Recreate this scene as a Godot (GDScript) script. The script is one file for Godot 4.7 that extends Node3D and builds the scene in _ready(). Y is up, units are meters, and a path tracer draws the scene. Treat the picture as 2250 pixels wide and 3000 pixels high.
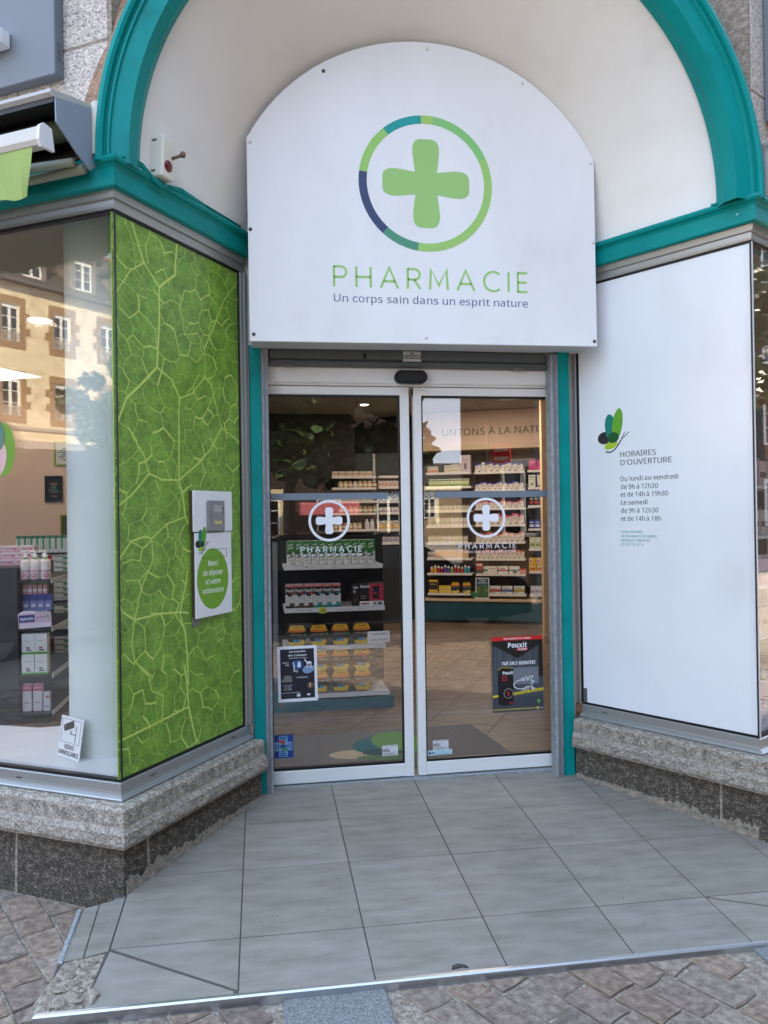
extends Node3D
# A pharmacy on a street corner: chamfered entrance under an arch, splayed shop windows, tiled ramp, shop interior behind the glass.
# World: x right along the entrance, y up, z out to the street; y = 0 is the shop floor at the sliding doors.

class MB:
	var v := PackedVector3Array()
	var n := PackedVector3Array()
	var c := PackedColorArray()
	var uv := PackedVector2Array()
	var col := Color(1, 1, 1)
	var xf := Transform3D()
	func tri(a: Vector3, b: Vector3, d: Vector3, na: Vector3, nb: Vector3, nd: Vector3, ua := Vector2(), ub := Vector2(), ud := Vector2()) -> void:
		var g := (b - a).cross(d - a)
		if g.length_squared() < 1e-16: return
		if g.dot(na + nb + nd) > 0.0:
			v.append_array([a, d, b]); n.append_array([na, nd, nb]); uv.append_array([ua, ud, ub])
		else:
			v.append_array([a, b, d]); n.append_array([na, nb, nd]); uv.append_array([ua, ub, ud])
		c.append_array([col, col, col])
	func quad(a: Vector3, b: Vector3, d: Vector3, e: Vector3, na: Vector3, nb: Vector3, nd: Vector3, ne: Vector3) -> void:
		tri(a, b, d, na, nb, nd, Vector2(0, 1), Vector2(1, 1), Vector2(1, 0))
		tri(a, d, e, na, nd, ne, Vector2(0, 1), Vector2(1, 0), Vector2(0, 0))
	func face(pts: Array, hint: Vector3) -> void:   # flat convex face turned away from hint
		var q := []
		var m := Vector3()
		for p in pts:
			q.append(xf * p); m += xf * p
		m /= pts.size()
		var g: Vector3 = (q[1] - q[0]).cross(q[2] - q[0]).normalized()
		if g.dot(m - xf * hint) < 0.0: g = -g
		if q.size() == 4: quad(q[0], q[1], q[2], q[3], g, g, g, g)
		else:
			for i in range(1, q.size() - 1): tri(q[0], q[i], q[i + 1], g, g, g)
	func box(ce: Vector3, s: Vector3, b := 0.0) -> void:
		var h := s / 2.0
		b = minf(b, minf(h.x, minf(h.y, h.z)) * 0.9)
		var i := h - Vector3(b, b, b)
		for ax in 3:
			var ay := (ax + 1) % 3
			var az := (ax + 2) % 3
			for sg in [-1.0, 1.0]:
				var f := []
				for k in [[-1, -1], [1, -1], [1, 1], [-1, 1]]:
					var p := Vector3()
					p[ax] = h[ax] * sg; p[ay] = i[ay] * k[0]; p[az] = i[az] * k[1]
					f.append(ce + p)
				face(f, ce)
			if b > 0.0:
				for s1 in [-1.0, 1.0]:
					for s2 in [-1.0, 1.0]:
						var f := []
						for k in [[0, -1], [0, 1], [1, 1], [1, -1]]:
							var p := Vector3()
							p[ax] = i[ax] * k[1]
							p[ay] = (h[ay] if k[0] == 0 else i[ay]) * s1
							p[az] = (i[az] if k[0] == 0 else h[az]) * s2
							f.append(ce + p)
						face(f, ce)
		if b > 0.0:
			for sx in [-1.0, 1.0]:
				for sy in [-1.0, 1.0]:
					for sz in [-1.0, 1.0]:
						face([ce + Vector3(h.x * sx, i.y * sy, i.z * sz), ce + Vector3(i.x * sx, h.y * sy, i.z * sz), ce + Vector3(i.x * sx, i.y * sy, h.z * sz)], ce)
	func mm(a: Vector3, b: Vector3, bev := 0.0) -> void:
		box((a + b) / 2.0, (b - a).abs(), bev)
	func ext(poly: PackedVector2Array, z0: float, z1: float, bev := 0.0) -> void:   # polygon in local xy pushed along z, front edge chamfered
		var ccw := poly
		var ar := 0.0
		for i in poly.size(): ar += poly[i].cross(poly[(i + 1) % poly.size()])
		if ar < 0.0:
			ccw = poly.duplicate(); ccw.reverse()
		var front := ccw
		if bev > 0.0:
			var off := Geometry2D.offset_polygon(ccw, -bev)
			if off.size() == 1 and off[0].size() == ccw.size():
				front = off[0]
				var best := 0
				for i in front.size():
					if front[i].distance_to(ccw[0]) < front[best].distance_to(ccw[0]): best = i
				var r := PackedVector2Array()
				for i in front.size(): r.append(front[(best + i) % front.size()])
				front = r
			else: bev = 0.0
		var t := Geometry2D.triangulate_polygon(ccw)
		var nz := (xf.basis * Vector3(0, 0, 1)).normalized() * signf(z1 - z0)
		for i in range(0, t.size(), 3):
			tri(xf * Vector3(front[t[i]].x, front[t[i]].y, z1), xf * Vector3(front[t[i + 1]].x, front[t[i + 1]].y, z1), xf * Vector3(front[t[i + 2]].x, front[t[i + 2]].y, z1), nz, nz, nz, front[t[i]], front[t[i + 1]], front[t[i + 2]])
			tri(xf * Vector3(ccw[t[i]].x, ccw[t[i]].y, z0), xf * Vector3(ccw[t[i + 1]].x, ccw[t[i + 1]].y, z0), xf * Vector3(ccw[t[i + 2]].x, ccw[t[i + 2]].y, z0), -nz, -nz, -nz)
		var zb := z1 - bev * signf(z1 - z0)
		for i in ccw.size():
			var j := (i + 1) % ccw.size()
			var d := ccw[j] - ccw[i]
			var nn := (xf.basis * Vector3(d.y, -d.x, 0)).normalized()
			quad(xf * Vector3(ccw[i].x, ccw[i].y, z0), xf * Vector3(ccw[j].x, ccw[j].y, z0), xf * Vector3(ccw[j].x, ccw[j].y, zb), xf * Vector3(ccw[i].x, ccw[i].y, zb), nn, nn, nn, nn)
			if bev > 0.0:
				var nb := (nn + nz).normalized()
				quad(xf * Vector3(ccw[i].x, ccw[i].y, zb), xf * Vector3(ccw[j].x, ccw[j].y, zb), xf * Vector3(front[j].x, front[j].y, z1), xf * Vector3(front[i].x, front[i].y, z1), nb, nb, nb, nb)
	func ring(prof: Array, a0: float, a1: float, k: int, smooth := false) -> void:   # closed profile (r, z) turned about local z
		var ar := 0.0
		for i in prof.size(): ar += prof[i].cross(prof[(i + 1) % prof.size()])
		var sg := 1.0 if ar > 0.0 else -1.0
		var en := []
		for i in prof.size():
			var d: Vector2 = prof[(i + 1) % prof.size()] - prof[i]
			en.append(Vector2(d.y, -d.x).normalized() * sg)
		for i in prof.size():
			var j := (i + 1) % prof.size()
			if prof[i].x <= 1e-6 and prof[j].x <= 1e-6: continue
			var ni: Vector2 = en[i]
			var nj: Vector2 = en[i]
			if smooth:
				var pi_: Vector2 = en[(i - 1 + prof.size()) % prof.size()]
				if pi_.dot(en[i]) > 0.5: ni = (pi_ + en[i]).normalized()
				if en[j].dot(en[i]) > 0.5: nj = (en[j] + en[i]).normalized()
			for s in k:
				var t0 := lerpf(a0, a1, float(s) / k)
				var t1 := lerpf(a0, a1, float(s + 1) / k)
				var e0 := Vector3(cos(t0), sin(t0), 0)
				var e1 := Vector3(cos(t1), sin(t1), 0)
				var zz := Vector3(0, 0, 1)
				quad(xf * (e0 * prof[i].x + zz * prof[i].y), xf * (e1 * prof[i].x + zz * prof[i].y), xf * (e1 * prof[j].x + zz * prof[j].y), xf * (e0 * prof[j].x + zz * prof[j].y),
					(xf.basis * (e0 * ni.x + zz * ni.y)).normalized(), (xf.basis * (e1 * ni.x + zz * ni.y)).normalized(), (xf.basis * (e1 * nj.x + zz * nj.y)).normalized(), (xf.basis * (e0 * nj.x + zz * nj.y)).normalized())
	func lathe(prof: Array, at: Vector3, k := 16) -> void:   # profile (r, y) about a vertical axis, smooth
		var keep := xf
		xf = xf * Transform3D(Basis(Vector3.RIGHT, -PI / 2), at)
		ring(prof, 0, TAU, k, true)
		xf = keep
	func tube(pts: Array, r: float, k := 8) -> void:
		for i in pts.size() - 1:
			var d: Vector3 = (pts[i + 1] - pts[i])
			if d.length() < 1e-6: continue
			var w := d.normalized()
			var u := w.cross(Vector3.UP if absf(w.y) < 0.9 else Vector3.RIGHT).normalized()
			var keep := xf
			xf = xf * Transform3D(Basis(u, w.cross(u).normalized(), w), pts[i])
			ring([Vector2(0, -r * 0.3), Vector2(r * 0.8, -r * 0.2), Vector2(r, 0), Vector2(r, d.length()), Vector2(r * 0.8, d.length() + r * 0.2), Vector2(0, d.length() + r * 0.3)], 0, TAU, k, true)
			xf = keep
	func sweep(path: Array, prof: Array, side := 1.0, ends := true) -> void:   # closed profile (out, y) along a path in plan, mitred
		var ar := 0.0
		for i in prof.size(): ar += prof[i].cross(prof[(i + 1) % prof.size()])
		var sg := 1.0 if ar > 0.0 else -1.0
		var nr := []
		for i in path.size() - 1:
			var d: Vector2 = (path[i + 1] - path[i]).normalized()
			nr.append(Vector2(-d.y, d.x) * side)
		var rows := []
		for i in path.size():
			var m: Vector2 = nr[mini(i, nr.size() - 1)]
			if i > 0 and i < nr.size(): m = (nr[i - 1] + nr[i]) / (1.0 + nr[i - 1].dot(nr[i]))
			var row := []
			for p in prof: row.append(Vector3(path[i].x + m.x * p.x, p.y, path[i].y + m.y * p.x))
			rows.append(row)
		for i in path.size() - 1:
			for j in prof.size():
				var k := (j + 1) % prof.size()
				var d: Vector2 = prof[k] - prof[j]
				var e := Vector2(d.y, -d.x).normalized() * sg
				var g := (xf.basis * Vector3(nr[i].x * e.x, e.y, nr[i].y * e.x)).normalized()
				quad(xf * rows[i][j], xf * rows[i + 1][j], xf * rows[i + 1][k], xf * rows[i][k], g, g, g, g)
		if ends:
			var t := Geometry2D.triangulate_polygon(PackedVector2Array(prof))
			for e in [0, path.size() - 1]:
				var a: Vector2 = path[0] - path[1] if e == 0 else path[-1] - path[-2]
				var g := (xf.basis * Vector3(a.x, 0, a.y)).normalized()
				for i in range(0, t.size(), 3): tri(xf * rows[e][t[i]], xf * rows[e][t[i + 1]], xf * rows[e][t[i + 2]], g, g, g)
	func stroke(pts: Array, w: float, z0: float, z1: float) -> void:   # flat ribbon of width w in local xy
		var l := PackedVector2Array()
		var r := PackedVector2Array()
		for i in pts.size():
			var a: Vector2 = pts[maxi(i - 1, 0)]
			var b: Vector2 = pts[mini(i + 1, pts.size() - 1)]
			var d := (b - a).normalized()
			var sc := 1.0
			if i > 0 and i < pts.size() - 1:
				sc = 1.0 / maxf(0.5, ((pts[i] - a).normalized().dot(d)))
			l.append(pts[i] + Vector2(-d.y, d.x) * w / 2.0 * sc); r.append(pts[i] - Vector2(-d.y, d.x) * w / 2.0 * sc)
		for i in pts.size() - 1:
			ext(PackedVector2Array([l[i], r[i], r[i + 1], l[i + 1]]), z0, z1)
	func ellipse(ce: Vector2, rx: float, ry: float, rot: float, z0: float, z1: float, k := 28) -> void:
		var p := PackedVector2Array()
		for i in k: p.append(ce + Vector2(cos(TAU * i / k) * rx, sin(TAU * i / k) * ry).rotated(rot))
		ext(p, z0, z1)
	func arrays(inv: Transform3D) -> ArrayMesh:
		var m := ArrayMesh.new()
		if v.is_empty(): return m
		var a := []
		a.resize(Mesh.ARRAY_MAX)
		var vv := PackedVector3Array()
		var nn := PackedVector3Array()
		vv.resize(v.size()); nn.resize(v.size())
		for i in v.size():
			vv[i] = inv * v[i]; nn[i] = inv.basis * n[i]
		a[Mesh.ARRAY_VERTEX] = vv; a[Mesh.ARRAY_NORMAL] = nn; a[Mesh.ARRAY_COLOR] = c; a[Mesh.ARRAY_TEX_UV] = uv
		m.add_surface_from_arrays(Mesh.PRIMITIVE_TRIANGLES, a)
		return m

var rng := RandomNumberGenerator.new()
var used := {}
var mats := {}
var texts := {}
var fonts := {}
var M := {}

# ---------- helpers
func L(r: float, g: float, b: float) -> Color: return Color(r / 255.0, g / 255.0, b / 255.0).srgb_to_linear()
func S(r: float, g: float, b: float) -> Color: return Color(r / 255.0, g / 255.0, b / 255.0)
func mat(c: Color, rough := 0.6, metal := 0.0, spec := 0.5) -> StandardMaterial3D:
	var key := str(c) + str(rough) + "_" + str(metal) + "_" + str(spec)
	if not mats.has(key):
		var m := StandardMaterial3D.new()
		m.albedo_color = c; m.roughness = rough; m.metallic = metal; m.metallic_specular = spec
		mats[key] = m
	return mats[key]
func vmat(rough := 0.6, metal := 0.0, spec := 0.5) -> StandardMaterial3D:
	var key := "v" + str(rough) + "_" + str(metal) + "_" + str(spec)
	if not mats.has(key):
		var m := StandardMaterial3D.new()
		m.vertex_color_use_as_albedo = true; m.roughness = rough; m.metallic = metal; m.metallic_specular = spec
		mats[key] = m
	return mats[key]
func nm(base: String, parent: Node) -> String:
	var key := str(parent.get_instance_id()) + base
	var k: int = used.get(key, 0)
	used[key] = k + 1
	return base if k == 0 else "%s_%03d" % [base, k]
func thing(called: String, label: String, category: String, at := Vector3(), group := "") -> Node3D:
	var o := Node3D.new()
	o.name = nm(called, self); add_child(o, true); o.position = at
	tag(o, label, category, group)
	return o
func tag(o: Node, label: String, category: String, group := "") -> void:
	o.set_meta("label", label); o.set_meta("category", category)
	if group != "": o.set_meta("group", group)
func part(parent: Node3D, called: String, mb: MB, m: Material, label := "") -> MeshInstance3D:   # geometry given in world space
	var o := MeshInstance3D.new()
	o.name = nm(called, parent)
	o.mesh = mb.arrays(parent.global_transform.affine_inverse())
	o.material_override = m
	parent.add_child(o, true)
	if label != "": o.set_meta("label", label)
	return o
func solo(called: String, label: String, category: String, at: Vector3, mb: MB, m: Material, group := "") -> MeshInstance3D:
	var o := MeshInstance3D.new()
	o.name = nm(called, self)
	o.mesh = mb.arrays(Transform3D(Basis(), -at))
	o.material_override = m
	add_child(o, true); o.position = at
	tag(o, label, category, group)
	return o
func struct(called: String, mb: MB, m: Material) -> MeshInstance3D:
	var o := MeshInstance3D.new()
	o.name = nm(called, self)
	o.mesh = mb.arrays(Transform3D()); o.material_override = m
	add_child(o, true); o.set_meta("kind", "structure")
	return o
func bar(a: Vector3, b: Vector3, bev := 0.0, col := Color(1, 1, 1)) -> MB:
	var m := MB.new(); m.col = col; m.mm(a, b, bev); return m
func frame_of(p: Vector3, out: Vector3) -> Transform3D:   # local x to the viewer's right, y up, z out of the face
	var x := Vector3.UP.cross(out).normalized()
	return Transform3D(Basis(x, Vector3.UP, out.normalized()), p)

func glyphs(t: String, font: String) -> Array:
	var key := font + ":" + t
	if texts.has(key): return texts[key]
	if not fonts.has(font):
		var f := SystemFont.new()
		f.font_names = PackedStringArray([font.trim_suffix(" Bold")])
		if font.ends_with("Bold"): f.font_weight = 700
		fonts[font] = f
	var tm := TextMesh.new()
	tm.font = fonts[font]; tm.font_size = 32; tm.pixel_size = 1.0 / 32.0; tm.depth = 1.0; tm.curve_step = 3.0; tm.text = t
	var a := tm.surface_get_arrays(0)
	var bb := tm.get_aabb()
	var r := [a[Mesh.ARRAY_VERTEX], a[Mesh.ARRAY_NORMAL], a[Mesh.ARRAY_INDEX], bb]
	texts[key] = r
	return r
func write(mb: MB, t: String, at: Transform3D, cap: float, wide := 0.0, col := Color(0, 0, 0), font := "Droid Sans", centre := false, deep := 0.0008, slant := 0.0) -> void:
	var g := glyphs(t, font)
	var h: AABB = glyphs("H", font)[3]
	var bb: AABB = g[3]
	var s := cap / h.size.y
	var sx := s if wide <= 0.0 else wide / bb.size.x
	var x0 := bb.position.x + (bb.size.x / 2.0 if centre else 0.0)
	var vv: PackedVector3Array = g[0]
	var nn: PackedVector3Array = g[1]
	var ii: PackedInt32Array = g[2] if g[2] != null else PackedInt32Array(range(vv.size()))
	var keep := mb.col
	var w := mb.xf * at
	mb.col = col
	for i in ii:
		var p := vv[i]
		var y := (p.y - h.position.y) * s
		mb.v.append(w * Vector3((p.x - x0) * sx + y * slant, y, (p.z + 0.5) * deep))
		mb.n.append((w.basis * nn[i]).normalized())
		mb.c.append(col); mb.uv.append(Vector2())
	mb.col = keep

# stroke letters of the shop name: thin geometric capitals
func pharmacie(mb: MB, at: Transform3D, cap: float, wide: float, w: float, z0: float, z1: float) -> void:
	var arc := func(cx: float, cy: float, r: float, a0: float, a1: float, k: int) -> Array:
		var o := []
		for i in k + 1: o.append(Vector2(cx + r * cos(deg_to_rad(lerpf(a0, a1, float(i) / k))), cy + r * sin(deg_to_rad(lerpf(a0, a1, float(i) / k)))))
		return o
	var bowl: Array = [Vector2(0, 0.97), Vector2(0.34, 0.97)] + arc.call(0.34, 0.715, 0.255, 75, -75, 8) + [Vector2(0.34, 0.46), Vector2(0, 0.46)]
	var A := [0.86, [[Vector2(0, 0), Vector2(0.43, 1), Vector2(0.86, 0)], [Vector2(0.15, 0.33), Vector2(0.71, 0.33)]]]
	var letters := {
		"P": [0.6, [[Vector2(0, 0), Vector2(0, 1)], bowl]], "H": [0.7, [[Vector2(0, 0), Vector2(0, 1)], [Vector2(0.7, 0), Vector2(0.7, 1)], [Vector2(0, 0.5), Vector2(0.7, 0.5)]]],
		"A": A, "R": [0.62, [[Vector2(0, 0), Vector2(0, 1)], bowl, [Vector2(0.32, 0.46), Vector2(0.62, 0)]]],
		"M": [0.9, [[Vector2(0, 0), Vector2(0.06, 1), Vector2(0.45, 0.2), Vector2(0.84, 1), Vector2(0.9, 0)]]],
		"C": [0.8, [arc.call(0.5, 0.5, 0.48, 48, 312, 18)]], "I": [0.0, [[Vector2(0, 0), Vector2(0, 1)]]],
		"E": [0.5, [[Vector2(0, 0), Vector2(0, 1)], [Vector2(0, 0.97), Vector2(0.5, 0.97)], [Vector2(0, 0.5), Vector2(0.45, 0.5)], [Vector2(0, 0.03), Vector2(0.5, 0.03)]]]}
	var total := 0.0
	for ch in "PHARMACIE": total += letters[ch][0] * cap
	var gap := (wide - total) / 8.0
	var x := 0.0
	var keep := mb.xf
	for ch in "PHARMACIE":
		mb.xf = keep * at * Transform3D(Basis(), Vector3(x, 0, 0))
		for st in letters[ch][1]:
			var q := []
			for p in st: q.append(p * cap)
			mb.stroke(q, w, z0, z1)
		x += letters[ch][0] * cap + gap
	mb.xf = keep

func cross_poly(r: float) -> PackedVector2Array:   # flared cross with rounded arm ends, r = half its height
	var p := PackedVector2Array()
	for k in 4:
		var q := PackedVector2Array([Vector2(0.25, 0.255), Vector2(0.28, 0.45), Vector2(0.305, 0.66), Vector2(0.307, 0.8), Vector2(0.28, 0.9), Vector2(0.225, 0.97), Vector2(0.14, 1.0), Vector2(0.0, 1.0), Vector2(-0.14, 1.0), Vector2(-0.225, 0.97), Vector2(-0.28, 0.9), Vector2(-0.307, 0.8), Vector2(-0.305, 0.66), Vector2(-0.28, 0.45)])
		for a in q: p.append((a * r).rotated(PI / 2 * k))
	return p

func butterfly(mb: MB, at: Transform3D, s: float, z: float) -> void:   # s = metres per unit; unit square about 260 x 300
	var keep := mb.xf
	mb.xf = keep * at
	mb.col = L(35, 32, 40); mb.ellipse(Vector2(-58, -50) * s, 54 * s, 44 * s, 0.15, 0, z)
	mb.col = L(160, 190, 40); mb.ellipse(Vector2(-5, -105) * s, 54 * s, 27 * s, 0.3, 0, z * 1.5)
	mb.col = L(0, 122, 108); mb.ellipse(Vector2(-4, 15) * s, 46 * s, 104 * s, 0.14, 0, z * 2.0)
	mb.col = L(95, 160, 40); mb.ellipse(Vector2(48, 40) * s, 40 * s, 114 * s, -0.16, 0, z * 2.5)
	mb.col = L(0, 80, 35); mb.ellipse(Vector2(14, -52) * s, 46 * s, 38 * s, 0.2, 0, z * 3.0)
	mb.col = L(35, 32, 45)
	var q := []
	for i in 11:
		var t := i / 10.0
		q.append(Vector2(lerpf(-48, 75, t), -150 + 76 * pow(t, 2.2) - 12 * sin(PI * t)) * s)
	mb.stroke(q, 8 * s, 0, z * 3.5)
	mb.stroke([Vector2(75, -72) * s, Vector2(92, -45) * s, Vector2(105, -20) * s], 4 * s, 0, z * 3.5)
	mb.stroke([Vector2(75, -72) * s, Vector2(110, -45) * s, Vector2(140, -22) * s], 4 * s, 0, z * 3.5)
	mb.xf = keep

# ---------- textures
func noise_bytes(kind: int, freq: float, sd: int, size: int, oct := 3) -> PackedByteArray:
	var f := FastNoiseLite.new()
	f.noise_type = kind; f.frequency = freq; f.seed = sd; f.fractal_octaves = oct
	if kind == FastNoiseLite.TYPE_CELLULAR: f.cellular_return_type = FastNoiseLite.RETURN_CELL_VALUE
	var im := f.get_seamless_image(size, size)
	im.convert(Image.FORMAT_L8)
	return im.get_data()
func tex2(a: PackedByteArray, b: PackedByteArray, wb: float, ramp: Array, size: int) -> ImageTexture:   # ramp: [[t, Color sRGB], ...]
	var g := Gradient.new()
	var off := PackedFloat32Array()
	var cl := PackedColorArray()
	for r in ramp:
		off.append(r[0]); cl.append(r[1])
	g.offsets = off; g.colors = cl
	var lut := PackedByteArray()
	for i in 256:
		var cc := g.sample(i / 255.0)
		lut.append_array([int(cc.r * 255), int(cc.g * 255), int(cc.b * 255)])
	var d := PackedByteArray()
	d.resize(size * size * 3)
	for i in size * size:
		var t := clampi(int(a[i] + (b[i] - 128) * wb), 0, 255) * 3
		d[i * 3] = lut[t]; d[i * 3 + 1] = lut[t + 1]; d[i * 3 + 2] = lut[t + 2]
	return ImageTexture.create_from_image(Image.create_from_data(size, size, false, Image.FORMAT_RGB8, d))
func triplanar(tex: Texture2D, metres: float, rough: float, stretch := Vector3(1, 1, 1), bump := 0.0, vc := true, spec := 0.5) -> StandardMaterial3D:
	var m := StandardMaterial3D.new()
	m.albedo_texture = tex; m.uv1_triplanar = true; m.uv1_world_triplanar = true
	m.uv1_scale = Vector3.ONE / metres * stretch; m.roughness = rough; m.metallic_specular = spec
	m.vertex_color_use_as_albedo = vc
	if bump > 0.0:
		m.heightmap_enabled = true; m.heightmap_texture = tex; m.heightmap_scale = bump
	return m

func vein(d: PackedFloat32Array, w: int, h: int, a: Vector2, b: Vector2, r0: float, r1: float) -> void:
	var rm := maxf(r0, r1) + 2.0
	var x0 := maxi(0, int(minf(a.x, b.x) - rm))
	var x1 := mini(w - 1, int(maxf(a.x, b.x) + rm))
	var y0 := maxi(0, int(minf(a.y, b.y) - rm))
	var y1 := mini(h - 1, int(maxf(a.y, b.y) + rm))
	var ab := b - a
	var ll := maxf(ab.length_squared(), 0.001)
	for y in range(y0, y1 + 1):
		for x in range(x0, x1 + 1):
			var p := Vector2(x, y) - a
			var t := clampf(p.dot(ab) / ll, 0, 1)
			var s := lerpf(r0, r1, t) + 0.7 - (p - ab * t).length()
			if s > 0.0:
				var k := y * w + x
				d[k] = maxf(d[k], minf(s / 1.4, 1.0) * clampf(0.55 + lerpf(r0, r1, t) * 0.18, 0.5, 1.0))
func wavy(d: PackedFloat32Array, w: int, h: int, a: Vector2, b: Vector2, r0: float, r1: float) -> void:
	var nrm := (b - a).orthogonal() * rng.randf_range(-0.11, 0.11)
	var m := (a + b) / 2.0 + nrm
	vein(d, w, h, a, m, r0, (r0 + r1) / 2.0); vein(d, w, h, m, b, (r0 + r1) / 2.0, r1)
func leaf_texture() -> ImageTexture:
	var w := 512
	var h := 1320
	var d := PackedFloat32Array()
	d.resize(w * h)
	var mains := [[7, 509, 870, 502, 814, 489, 771, 448, 729, 481, 691, 518, 647], [6, 13, 687, 37, 707, 117, 725, 290, 722, 448, 726, 516, 731], [5, 117, 725, 150, 684, 184, 657, 251, 619, 242, 579, 356, 553, 502, 539], [6, 16, 614, 103, 582, 193, 575, 242, 579], [6, 524, 551, 502, 539, 485, 499, 456, 467, 457, 411, 462, 362],
		[6, 16, 519, 107, 499, 231, 458, 326, 468, 456, 467, 610, 432, 719, 401, 834, 348], [5, 231, 458, 195, 424, 133, 398, 93, 377], [8, 23, 369, 80, 325, 191, 291, 297, 255, 319, 168, 322, 100, 442, 64, 463, 0], [6, 322, 100, 213, 66, 141, 9, 121, -5], [6, 297, 255, 407, 272, 471, 305, 461, 327, 458, 430], [5, 471, 305, 572, 290, 687, 249, 740, 265, 827, 349, 1028, 379],
		[4, 687, 249, 683, 191, 625, 164, 515, 176, 482, 99], [5, 683, 191, 776, 135, 865, 74, 1012, 16], [5, 213, 66, 117, 91, 24, 139], [7, 4, 933, 112, 930, 303, 924, 501, 917], [8, 479, 834, 497, 868, 508, 918, 571, 996], [5, 303, 924, 312, 878, 229, 862, 207, 833, 140, 810], [5, 234, 837, 113, 800, 94, 765, 117, 725]]
	var near := []
	for m in mains:
		for i in range(1, m.size() - 3, 2):
			var a := Vector2(m[i] * w / 1000.0, m[i + 1] * h / 1000.0)
			var b := Vector2(m[i + 2] * w / 1000.0, m[i + 3] * h / 1000.0)
			vein(d, w, h, a, b, m[0] * 0.43, m[0] * 0.38)
			near.append([a, b])
	for level in [[60.0, 1.65, 0.45], [29.0, 0.5, 0.45]]:
		var pts := PackedVector2Array()
		var st: float = level[0]
		for j in int(h / st) + 4:
			for i in int(w / st / 0.86) + 4:
				pts.append(Vector2((i - 1.0 + (j % 2) * 0.5) * st * 0.86, (j - 1) * st * 1.12) + Vector2(rng.randf_range(-level[2], level[2]), rng.randf_range(-level[2], level[2])) * st)
		var t := Geometry2D.triangulate_delaunay(pts)
		var cen := []
		var edge := {}
		for i in range(0, t.size(), 3):
			cen.append((pts[t[i]] + pts[t[i + 1]] + pts[t[i + 2]]) / 3.0)
			for k in 3:
				var a := t[i + k]
				var b := t[i + (k + 1) % 3]
				var key := Vector2i(mini(a, b), maxi(a, b))
				if edge.has(key): edge[key].append(i / 3)
				else: edge[key] = [i / 3]
		for e in edge:
			if edge[e].size() < 2: continue
			var a: Vector2 = cen[edge[e][0]]
			var b: Vector2 = cen[edge[e][1]]
			var rr: float = level[1] * (0.5 + 1.1 * pow(rng.randf(), 2.0))
			if level[0] > 40.0:
				if rng.randf() < 0.06: continue
				wavy(d, w, h, a, b, rr, rr * rng.randf_range(0.8, 1.1))
				for twig in (2 if rng.randf() < 0.5 else 1):   # dead-end veinlet into a cell, forked
					var m := a.lerp(b, rng.randf_range(0.3, 0.7))
					var goal: Vector2 = pts[e.x if rng.randf() < 0.5 else e.y]
					var q := m.lerp(goal, rng.randf_range(0.5, 0.95))
					wavy(d, w, h, m, q, 0.62, 0.45)
					for s in 2:
						wavy(d, w, h, q, q + (goal - m).rotated(rng.randf_range(0.5, 1.2) * (1.0 if s else -1.0)) * rng.randf_range(0.25, 0.5), 0.45, 0.3)
			elif rng.randf() < 0.22:
				wavy(d, w, h, a, b, rr, rr * 0.7)
	var nz := noise_bytes(FastNoiseLite.TYPE_SIMPLEX_SMOOTH, 0.012, 5, 512, 3)
	var fine := noise_bytes(FastNoiseLite.TYPE_VALUE, 0.28, 6, 512, 2)
	var out := PackedByteArray()
	out.resize(w * h * 3)
	for y in h:
		for x in w:
			var k := y * w + x
			var kn := (y % 512) * 512 + x
			var s := d[k]
			var g := 0.86 + nz[kn] / 255.0 * 0.26 + (fine[kn] - 128) / 255.0 * 0.30
			out[k * 3] = clampi(int(lerpf(114.0 * g, 194, s)), 0, 255)
			out[k * 3 + 1] = clampi(int(lerpf(156.0 * g, 217, s)), 0, 255)
			out[k * 3 + 2] = clampi(int(lerpf(54.0 * g, 104, s)), 0, 255)
	return ImageTexture.create_from_image(Image.create_from_data(w, h, false, Image.FORMAT_RGB8, out))

# ---------- plan of the shop
const LP := Vector2(-1.481, 0.938)     # left corner, left street face runs from here along LD
const RP := Vector2(1.51, 0.925)
const CORNER_A := 29.5
var LD := Vector2(-cos(deg_to_rad(CORNER_A)), -sin(deg_to_rad(CORNER_A)))
var RD := Vector2(cos(deg_to_rad(CORNER_A)), -sin(deg_to_rad(CORNER_A)))
const SL := Vector2(-0.95, 0.12)       # inner ends of the splayed windows
const SR := Vector2(0.96, 0.074)
var DL := Vector2(-cos(deg_to_rad(57.0)), sin(deg_to_rad(57.0)))
var DR := Vector2(cos(deg_to_rad(57.0)), sin(deg_to_rad(57.0)))
func nrm(d: Vector2, z_up := true) -> Vector3:
	var q := Vector3(-d.y, 0, d.x)
	return q if (q.z > 0.0) == z_up else -q
func P3(p: Vector2, y: float) -> Vector3: return Vector3(p.x, y, p.y)
func ground_y(x: float, _z: float) -> float: return -0.124 - 0.005 * x
func ramp_y(x: float, z: float) -> float: return -0.003 - 0.013 * x - 0.06 * z

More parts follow.
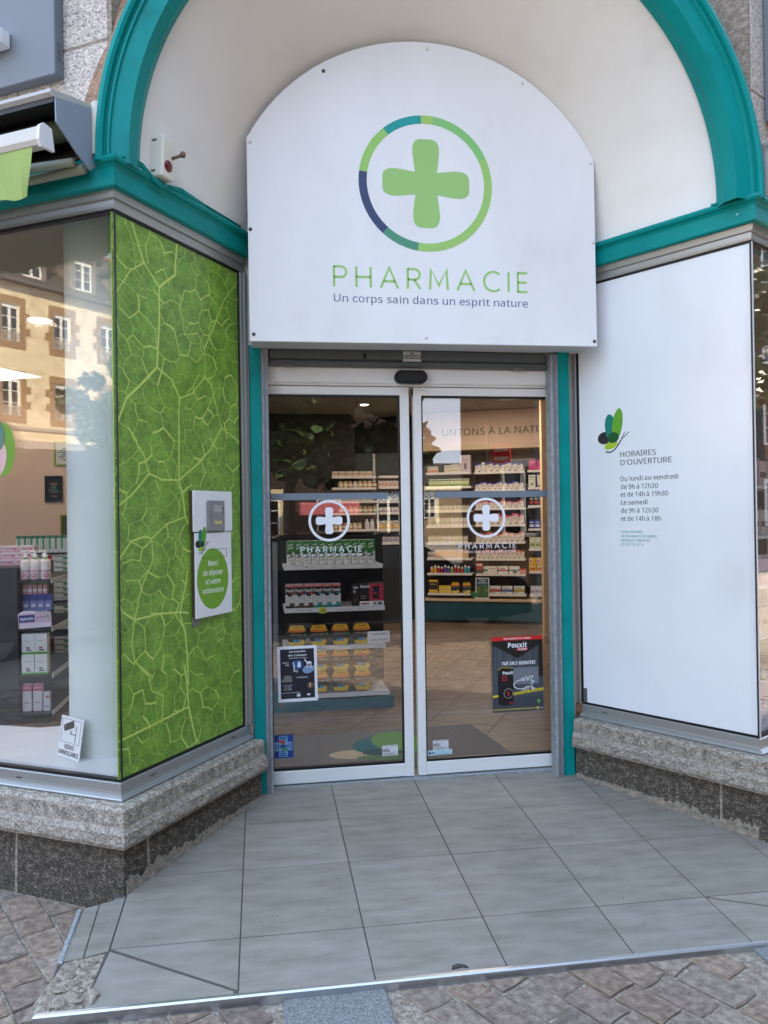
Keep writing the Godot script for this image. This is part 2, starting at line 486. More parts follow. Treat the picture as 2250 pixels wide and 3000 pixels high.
func _ready() -> void:
	rng.seed = 7
	# camera
	var cam := Camera3D.new()
	cam.name = "camera"; add_child(cam)
	cam.fov = rad_to_deg(2.0 * atan(1500.0 / 2240.0)); cam.near = 0.05; cam.far = 400.0
	cam.position = Vector3(-0.884, 1.5, 4.321)
	cam.basis = Basis.from_euler(Vector3(deg_to_rad(0.3), deg_to_rad(-9.2), 0)) * Basis(Vector3(0, 0, 1), deg_to_rad(-0.85))
	cam.current = true
	# sky, exposure
	var we := WorldEnvironment.new()
	we.name = "environment"; add_child(we)
	var env := Environment.new()
	we.environment = env
	env.background_mode = Environment.BG_SKY
	var sky := Sky.new()
	var sm := ProceduralSkyMaterial.new()
	sm.sky_top_color = S(156, 176, 206); sm.sky_horizon_color = S(214, 220, 228); sm.sky_curve = 0.16
	sm.ground_bottom_color = S(120, 112, 104); sm.ground_horizon_color = S(150, 146, 140); sm.sun_angle_max = 20.0
	sky.sky_material = sm
	env.sky = sky
	env.background_energy_multiplier = 1.4
	env.tonemap_mode = Environment.TONE_MAPPER_LINEAR
	env.tonemap_exposure = 4.1
	env.sdfgi_enabled = true; env.ssao_enabled = true; env.ssil_enabled = true
	# sun: behind the shop, raking down the street on the right
	var sun := DirectionalLight3D.new()
	sun.name = "sun"; add_child(sun)
	sun.light_energy = 1.6; sun.light_angular_distance = 0.5; sun.light_color = S(255, 241, 218); sun.shadow_enabled = true
	sun.look_at_from_position(Vector3(0.713, 0.53, -0.466), Vector3(), Vector3.UP)

	make_materials()
	build_ground()
	build_shop()
	build_surroundings()
	build_entrance()
	build_fixtures()
	build_interior()
	build_products()

func make_materials() -> void:
	var va := noise_bytes(FastNoiseLite.TYPE_VALUE, 0.22, 1, 512, 2)
	var vb := noise_bytes(FastNoiseLite.TYPE_SIMPLEX, 0.02, 2, 512, 4)
	var vc := noise_bytes(FastNoiseLite.TYPE_CELLULAR, 0.12, 3, 512, 1)
	var cloudy := noise_bytes(FastNoiseLite.TYPE_SIMPLEX_SMOOTH, 0.008, 4, 512, 5)
	var vf := noise_bytes(FastNoiseLite.TYPE_CELLULAR, 0.22, 8, 512, 1)
	var vm := PackedByteArray()
	vm.resize(va.size())
	for i in va.size(): vm[i] = clampi(int(va[i] * 0.45 + vb[i] * 0.75 - 24), 0, 255)
	M.granite = triplanar(tex2(vf, vm, 0.9, [[0.0, S(84, 77, 69)], [0.25, S(124, 116, 105)], [0.55, S(156, 147, 134)], [0.8, S(176, 167, 154)], [1.0, S(204, 195, 181)]], 512), 0.52, 0.85, Vector3.ONE, 0.25)
	M.granite_dark = triplanar(tex2(vf, vm, 0.8, [[0.0, S(44, 39, 33)], [0.35, S(66, 59, 50)], [0.7, S(94, 85, 74)], [0.93, S(114, 104, 91)], [1.0, S(168, 156, 140)]], 512), 0.46, 0.85, Vector3.ONE, 0.3)
	M.granite_pink = triplanar(tex2(vc, va, 0.8, [[0.0, S(120, 116, 118)], [0.3, S(176, 170, 165)], [0.6, S(205, 196, 186)], [1.0, S(225, 217, 206)]], 512), 0.42, 0.8, Vector3.ONE, 0.12)
	M.tile = triplanar(tex2(cloudy, va, 0.3, [[0.0, S(128, 123, 114)], [0.35, S(138, 133, 124)], [0.6, S(143, 138, 129)], [1.0, S(152, 147, 138)]], 512), 1.1, 0.62, Vector3(0.9, 1, 3.0), 0.0, true, 0.3)
	M.floor = triplanar(tex2(cloudy, va, 0.12, [[0.0, S(96, 78, 62)], [0.5, S(118, 98, 80)], [1.0, S(136, 114, 94)]], 512), 1.4, 0.4, Vector3(1, 1, 3))
	M.paver = triplanar(tex2(vb, va, 0.5, [[0.0, S(116, 104, 95)], [0.4, S(146, 133, 123)], [0.7, S(160, 147, 136)], [1.0, S(184, 172, 160)]], 512), 0.55, 0.9, Vector3.ONE, 0.4)
	M.mortar = triplanar(tex2(va, vb, 0.8, [[0.0, S(104, 95, 84)], [0.5, S(142, 132, 118)], [1.0, S(182, 172, 158)]], 512), 0.4, 0.95, Vector3.ONE, 0.5)
	M.slab = triplanar(tex2(vc, va, 0.9, [[0.0, S(104, 104, 103)], [0.5, S(138, 138, 136)], [1.0, S(168, 168, 165)]], 512), 0.22, 0.85, Vector3.ONE, 0.1)
	M.render = triplanar(tex2(cloudy, vb, 0.5, [[0.0, S(196, 176, 138)], [0.5, S(224, 203, 164)], [1.0, S(233, 215, 182)]], 512), 4.0, 0.9, Vector3.ONE, 0.0)
	M.slate = triplanar(tex2(vb, va, 0.6, [[0.0, S(40, 36, 31)], [0.5, S(66, 58, 48)], [1.0, S(92, 80, 66)]], 512), 1.2, 0.8, Vector3(1, 3, 1), 0.0)
	M.asphalt = triplanar(tex2(va, vb, 0.6, [[0.0, S(128, 114, 102)], [1.0, S(178, 162, 146)]], 512), 0.8, 0.95)
	M.galv = triplanar(tex2(vb, va, 0.5, [[0.0, S(112, 116, 120)], [0.5, S(142, 146, 150)], [1.0, S(168, 172, 176)]], 512), 0.25, 0.5, Vector3(1, 0.3, 1), 0.0)
	M.plaster = triplanar(tex2(cloudy, va, 0.08, [[0.0, S(216, 211, 203)], [0.3, S(229, 225, 218)], [1.0, S(236, 233, 228)]], 512), 1.7, 0.62, Vector3.ONE, 0.06)
	M.teal = triplanar(tex2(cloudy, va, 0.15, [[0.0, S(0, 120, 119)], [0.35, S(0, 134, 131)], [1.0, S(2, 141, 137)]], 512), 1.3, 0.42, Vector3.ONE, 0.0, false, 0.3)
	M.white = mat(S(232, 233, 235), 0.4)
	M.sign_white = triplanar(tex2(cloudy, va, 0.1, [[0.0, S(227, 227, 226)], [0.3, S(233, 234, 235)], [1.0, S(238, 239, 241)]], 512), 1.9, 0.32, Vector3(1, 0.5, 1), 0.0, false)
	M.panel_white = triplanar(tex2(cloudy, va, 0.08, [[0.0, S(218, 219, 220)], [0.35, S(227, 229, 232)], [1.0, S(231, 233, 236)]], 512), 2.3, 0.2, Vector3(1, 0.5, 1), 0.0, false)
	M.alu = mat(S(168, 168, 166), 0.38, 0.65)
	M.alu_white = mat(S(226, 226, 224), 0.35)
	M.chrome = mat(S(196, 198, 202), 0.34, 0.9)
	M.black = mat(S(14, 14, 16), 0.45)
	M.grey_box = mat(S(108, 113, 121), 0.5)
	M.beige = mat(S(222, 192, 170), 0.75)
	M.ceiling = mat(S(168, 160, 150), 0.85)
	M.shelf_dark = mat(S(40, 42, 46), 0.5)
	M.shelf = mat(S(226, 222, 218), 0.45)
	M.counter = mat(S(6, 70, 78), 0.45)
	M.wood = mat(S(206, 178, 146), 0.5)
	M.pane = StandardMaterial3D.new()
	M.pane.transparency = BaseMaterial3D.TRANSPARENCY_ALPHA
	M.pane.albedo_color = Color(0.0, 0.0, 0.0, 0.004); M.pane.roughness = 0.0
	M.dark_pane = mat(S(36, 40, 44), 0.06)
	M.ink = vmat(0.5)
	M.card = vmat(0.55)
	M.leafy = vmat(0.55)
	M.leafy.backlight_enabled = true
	M.leafy.backlight = Color(0.35, 0.4, 0.2)
	M.bark = triplanar(tex2(vb, va, 0.5, [[0.0, S(60, 52, 44)], [1.0, S(120, 108, 94)]], 512), 0.6, 0.9, Vector3(1, 0.3, 1), 0.5)

# ---------- street
func build_ground() -> void:
	var g := MB.new()
	g.col = Color(1, 1, 1)
	g.mm(Vector3(-150, -0.9, -150), Vector3(150, -0.19, 150))
	struct("ground", g, M.asphalt)
	var pm := MB.new()
	pm.xf = Transform3D(Basis(Vector3(1, -0.005, 0), Vector3(0, 0, 1), Vector3(0, 1, 0)), Vector3(0, -0.124 - 0.010, 0))   # local z is up, local y is world z
	pm.ext(PackedVector2Array([Vector2(-9, 6.5), Vector2(9, 6.5), Vector2(9, -6), Vector2(-9, -6)]), -0.03, 0)
	var pav := struct("pavement", pm, M.mortar)
	# pavers laid in a running bond that follows the street on the right
	var e1 := Vector2(0.88, -0.475)
	var e2 := Vector2(0.475, 0.88)
	var joined := MB.new()
	var inside := PackedVector2Array([Vector2(-1.63, 1.1), Vector2(-1.62, 1.735), Vector2(3.0, 1.735), Vector2(3.0, -6), Vector2(-6, -6), Vector2(-4.5, -0.78), LP + Vector2(-0.03, 0.1)])
	var slabs := [PackedVector2Array([Vector2(-0.825, 1.6), Vector2(-0.485, 1.6), Vector2(-0.475, 2.02), Vector2(-0.835, 2.02)]), PackedVector2Array([Vector2(0.9, 1.6), Vector2(1.25, 1.6), Vector2(1.27, 2.02), Vector2(0.91, 2.02)])]
	for s in slabs:
		var mb := MB.new()
		mb.xf = Transform3D(Basis(Vector3(1, -0.005, 0), Vector3(0, 0, 1), Vector3(0, 1, 0)), Vector3(0, -0.124, 0))
		mb.col = L(225, 228, 232)
		mb.ext(s, -0.02, 0.002, 0.004)
		part(pav, "granite_slab", mb, M.slab)
	var tints := [L(240, 236, 230), L(230, 224, 218), L(240, 231, 220), L(224, 221, 220), L(246, 242, 236), L(220, 213, 209), L(238, 226, 214)]
	for r in range(-46, 47):
		var pos := -9.0 + rng.randf() * 0.2
		while pos < 9.0:
			var ln := rng.randf_range(0.125, 0.23)
			var wj := rng.randf_range(0.118, 0.124)
			var q := PackedVector2Array()
			for k in [[0.0, 0.0], [wj, 0.0], [wj, ln - 0.014], [wj * 0.5, ln - 0.012], [0.0, ln - 0.014]]:
				q.append(e1 * (r * 0.134 + k[0] + rng.randf_range(-0.006, 0.006)) + e2 * (pos + k[1] + rng.randf_range(-0.006, 0.006)))
			var ce := (q[0] + q[2]) / 2.0
			pos += ln
			if ce.x < -8 or ce.x > 8 or ce.y > 6.2 or ce.y < -4: continue
			if ce.dot(Vector2(0.49, 0.87)) < 0.3 and ce.x > 1.2: continue
			var skip := false
			for s in slabs:
				if not Geometry2D.intersect_polygons(q, s).is_empty(): skip = true
			if skip: continue
			var left_over := Geometry2D.clip_polygons(q, inside)
			if left_over.is_empty(): continue
			q = left_over[0]
			if q.size() < 3 or absf(area(q)) < 0.0012: continue
			var near := ce.y < 2.35 and ce.x > -2.5 and ce.x < 1.6
			var mb := MB.new() if near else joined
			mb.xf = Transform3D(Basis(Vector3(1, -0.005, 0), Vector3(0, 0, 1), Vector3(0, 1, 0)), Vector3(0, -0.124 + rng.randf_range(-0.003, 0.003), 0))
			mb.col = tints[rng.randi() % tints.size()] * rng.randf_range(0.74, 0.98)
			mb.ext(q, -0.02, 0.0, 0.0055)
			if near: part(pav, "paver", mb, M.paver)
	var far_p := part(pav, "distant_pavers", joined, M.paver)
	far_p.set_meta("kind", "stuff")
	# tiled entrance ramp
	var edge := PackedVector2Array([Vector2(-1.612, 1.705), Vector2(-1.618, 1.114), Vector2(-1.49, 1.06), SL + DL * 1.03, SL + DL * 0.02 , Vector2(-0.93, 0.04), Vector2(0.93, 0.02), SR + DR * 0.02, SR + DR * 1.03, Vector2(1.56, 1.06), Vector2(2.6, 0.55), Vector2(3.1, 1.62), Vector2(0.97, 1.705)])
	var bx := Basis(Vector3(1, -0.013, 0), Vector3(0, -0.06, 1), Vector3(0, 1, 0))
	var bm := MB.new()
	bm.xf = Transform3D(bx, Vector3(0, -0.003 - 0.004, 0))
	bm.ext(edge, -0.14, 0)
	var ramp := struct("entrance_ramp", bm, mat(S(80, 76, 71), 0.9))
	var xs := [-2.4, -1.925, -1.448, -0.979, -0.513, -0.04, 0.44, 0.915, 1.39, 1.86, 2.33, 2.8, 3.3]
	var zs := [-0.45, 0.018, 0.46, 0.895, 1.392, 1.86]
	var g2 := 0.0025
	for i in xs.size() - 1:
		for j in zs.size() - 1:
			var sq := PackedVector2Array([Vector2(xs[i] + g2, zs[j] + g2), Vector2(xs[i + 1] - g2, zs[j] + g2), Vector2(xs[i + 1] - g2, zs[j + 1] - g2), Vector2(xs[i] + g2, zs[j + 1] - g2)])
			var cuts := [sq]
			if i == 2 and j == 4: # cut corner tile
				cuts = [PackedVector2Array([sq[0] + Vector2(0.012, 0), sq[1], Vector2(xs[3] - g2, 1.682)]), PackedVector2Array([Vector2(xs[2] + g2, 1.405), Vector2(xs[3] - g2 - 0.012, 1.688), Vector2(xs[3] - g2, 1.86), Vector2(xs[2] - 0.04, 1.86)])]
			if i == 7 and j == 4:
				cuts = [PackedVector2Array([sq[0] + Vector2(0.01, 0), sq[1], Vector2(xs[8], 1.60)]), PackedVector2Array([Vector2(xs[7] + g2, 1.402), Vector2(xs[8], 1.612), Vector2(xs[8], 1.86), Vector2(xs[7] + g2, 1.86)])]
			if i == 1:
				if j == 3: cuts = [PackedVector2Array([Vector2(-1.60, 1.05), Vector2(-1.548, 1.05), Vector2(-1.534, 1.43), Vector2(-1.60, 1.44)]), PackedVector2Array([Vector2(-1.543, 1.05), Vector2(-1.452, 1.05), Vector2(-1.452, 1.402), Vector2(-1.529, 1.428)])]
				else: continue
			for cu in cuts:
				for q in Geometry2D.intersect_polygons(cu, edge):
					if q.size() < 3: continue
					var mb := MB.new()
					mb.xf = Transform3D(bx, Vector3(0, -0.003 + rng.randf_range(-0.0006, 0.0006), 0))
					var tn := rng.randf_range(0.86, 1.0)
					mb.col = Color(tn, tn, tn * rng.randf_range(0.985, 1.01))
					mb.ext(q, -0.008, 0.0, 0.0012)
					part(ramp, "tile", mb, M.tile)
	# broken mortar at the left corner of the ramp
	var cr := MB.new()
	for i in 20:
		var p := Vector2(rng.randf_range(-1.60, -1.46), rng.randf_range(1.45, 1.68))
		var s := rng.randf_range(0.015, 0.06)
		cr.xf = Transform3D(Basis.from_euler(Vector3(rng.randf_range(-0.3, 0.3), rng.randf() * TAU, rng.randf_range(-0.3, 0.3))), Vector3(p.x, ramp_y(p.x, p.y) + 0.001, p.y))
		var t := rng.randf_range(1.2, 2.2)
		cr.col = Color(t, t, t)
		cr.box(Vector3(), Vector3(s, rng.randf_range(0.006, 0.018), s * rng.randf_range(0.5, 1.0)), s * 0.2)
	cr.xf = Transform3D(bx, Vector3(0, -0.0045, 0))
	cr.col = Color(1.6, 1.6, 1.6)
	cr.ext(PackedVector2Array([Vector2(-1.60, 1.44), Vector2(-1.45, 1.40), Vector2(-1.47, 1.70), Vector2(-1.66, 1.72)]), -0.1, 0, 0.01)
	part(ramp, "broken_mortar", cr, M.mortar)
	# specks and gum spots on the tiles
	var spm := MB.new()
	spm.xf = Transform3D(bx, Vector3(0, -0.003, 0))
	for i in 26:
		var p := Vector2(rng.randf_range(-1.2, 1.1), rng.randf_range(0.25, 1.66))
		var t := rng.randf_range(0.06, 0.2)
		spm.col = Color(t, t * 0.95, t * 0.9)
		spm.ellipse(p, rng.randf_range(0.0015, 0.005), rng.randf_range(0.0015, 0.004), rng.randf() * PI, 0.0, 0.0012, 9)
	spm.col = Color(0.05, 0.045, 0.04)
	spm.ext(PackedVector2Array([Vector2(-0.24, 1.69), Vector2(-0.235, 1.672), Vector2(-0.21, 1.664), Vector2(-0.185, 1.676), Vector2(-0.18, 1.69), Vector2(-0.2, 1.682)]), 0.0, 0.004)
	var spo := part(ramp, "specks", spm, M.card)
	spo.set_meta("kind", "stuff")
	# aluminium edge strips
	var es := MB.new()
	es.xf = Transform3D(bx, Vector3(0, 0.0, 0))
	es.ext(PackedVector2Array([Vector2(-1.625, 1.704), Vector2(1.04, 1.702), Vector2(1.04, 1.722), Vector2(-1.625, 1.726)]), -0.05, 0.002, 0.005)
	es.ext(PackedVector2Array([Vector2(1.043, 1.702), Vector2(3.1, 1.62), Vector2(3.1, 1.64), Vector2(1.043, 1.722)]), -0.05, 0.002, 0.005)
	solo("edge_strip", "long bright aluminium edge strip along the front of the tiled ramp", "edge strip", Vector3(0, -0.12, 1.715), es, M.chrome)
	var es2 := MB.new()
	es2.xf = Transform3D(bx, Vector3(0, 0.0, 0))
	es2.ext(PackedVector2Array([Vector2(-1.622, 1.115), Vector2(-1.604, 1.115), Vector2(-1.597, 1.45), Vector2(-1.617, 1.45)]), -0.06, 0.002, 0.004)
	solo("edge_strip", "short dull grey edge strip on the left side of the ramp", "edge strip", Vector3(-1.61, -0.1, 1.3), es2, M.galv)

func area(q: PackedVector2Array) -> float:
	var t := 0.0
	for i in q.size(): t += q[i].cross(q[(i + 1) % q.size()])
	return t / 2.0
func along(p: Vector2, d: Vector2, t: float) -> Vector2: return p + d * t

# ---------- the shop's own walls
func build_shop() -> void:
	var b := thing("pharmacy_building", "corner pharmacy building of granite with teal arch and splayed shop windows", "building", Vector3(0, 0, 0))
	var lpath := [along(LP, LD, 6.0), LP, SL]
	var rpath := [SR, RP, along(RP, RD, 6.0)]
	# plinth stones and ledge stones, with pale mortar between them
	var ledge := [Vector2(-0.2, 0.303), Vector2(0.0, 0.308), Vector2(0.072, 0.311), Vector2(0.084, 0.303), Vector2(0.086, 0.235), Vector2(0.103, 0.212), Vector2(0.106, 0.170), Vector2(0.098, 0.152), Vector2(-0.2, 0.150)]
	var plinth := [Vector2(-0.2, 0.152), Vector2(0.062, 0.152), Vector2(0.068, 0.0), Vector2(0.075, -0.3), Vector2(-0.2, -0.3)]
	var cut := func(path: Array, t0: float, t1: float) -> Array:   # piece of a path between two lengths
		var o := []
		var run := 0.0
		for i in path.size() - 1:
			var ln: float = path[i].distance_to(path[i + 1])
			if t0 >= run and t0 < run + ln: o.append(path[i].lerp(path[i + 1], (t0 - run) / ln))
			if run + ln < t1 and run + ln > t0 and i < path.size() - 2: o.append(path[i + 1])
			if t1 > run and t1 <= run + ln + 1e-4: o.append(path[i].lerp(path[i + 1], minf(1.0, (t1 - run) / ln)))
			run += ln
		return o
	var total_l: float = 6.0 + LP.distance_to(SL)
	var total_r: float = 6.0 + RP.distance_to(SR)
	var mo := 0.014
	for spec in [[lpath, total_l, ledge, "ledge_stone", [1.4, 3.1, 4.75, 6.17], M.granite, 1.0], [lpath, total_l, plinth, "plinth_stone", [1.2, 2.9, 4.3, 5.49, 6.085], M.granite_dark, 1.0],
		[rpath, total_r, ledge, "ledge_stone", [0.80, 2.4, 4.1, 5.6], M.granite, 1.0], [rpath, total_r, plinth, "plinth_stone", [0.845, 2.0, 3.6, 5.2], M.granite_dark, 1.0]]:
		var stops: Array = [0.0] + spec[4] + [spec[1]]
		for i in stops.size() - 1:
			var mb := MB.new()
			var t := rng.randf_range(0.86, 1.05)
			mb.col = Color(t, t, t)
			mb.sweep(cut.call(spec[0], stops[i] + (mo / 2 if i else 0.0), stops[i + 1] - (mo / 2 if i < stops.size() - 2 else 0.0)), spec[2])
			part(b, spec[3], mb, spec[5])
			if i > 0:
				var jo := MB.new()
				jo.col = Color(2.2, 2.2, 2.15)
				var pr := []
				for p in spec[2]: pr.append(Vector2(p.x + (0.002 if p.x > -0.1 else 0.0), p.y + (0.001 if p.y > 0.2 else -0.001)))
				jo.sweep(cut.call(spec[0], stops[i] - mo / 2 + 0.0005, stops[i] + mo / 2 - 0.0005), pr)
				part(b, "mortar_joint", jo, M.mortar)
	# crumbling mortar skirt along the foot of the splays
	for sd in [[SL, DL, 1.0], [SR, DR, -1.0]]:
		var sk := MB.new()
		var n3: Vector3 = nrm(sd[1])
		var fsk := frame_of(P3(sd[0], 0), n3)
		var sgn := -1.0 if sd[2] > 0.0 else 1.0
		for layer in 3:
			var edge := PackedVector2Array()
			var nn := 90
			for i in nn + 1:
				var u := 1.028 * i / nn
				var p: Vector2 = sd[0] + sd[1] * u
				var hgt := (0.014 + 0.050 * u * (0.45 + 0.55 * absf(sin(u * 9.0 + sd[2])))) * (1.0 - 0.3 * layer) * rng.randf_range(0.6, 1.25)
				edge.append(Vector2(sgn * u, ramp_y(p.x, p.y) + hgt))
			edge.append(Vector2(sgn * 1.028, -0.2)); edge.append(Vector2(0, -0.2))
			var tt := rng.randf_range(0.85, 1.2)
			sk.col = Color(tt, tt * 0.98, tt * 0.95)
			sk.xf = fsk
			sk.ext(edge, 0.03, 0.071 + 0.004 * layer, 0.0)
		part(b, "mortar_skirt", sk, M.mortar)
	# teal cornice
	var corn := [Vector2(-0.2, 2.905), Vector2(0.028, 2.905), Vector2(0.034, 2.912), Vector2(0.034, 2.985), Vector2(0.041, 2.998), Vector2(0.052, 3.004), Vector2(0.057, 3.016), Vector2(0.054, 3.028), Vector2(0.042, 3.034), Vector2(-0.2, 3.034)]
	var cl := MB.new()
	cl.sweep(lpath, corn)
	part(b, "cornice", cl, M.teal)
	var c2 := MB.new()
	c2.sweep(rpath, corn)
	part(b, "cornice", c2, M.teal)
	# window frames: sill with nose, head, inner posts
	var sill := [Vector2(-0.06, 0.309), Vector2(0.0, 0.309), Vector2(0.016, 0.309), Vector2(0.020, 0.318), Vector2(0.016, 0.322), Vector2(-0.006, 0.332), Vector2(-0.008, 0.345), Vector2(-0.006, 0.347), Vector2(-0.006, 0.377), Vector2(-0.012, 0.381), Vector2(-0.06, 0.381)]
	var head := [Vector2(-0.06, 2.83), Vector2(-0.006, 2.83), Vector2(-0.004, 2.842), Vector2(-0.004, 2.868), Vector2(0.006, 2.872), Vector2(0.010, 2.905), Vector2(-0.06, 2.905)]
	var gas := [Vector2(-0.04, 0.381), Vector2(-0.014, 0.381), Vector2(-0.014, 0.394), Vector2(-0.04, 0.394)]
	var gas2 := [Vector2(-0.04, 2.818), Vector2(-0.014, 2.818), Vector2(-0.014, 2.83), Vector2(-0.04, 2.83)]
	for s in [[lpath, SL, DL, "left"], [rpath, SR, DR, "right"]]:
		var fm := MB.new()
		fm.sweep(s[0], sill); fm.sweep(s[0], head)
		var n3: Vector3 = nrm(s[2])
		var f := frame_of(P3(s[1], 0), n3)
		var sg := -1.0 if s[3] == "left" else 1.0   # local x runs to the viewer's right
		fm.xf = f
		var sh := 0.0 if s[3] == "left" else -0.042
		fm.mm(Vector3(sg * (0.034 + sh), 0.381, -0.06), Vector3(sg * (-0.02 + sh * 0.6), 2.83, -0.004), 0.004)
		fm.mm(Vector3(sg * (0.010 + sh), 0.381, -0.05), Vector3(sg * (-0.012 + sh * 0.8), 2.83, 0.006), 0.003)
		var fr := part(b, "window_frame", fm, M.alu)
		var gk := MB.new()
		gk.sweep(s[0], gas); gk.sweep(s[0], gas2)
		gk.xf = f
		gk.mm(Vector3(sg * (0.034 + sh), 0.394, -0.04), Vector3(sg * (0.046 + sh), 2.818, -0.013))
		part(fr, "gasket", gk, M.black)
		for u in [0.15, 0.77]:
			var sl := MB.new()
			sl.xf = f
			sl.mm(Vector3(sg * (u - 0.02), 0.352, -0.02), Vector3(sg * (u + 0.02), 0.360, -0.0045), 0.003)
			part(fr, "drain_slot", sl, M.black)
	for sd in [[LP, LD, "left"], [RP, RD, "right"]]:   # street windows, double glazed
		var n3: Vector3 = nrm(sd[1])
		var f := frame_of(P3(sd[0], 0), n3)
		var sg := -1.0 if sd[2] == "left" else 1.0
		var fm := MB.new()
		fm.xf = f
		fm.mm(Vector3(sg * 0.55, 0.345, -0.02), Vector3(sg * 0.59, 0.353, -0.0045), 0.003)
		part(b, "drain_slot", fm, M.black)
		for zz in [-0.022, -0.042]:
			var pb := MB.new()
			pb.xf = f
			pb.mm(Vector3(sg * 0.012, 0.386, zz - 0.003), Vector3(sg * 2.9, 2.824, zz + 0.003))
			part(b, "window_pane", pb, M.pane)
		var ps := MB.new()
		ps.xf = f
		ps.mm(Vector3(sg * 2.9, 0.381, -0.06), Vector3(sg * 2.96, 2.83, 0.0), 0.004)
		part(b, "window_post", ps, M.alu)
		for zz in [-0.03]:
			var pb := MB.new()
			pb.xf = f
			pb.mm(Vector3(sg * 2.96, 0.386, zz - 0.003), Vector3(sg * 5.8, 2.824, zz + 0.003))
			part(b, "window_pane", pb, M.pane)
		var e := MB.new()   # dark sealant in the glass corner
		e.xf = f
		e.mm(Vector3(sg * 0.003, 0.386, -0.015), Vector3(sg * 0.009, 2.824, -0.009))
		part(b, "corner_seal", e, M.black)
	for sd in [[SL, DL, -1.0], [SR, DR, 1.0]]:   # panes behind the printed panels
		var pb := MB.new()
		pb.xf = frame_of(P3(sd[0], 0), nrm(sd[1]))
		pb.mm(Vector3(sd[2] * 0.04, 0.386, -0.05), Vector3(sd[2] * 0.965, 2.824, -0.044))
		part(b, "window_pane", pb, M.pane)
	# teal jambs
	for x in [[-0.930, -0.870, 0.115], [0.831, 0.905, 0.10]]:
		part(b, "door_jamb", bar(Vector3(x[0], -0.03, -0.02), Vector3(x[1], 2.44, x[2]), 0.003), M.teal)
	part(b, "door_post", bar(Vector3(0.907, 0.3, 0.0), Vector3(0.926, 2.44, 0.075), 0.003), M.alu)
	part(b, "door_post", bar(Vector3(-0.975, 0.3, 0.0), Vector3(-0.932, 2.44, 0.10), 0.003), M.alu)
	for x in [[-1.0, -0.93], [0.9, 1.0]]:
		part(b, "plinth_end", bar(Vector3(x[0], -0.2, -0.1), Vector3(x[1], 0.3, 0.06), 0.004), M.granite_dark)
	part(b, "door_threshold", bar(Vector3(-0.93, -0.06, -0.08), Vector3(0.92, -0.0015, 0.03), 0.002), M.galv)
	# lintel wall behind the fascia sign
	part(b, "lintel_wall", bar(Vector3(-1.3, 2.44, -0.12), Vector3(1.3, 4.2, 0.09), 0.0), M.plaster)
	# arch
	var ac := Transform3D(Basis(), Vector3(0.0, 3.05, 0.03))
	var ar := MB.new()
	ar.xf = ac
	ar.ring([Vector2(1.552, 0.80), Vector2(1.552, 0.935), Vector2(1.545, 0.950), Vector2(1.530, 0.955), Vector2(1.517, 0.948), Vector2(1.512, 0.930), Vector2(1.506, 0.928), Vector2(1.500, 0.938), Vector2(1.492, 0.938), Vector2(1.486, 0.926), Vector2(1.412, 0.926), Vector2(1.386, 0.868), Vector2(1.386, 0.80)], deg_to_rad(-1.5), deg_to_rad(181.5), 96)
	var arch := part(b, "arch", ar, M.teal)
	var bn := MB.new()
	bn.xf = ac
	bn.col = L(196, 164, 140)
	bn.ring([Vector2(1.550, 0.925), Vector2(1.635, 0.83), Vector2(1.550, 0.70)], 0, PI, 96)
	part(arch, "stone_band", bn, triband())
	var va := MB.new()
	va.xf = Transform3D(Basis(), Vector3(0.015, 3.03, 0.0))
	va.ring([Vector2(1.44, 0.90), Vector2(0.94, 0.07), Vector2(0.99, 0.07), Vector2(1.49, 0.90)], deg_to_rad(-3), deg_to_rad(183), 96, true)
	part(b, "vault", va, M.plaster)
	# granite walls above the cornice: the two street faces and the chamfer
	for sd in [[LP, LD, "left", 3.552], [RP, RD, "right", 3.568]]:
		var n3: Vector3 = nrm(sd[1])
		var f := frame_of(P3(sd[0], 0), n3)
		var sg := -1.0 if sd[2] == "left" else 1.0
		var bk := MB.new()
		bk.col = Color(1.9, 1.9, 1.88)
		bk.xf = f
		bk.mm(Vector3(sg * 0.0, 3.034, -0.40), Vector3(sg * 6.0, 8.59, -0.002))
		part(b, "mortar_bed", bk, M.mortar)
		var rows := [3.036, sd[3], 4.12, 4.72, 5.3, 5.9, 6.5, 7.1, 7.7, 8.59]
		for r in rows.size() - 1:
			var x := 0.02
			var first := true
			while x < 6.0:
				var ln: float = (0.50 if r % 2 == 0 else 0.85) if first else 1.05
				if r == 0 and first and sd[2] == "right": ln = 0.7
				first = false
				var q := MB.new()
				var t := rng.randf_range(0.88, 1.04)
				q.col = Color(t, t * 0.985, t * 0.97)
				q.xf = f
				q.mm(Vector3(sg * x, rows[r] + 0.004, -0.1), Vector3(sg * minf(x + ln - 0.008, 6.0), rows[r + 1] - 0.004, 0.0), 0.004)
				part(b, "granite_block", q, M.granite_pink)
				x += ln
	var sp := MB.new()
	sp.col = L(235, 228, 220)
	sp.xf = Transform3D(Basis(), Vector3(0, 0, 0))
	var pl := PackedVector2Array([Vector2(-1.50, 3.034), Vector2(-1.50, 8.58), Vector2(1.53, 8.58), Vector2(1.53, 3.034)])
	for i in 65:
		var a := PI * i / 64.0
		pl.append(Vector2(cos(a) * 1.535, 3.05 + sin(a) * 1.535))
	sp.ext(pl, 0.55, 0.875)
	part(b, "chamfer_wall", sp, M.granite_pink)
	# upper storey, roof, side and back walls close the volume
	var foot := PackedVector2Array([along(LP, LD, 6.0), LP + Vector2(0.02, -0.1), RP + Vector2(-0.02, -0.1), along(RP, RD, 6.0), Vector2(6.8, -9.0), Vector2(-6.8, -9.0)])
	var up := MB.new()
	up.xf = Transform3D(Basis(Vector3(1, 0, 0), Vector3(0, 0, 1), Vector3(0, 1, 0)), Vector3())
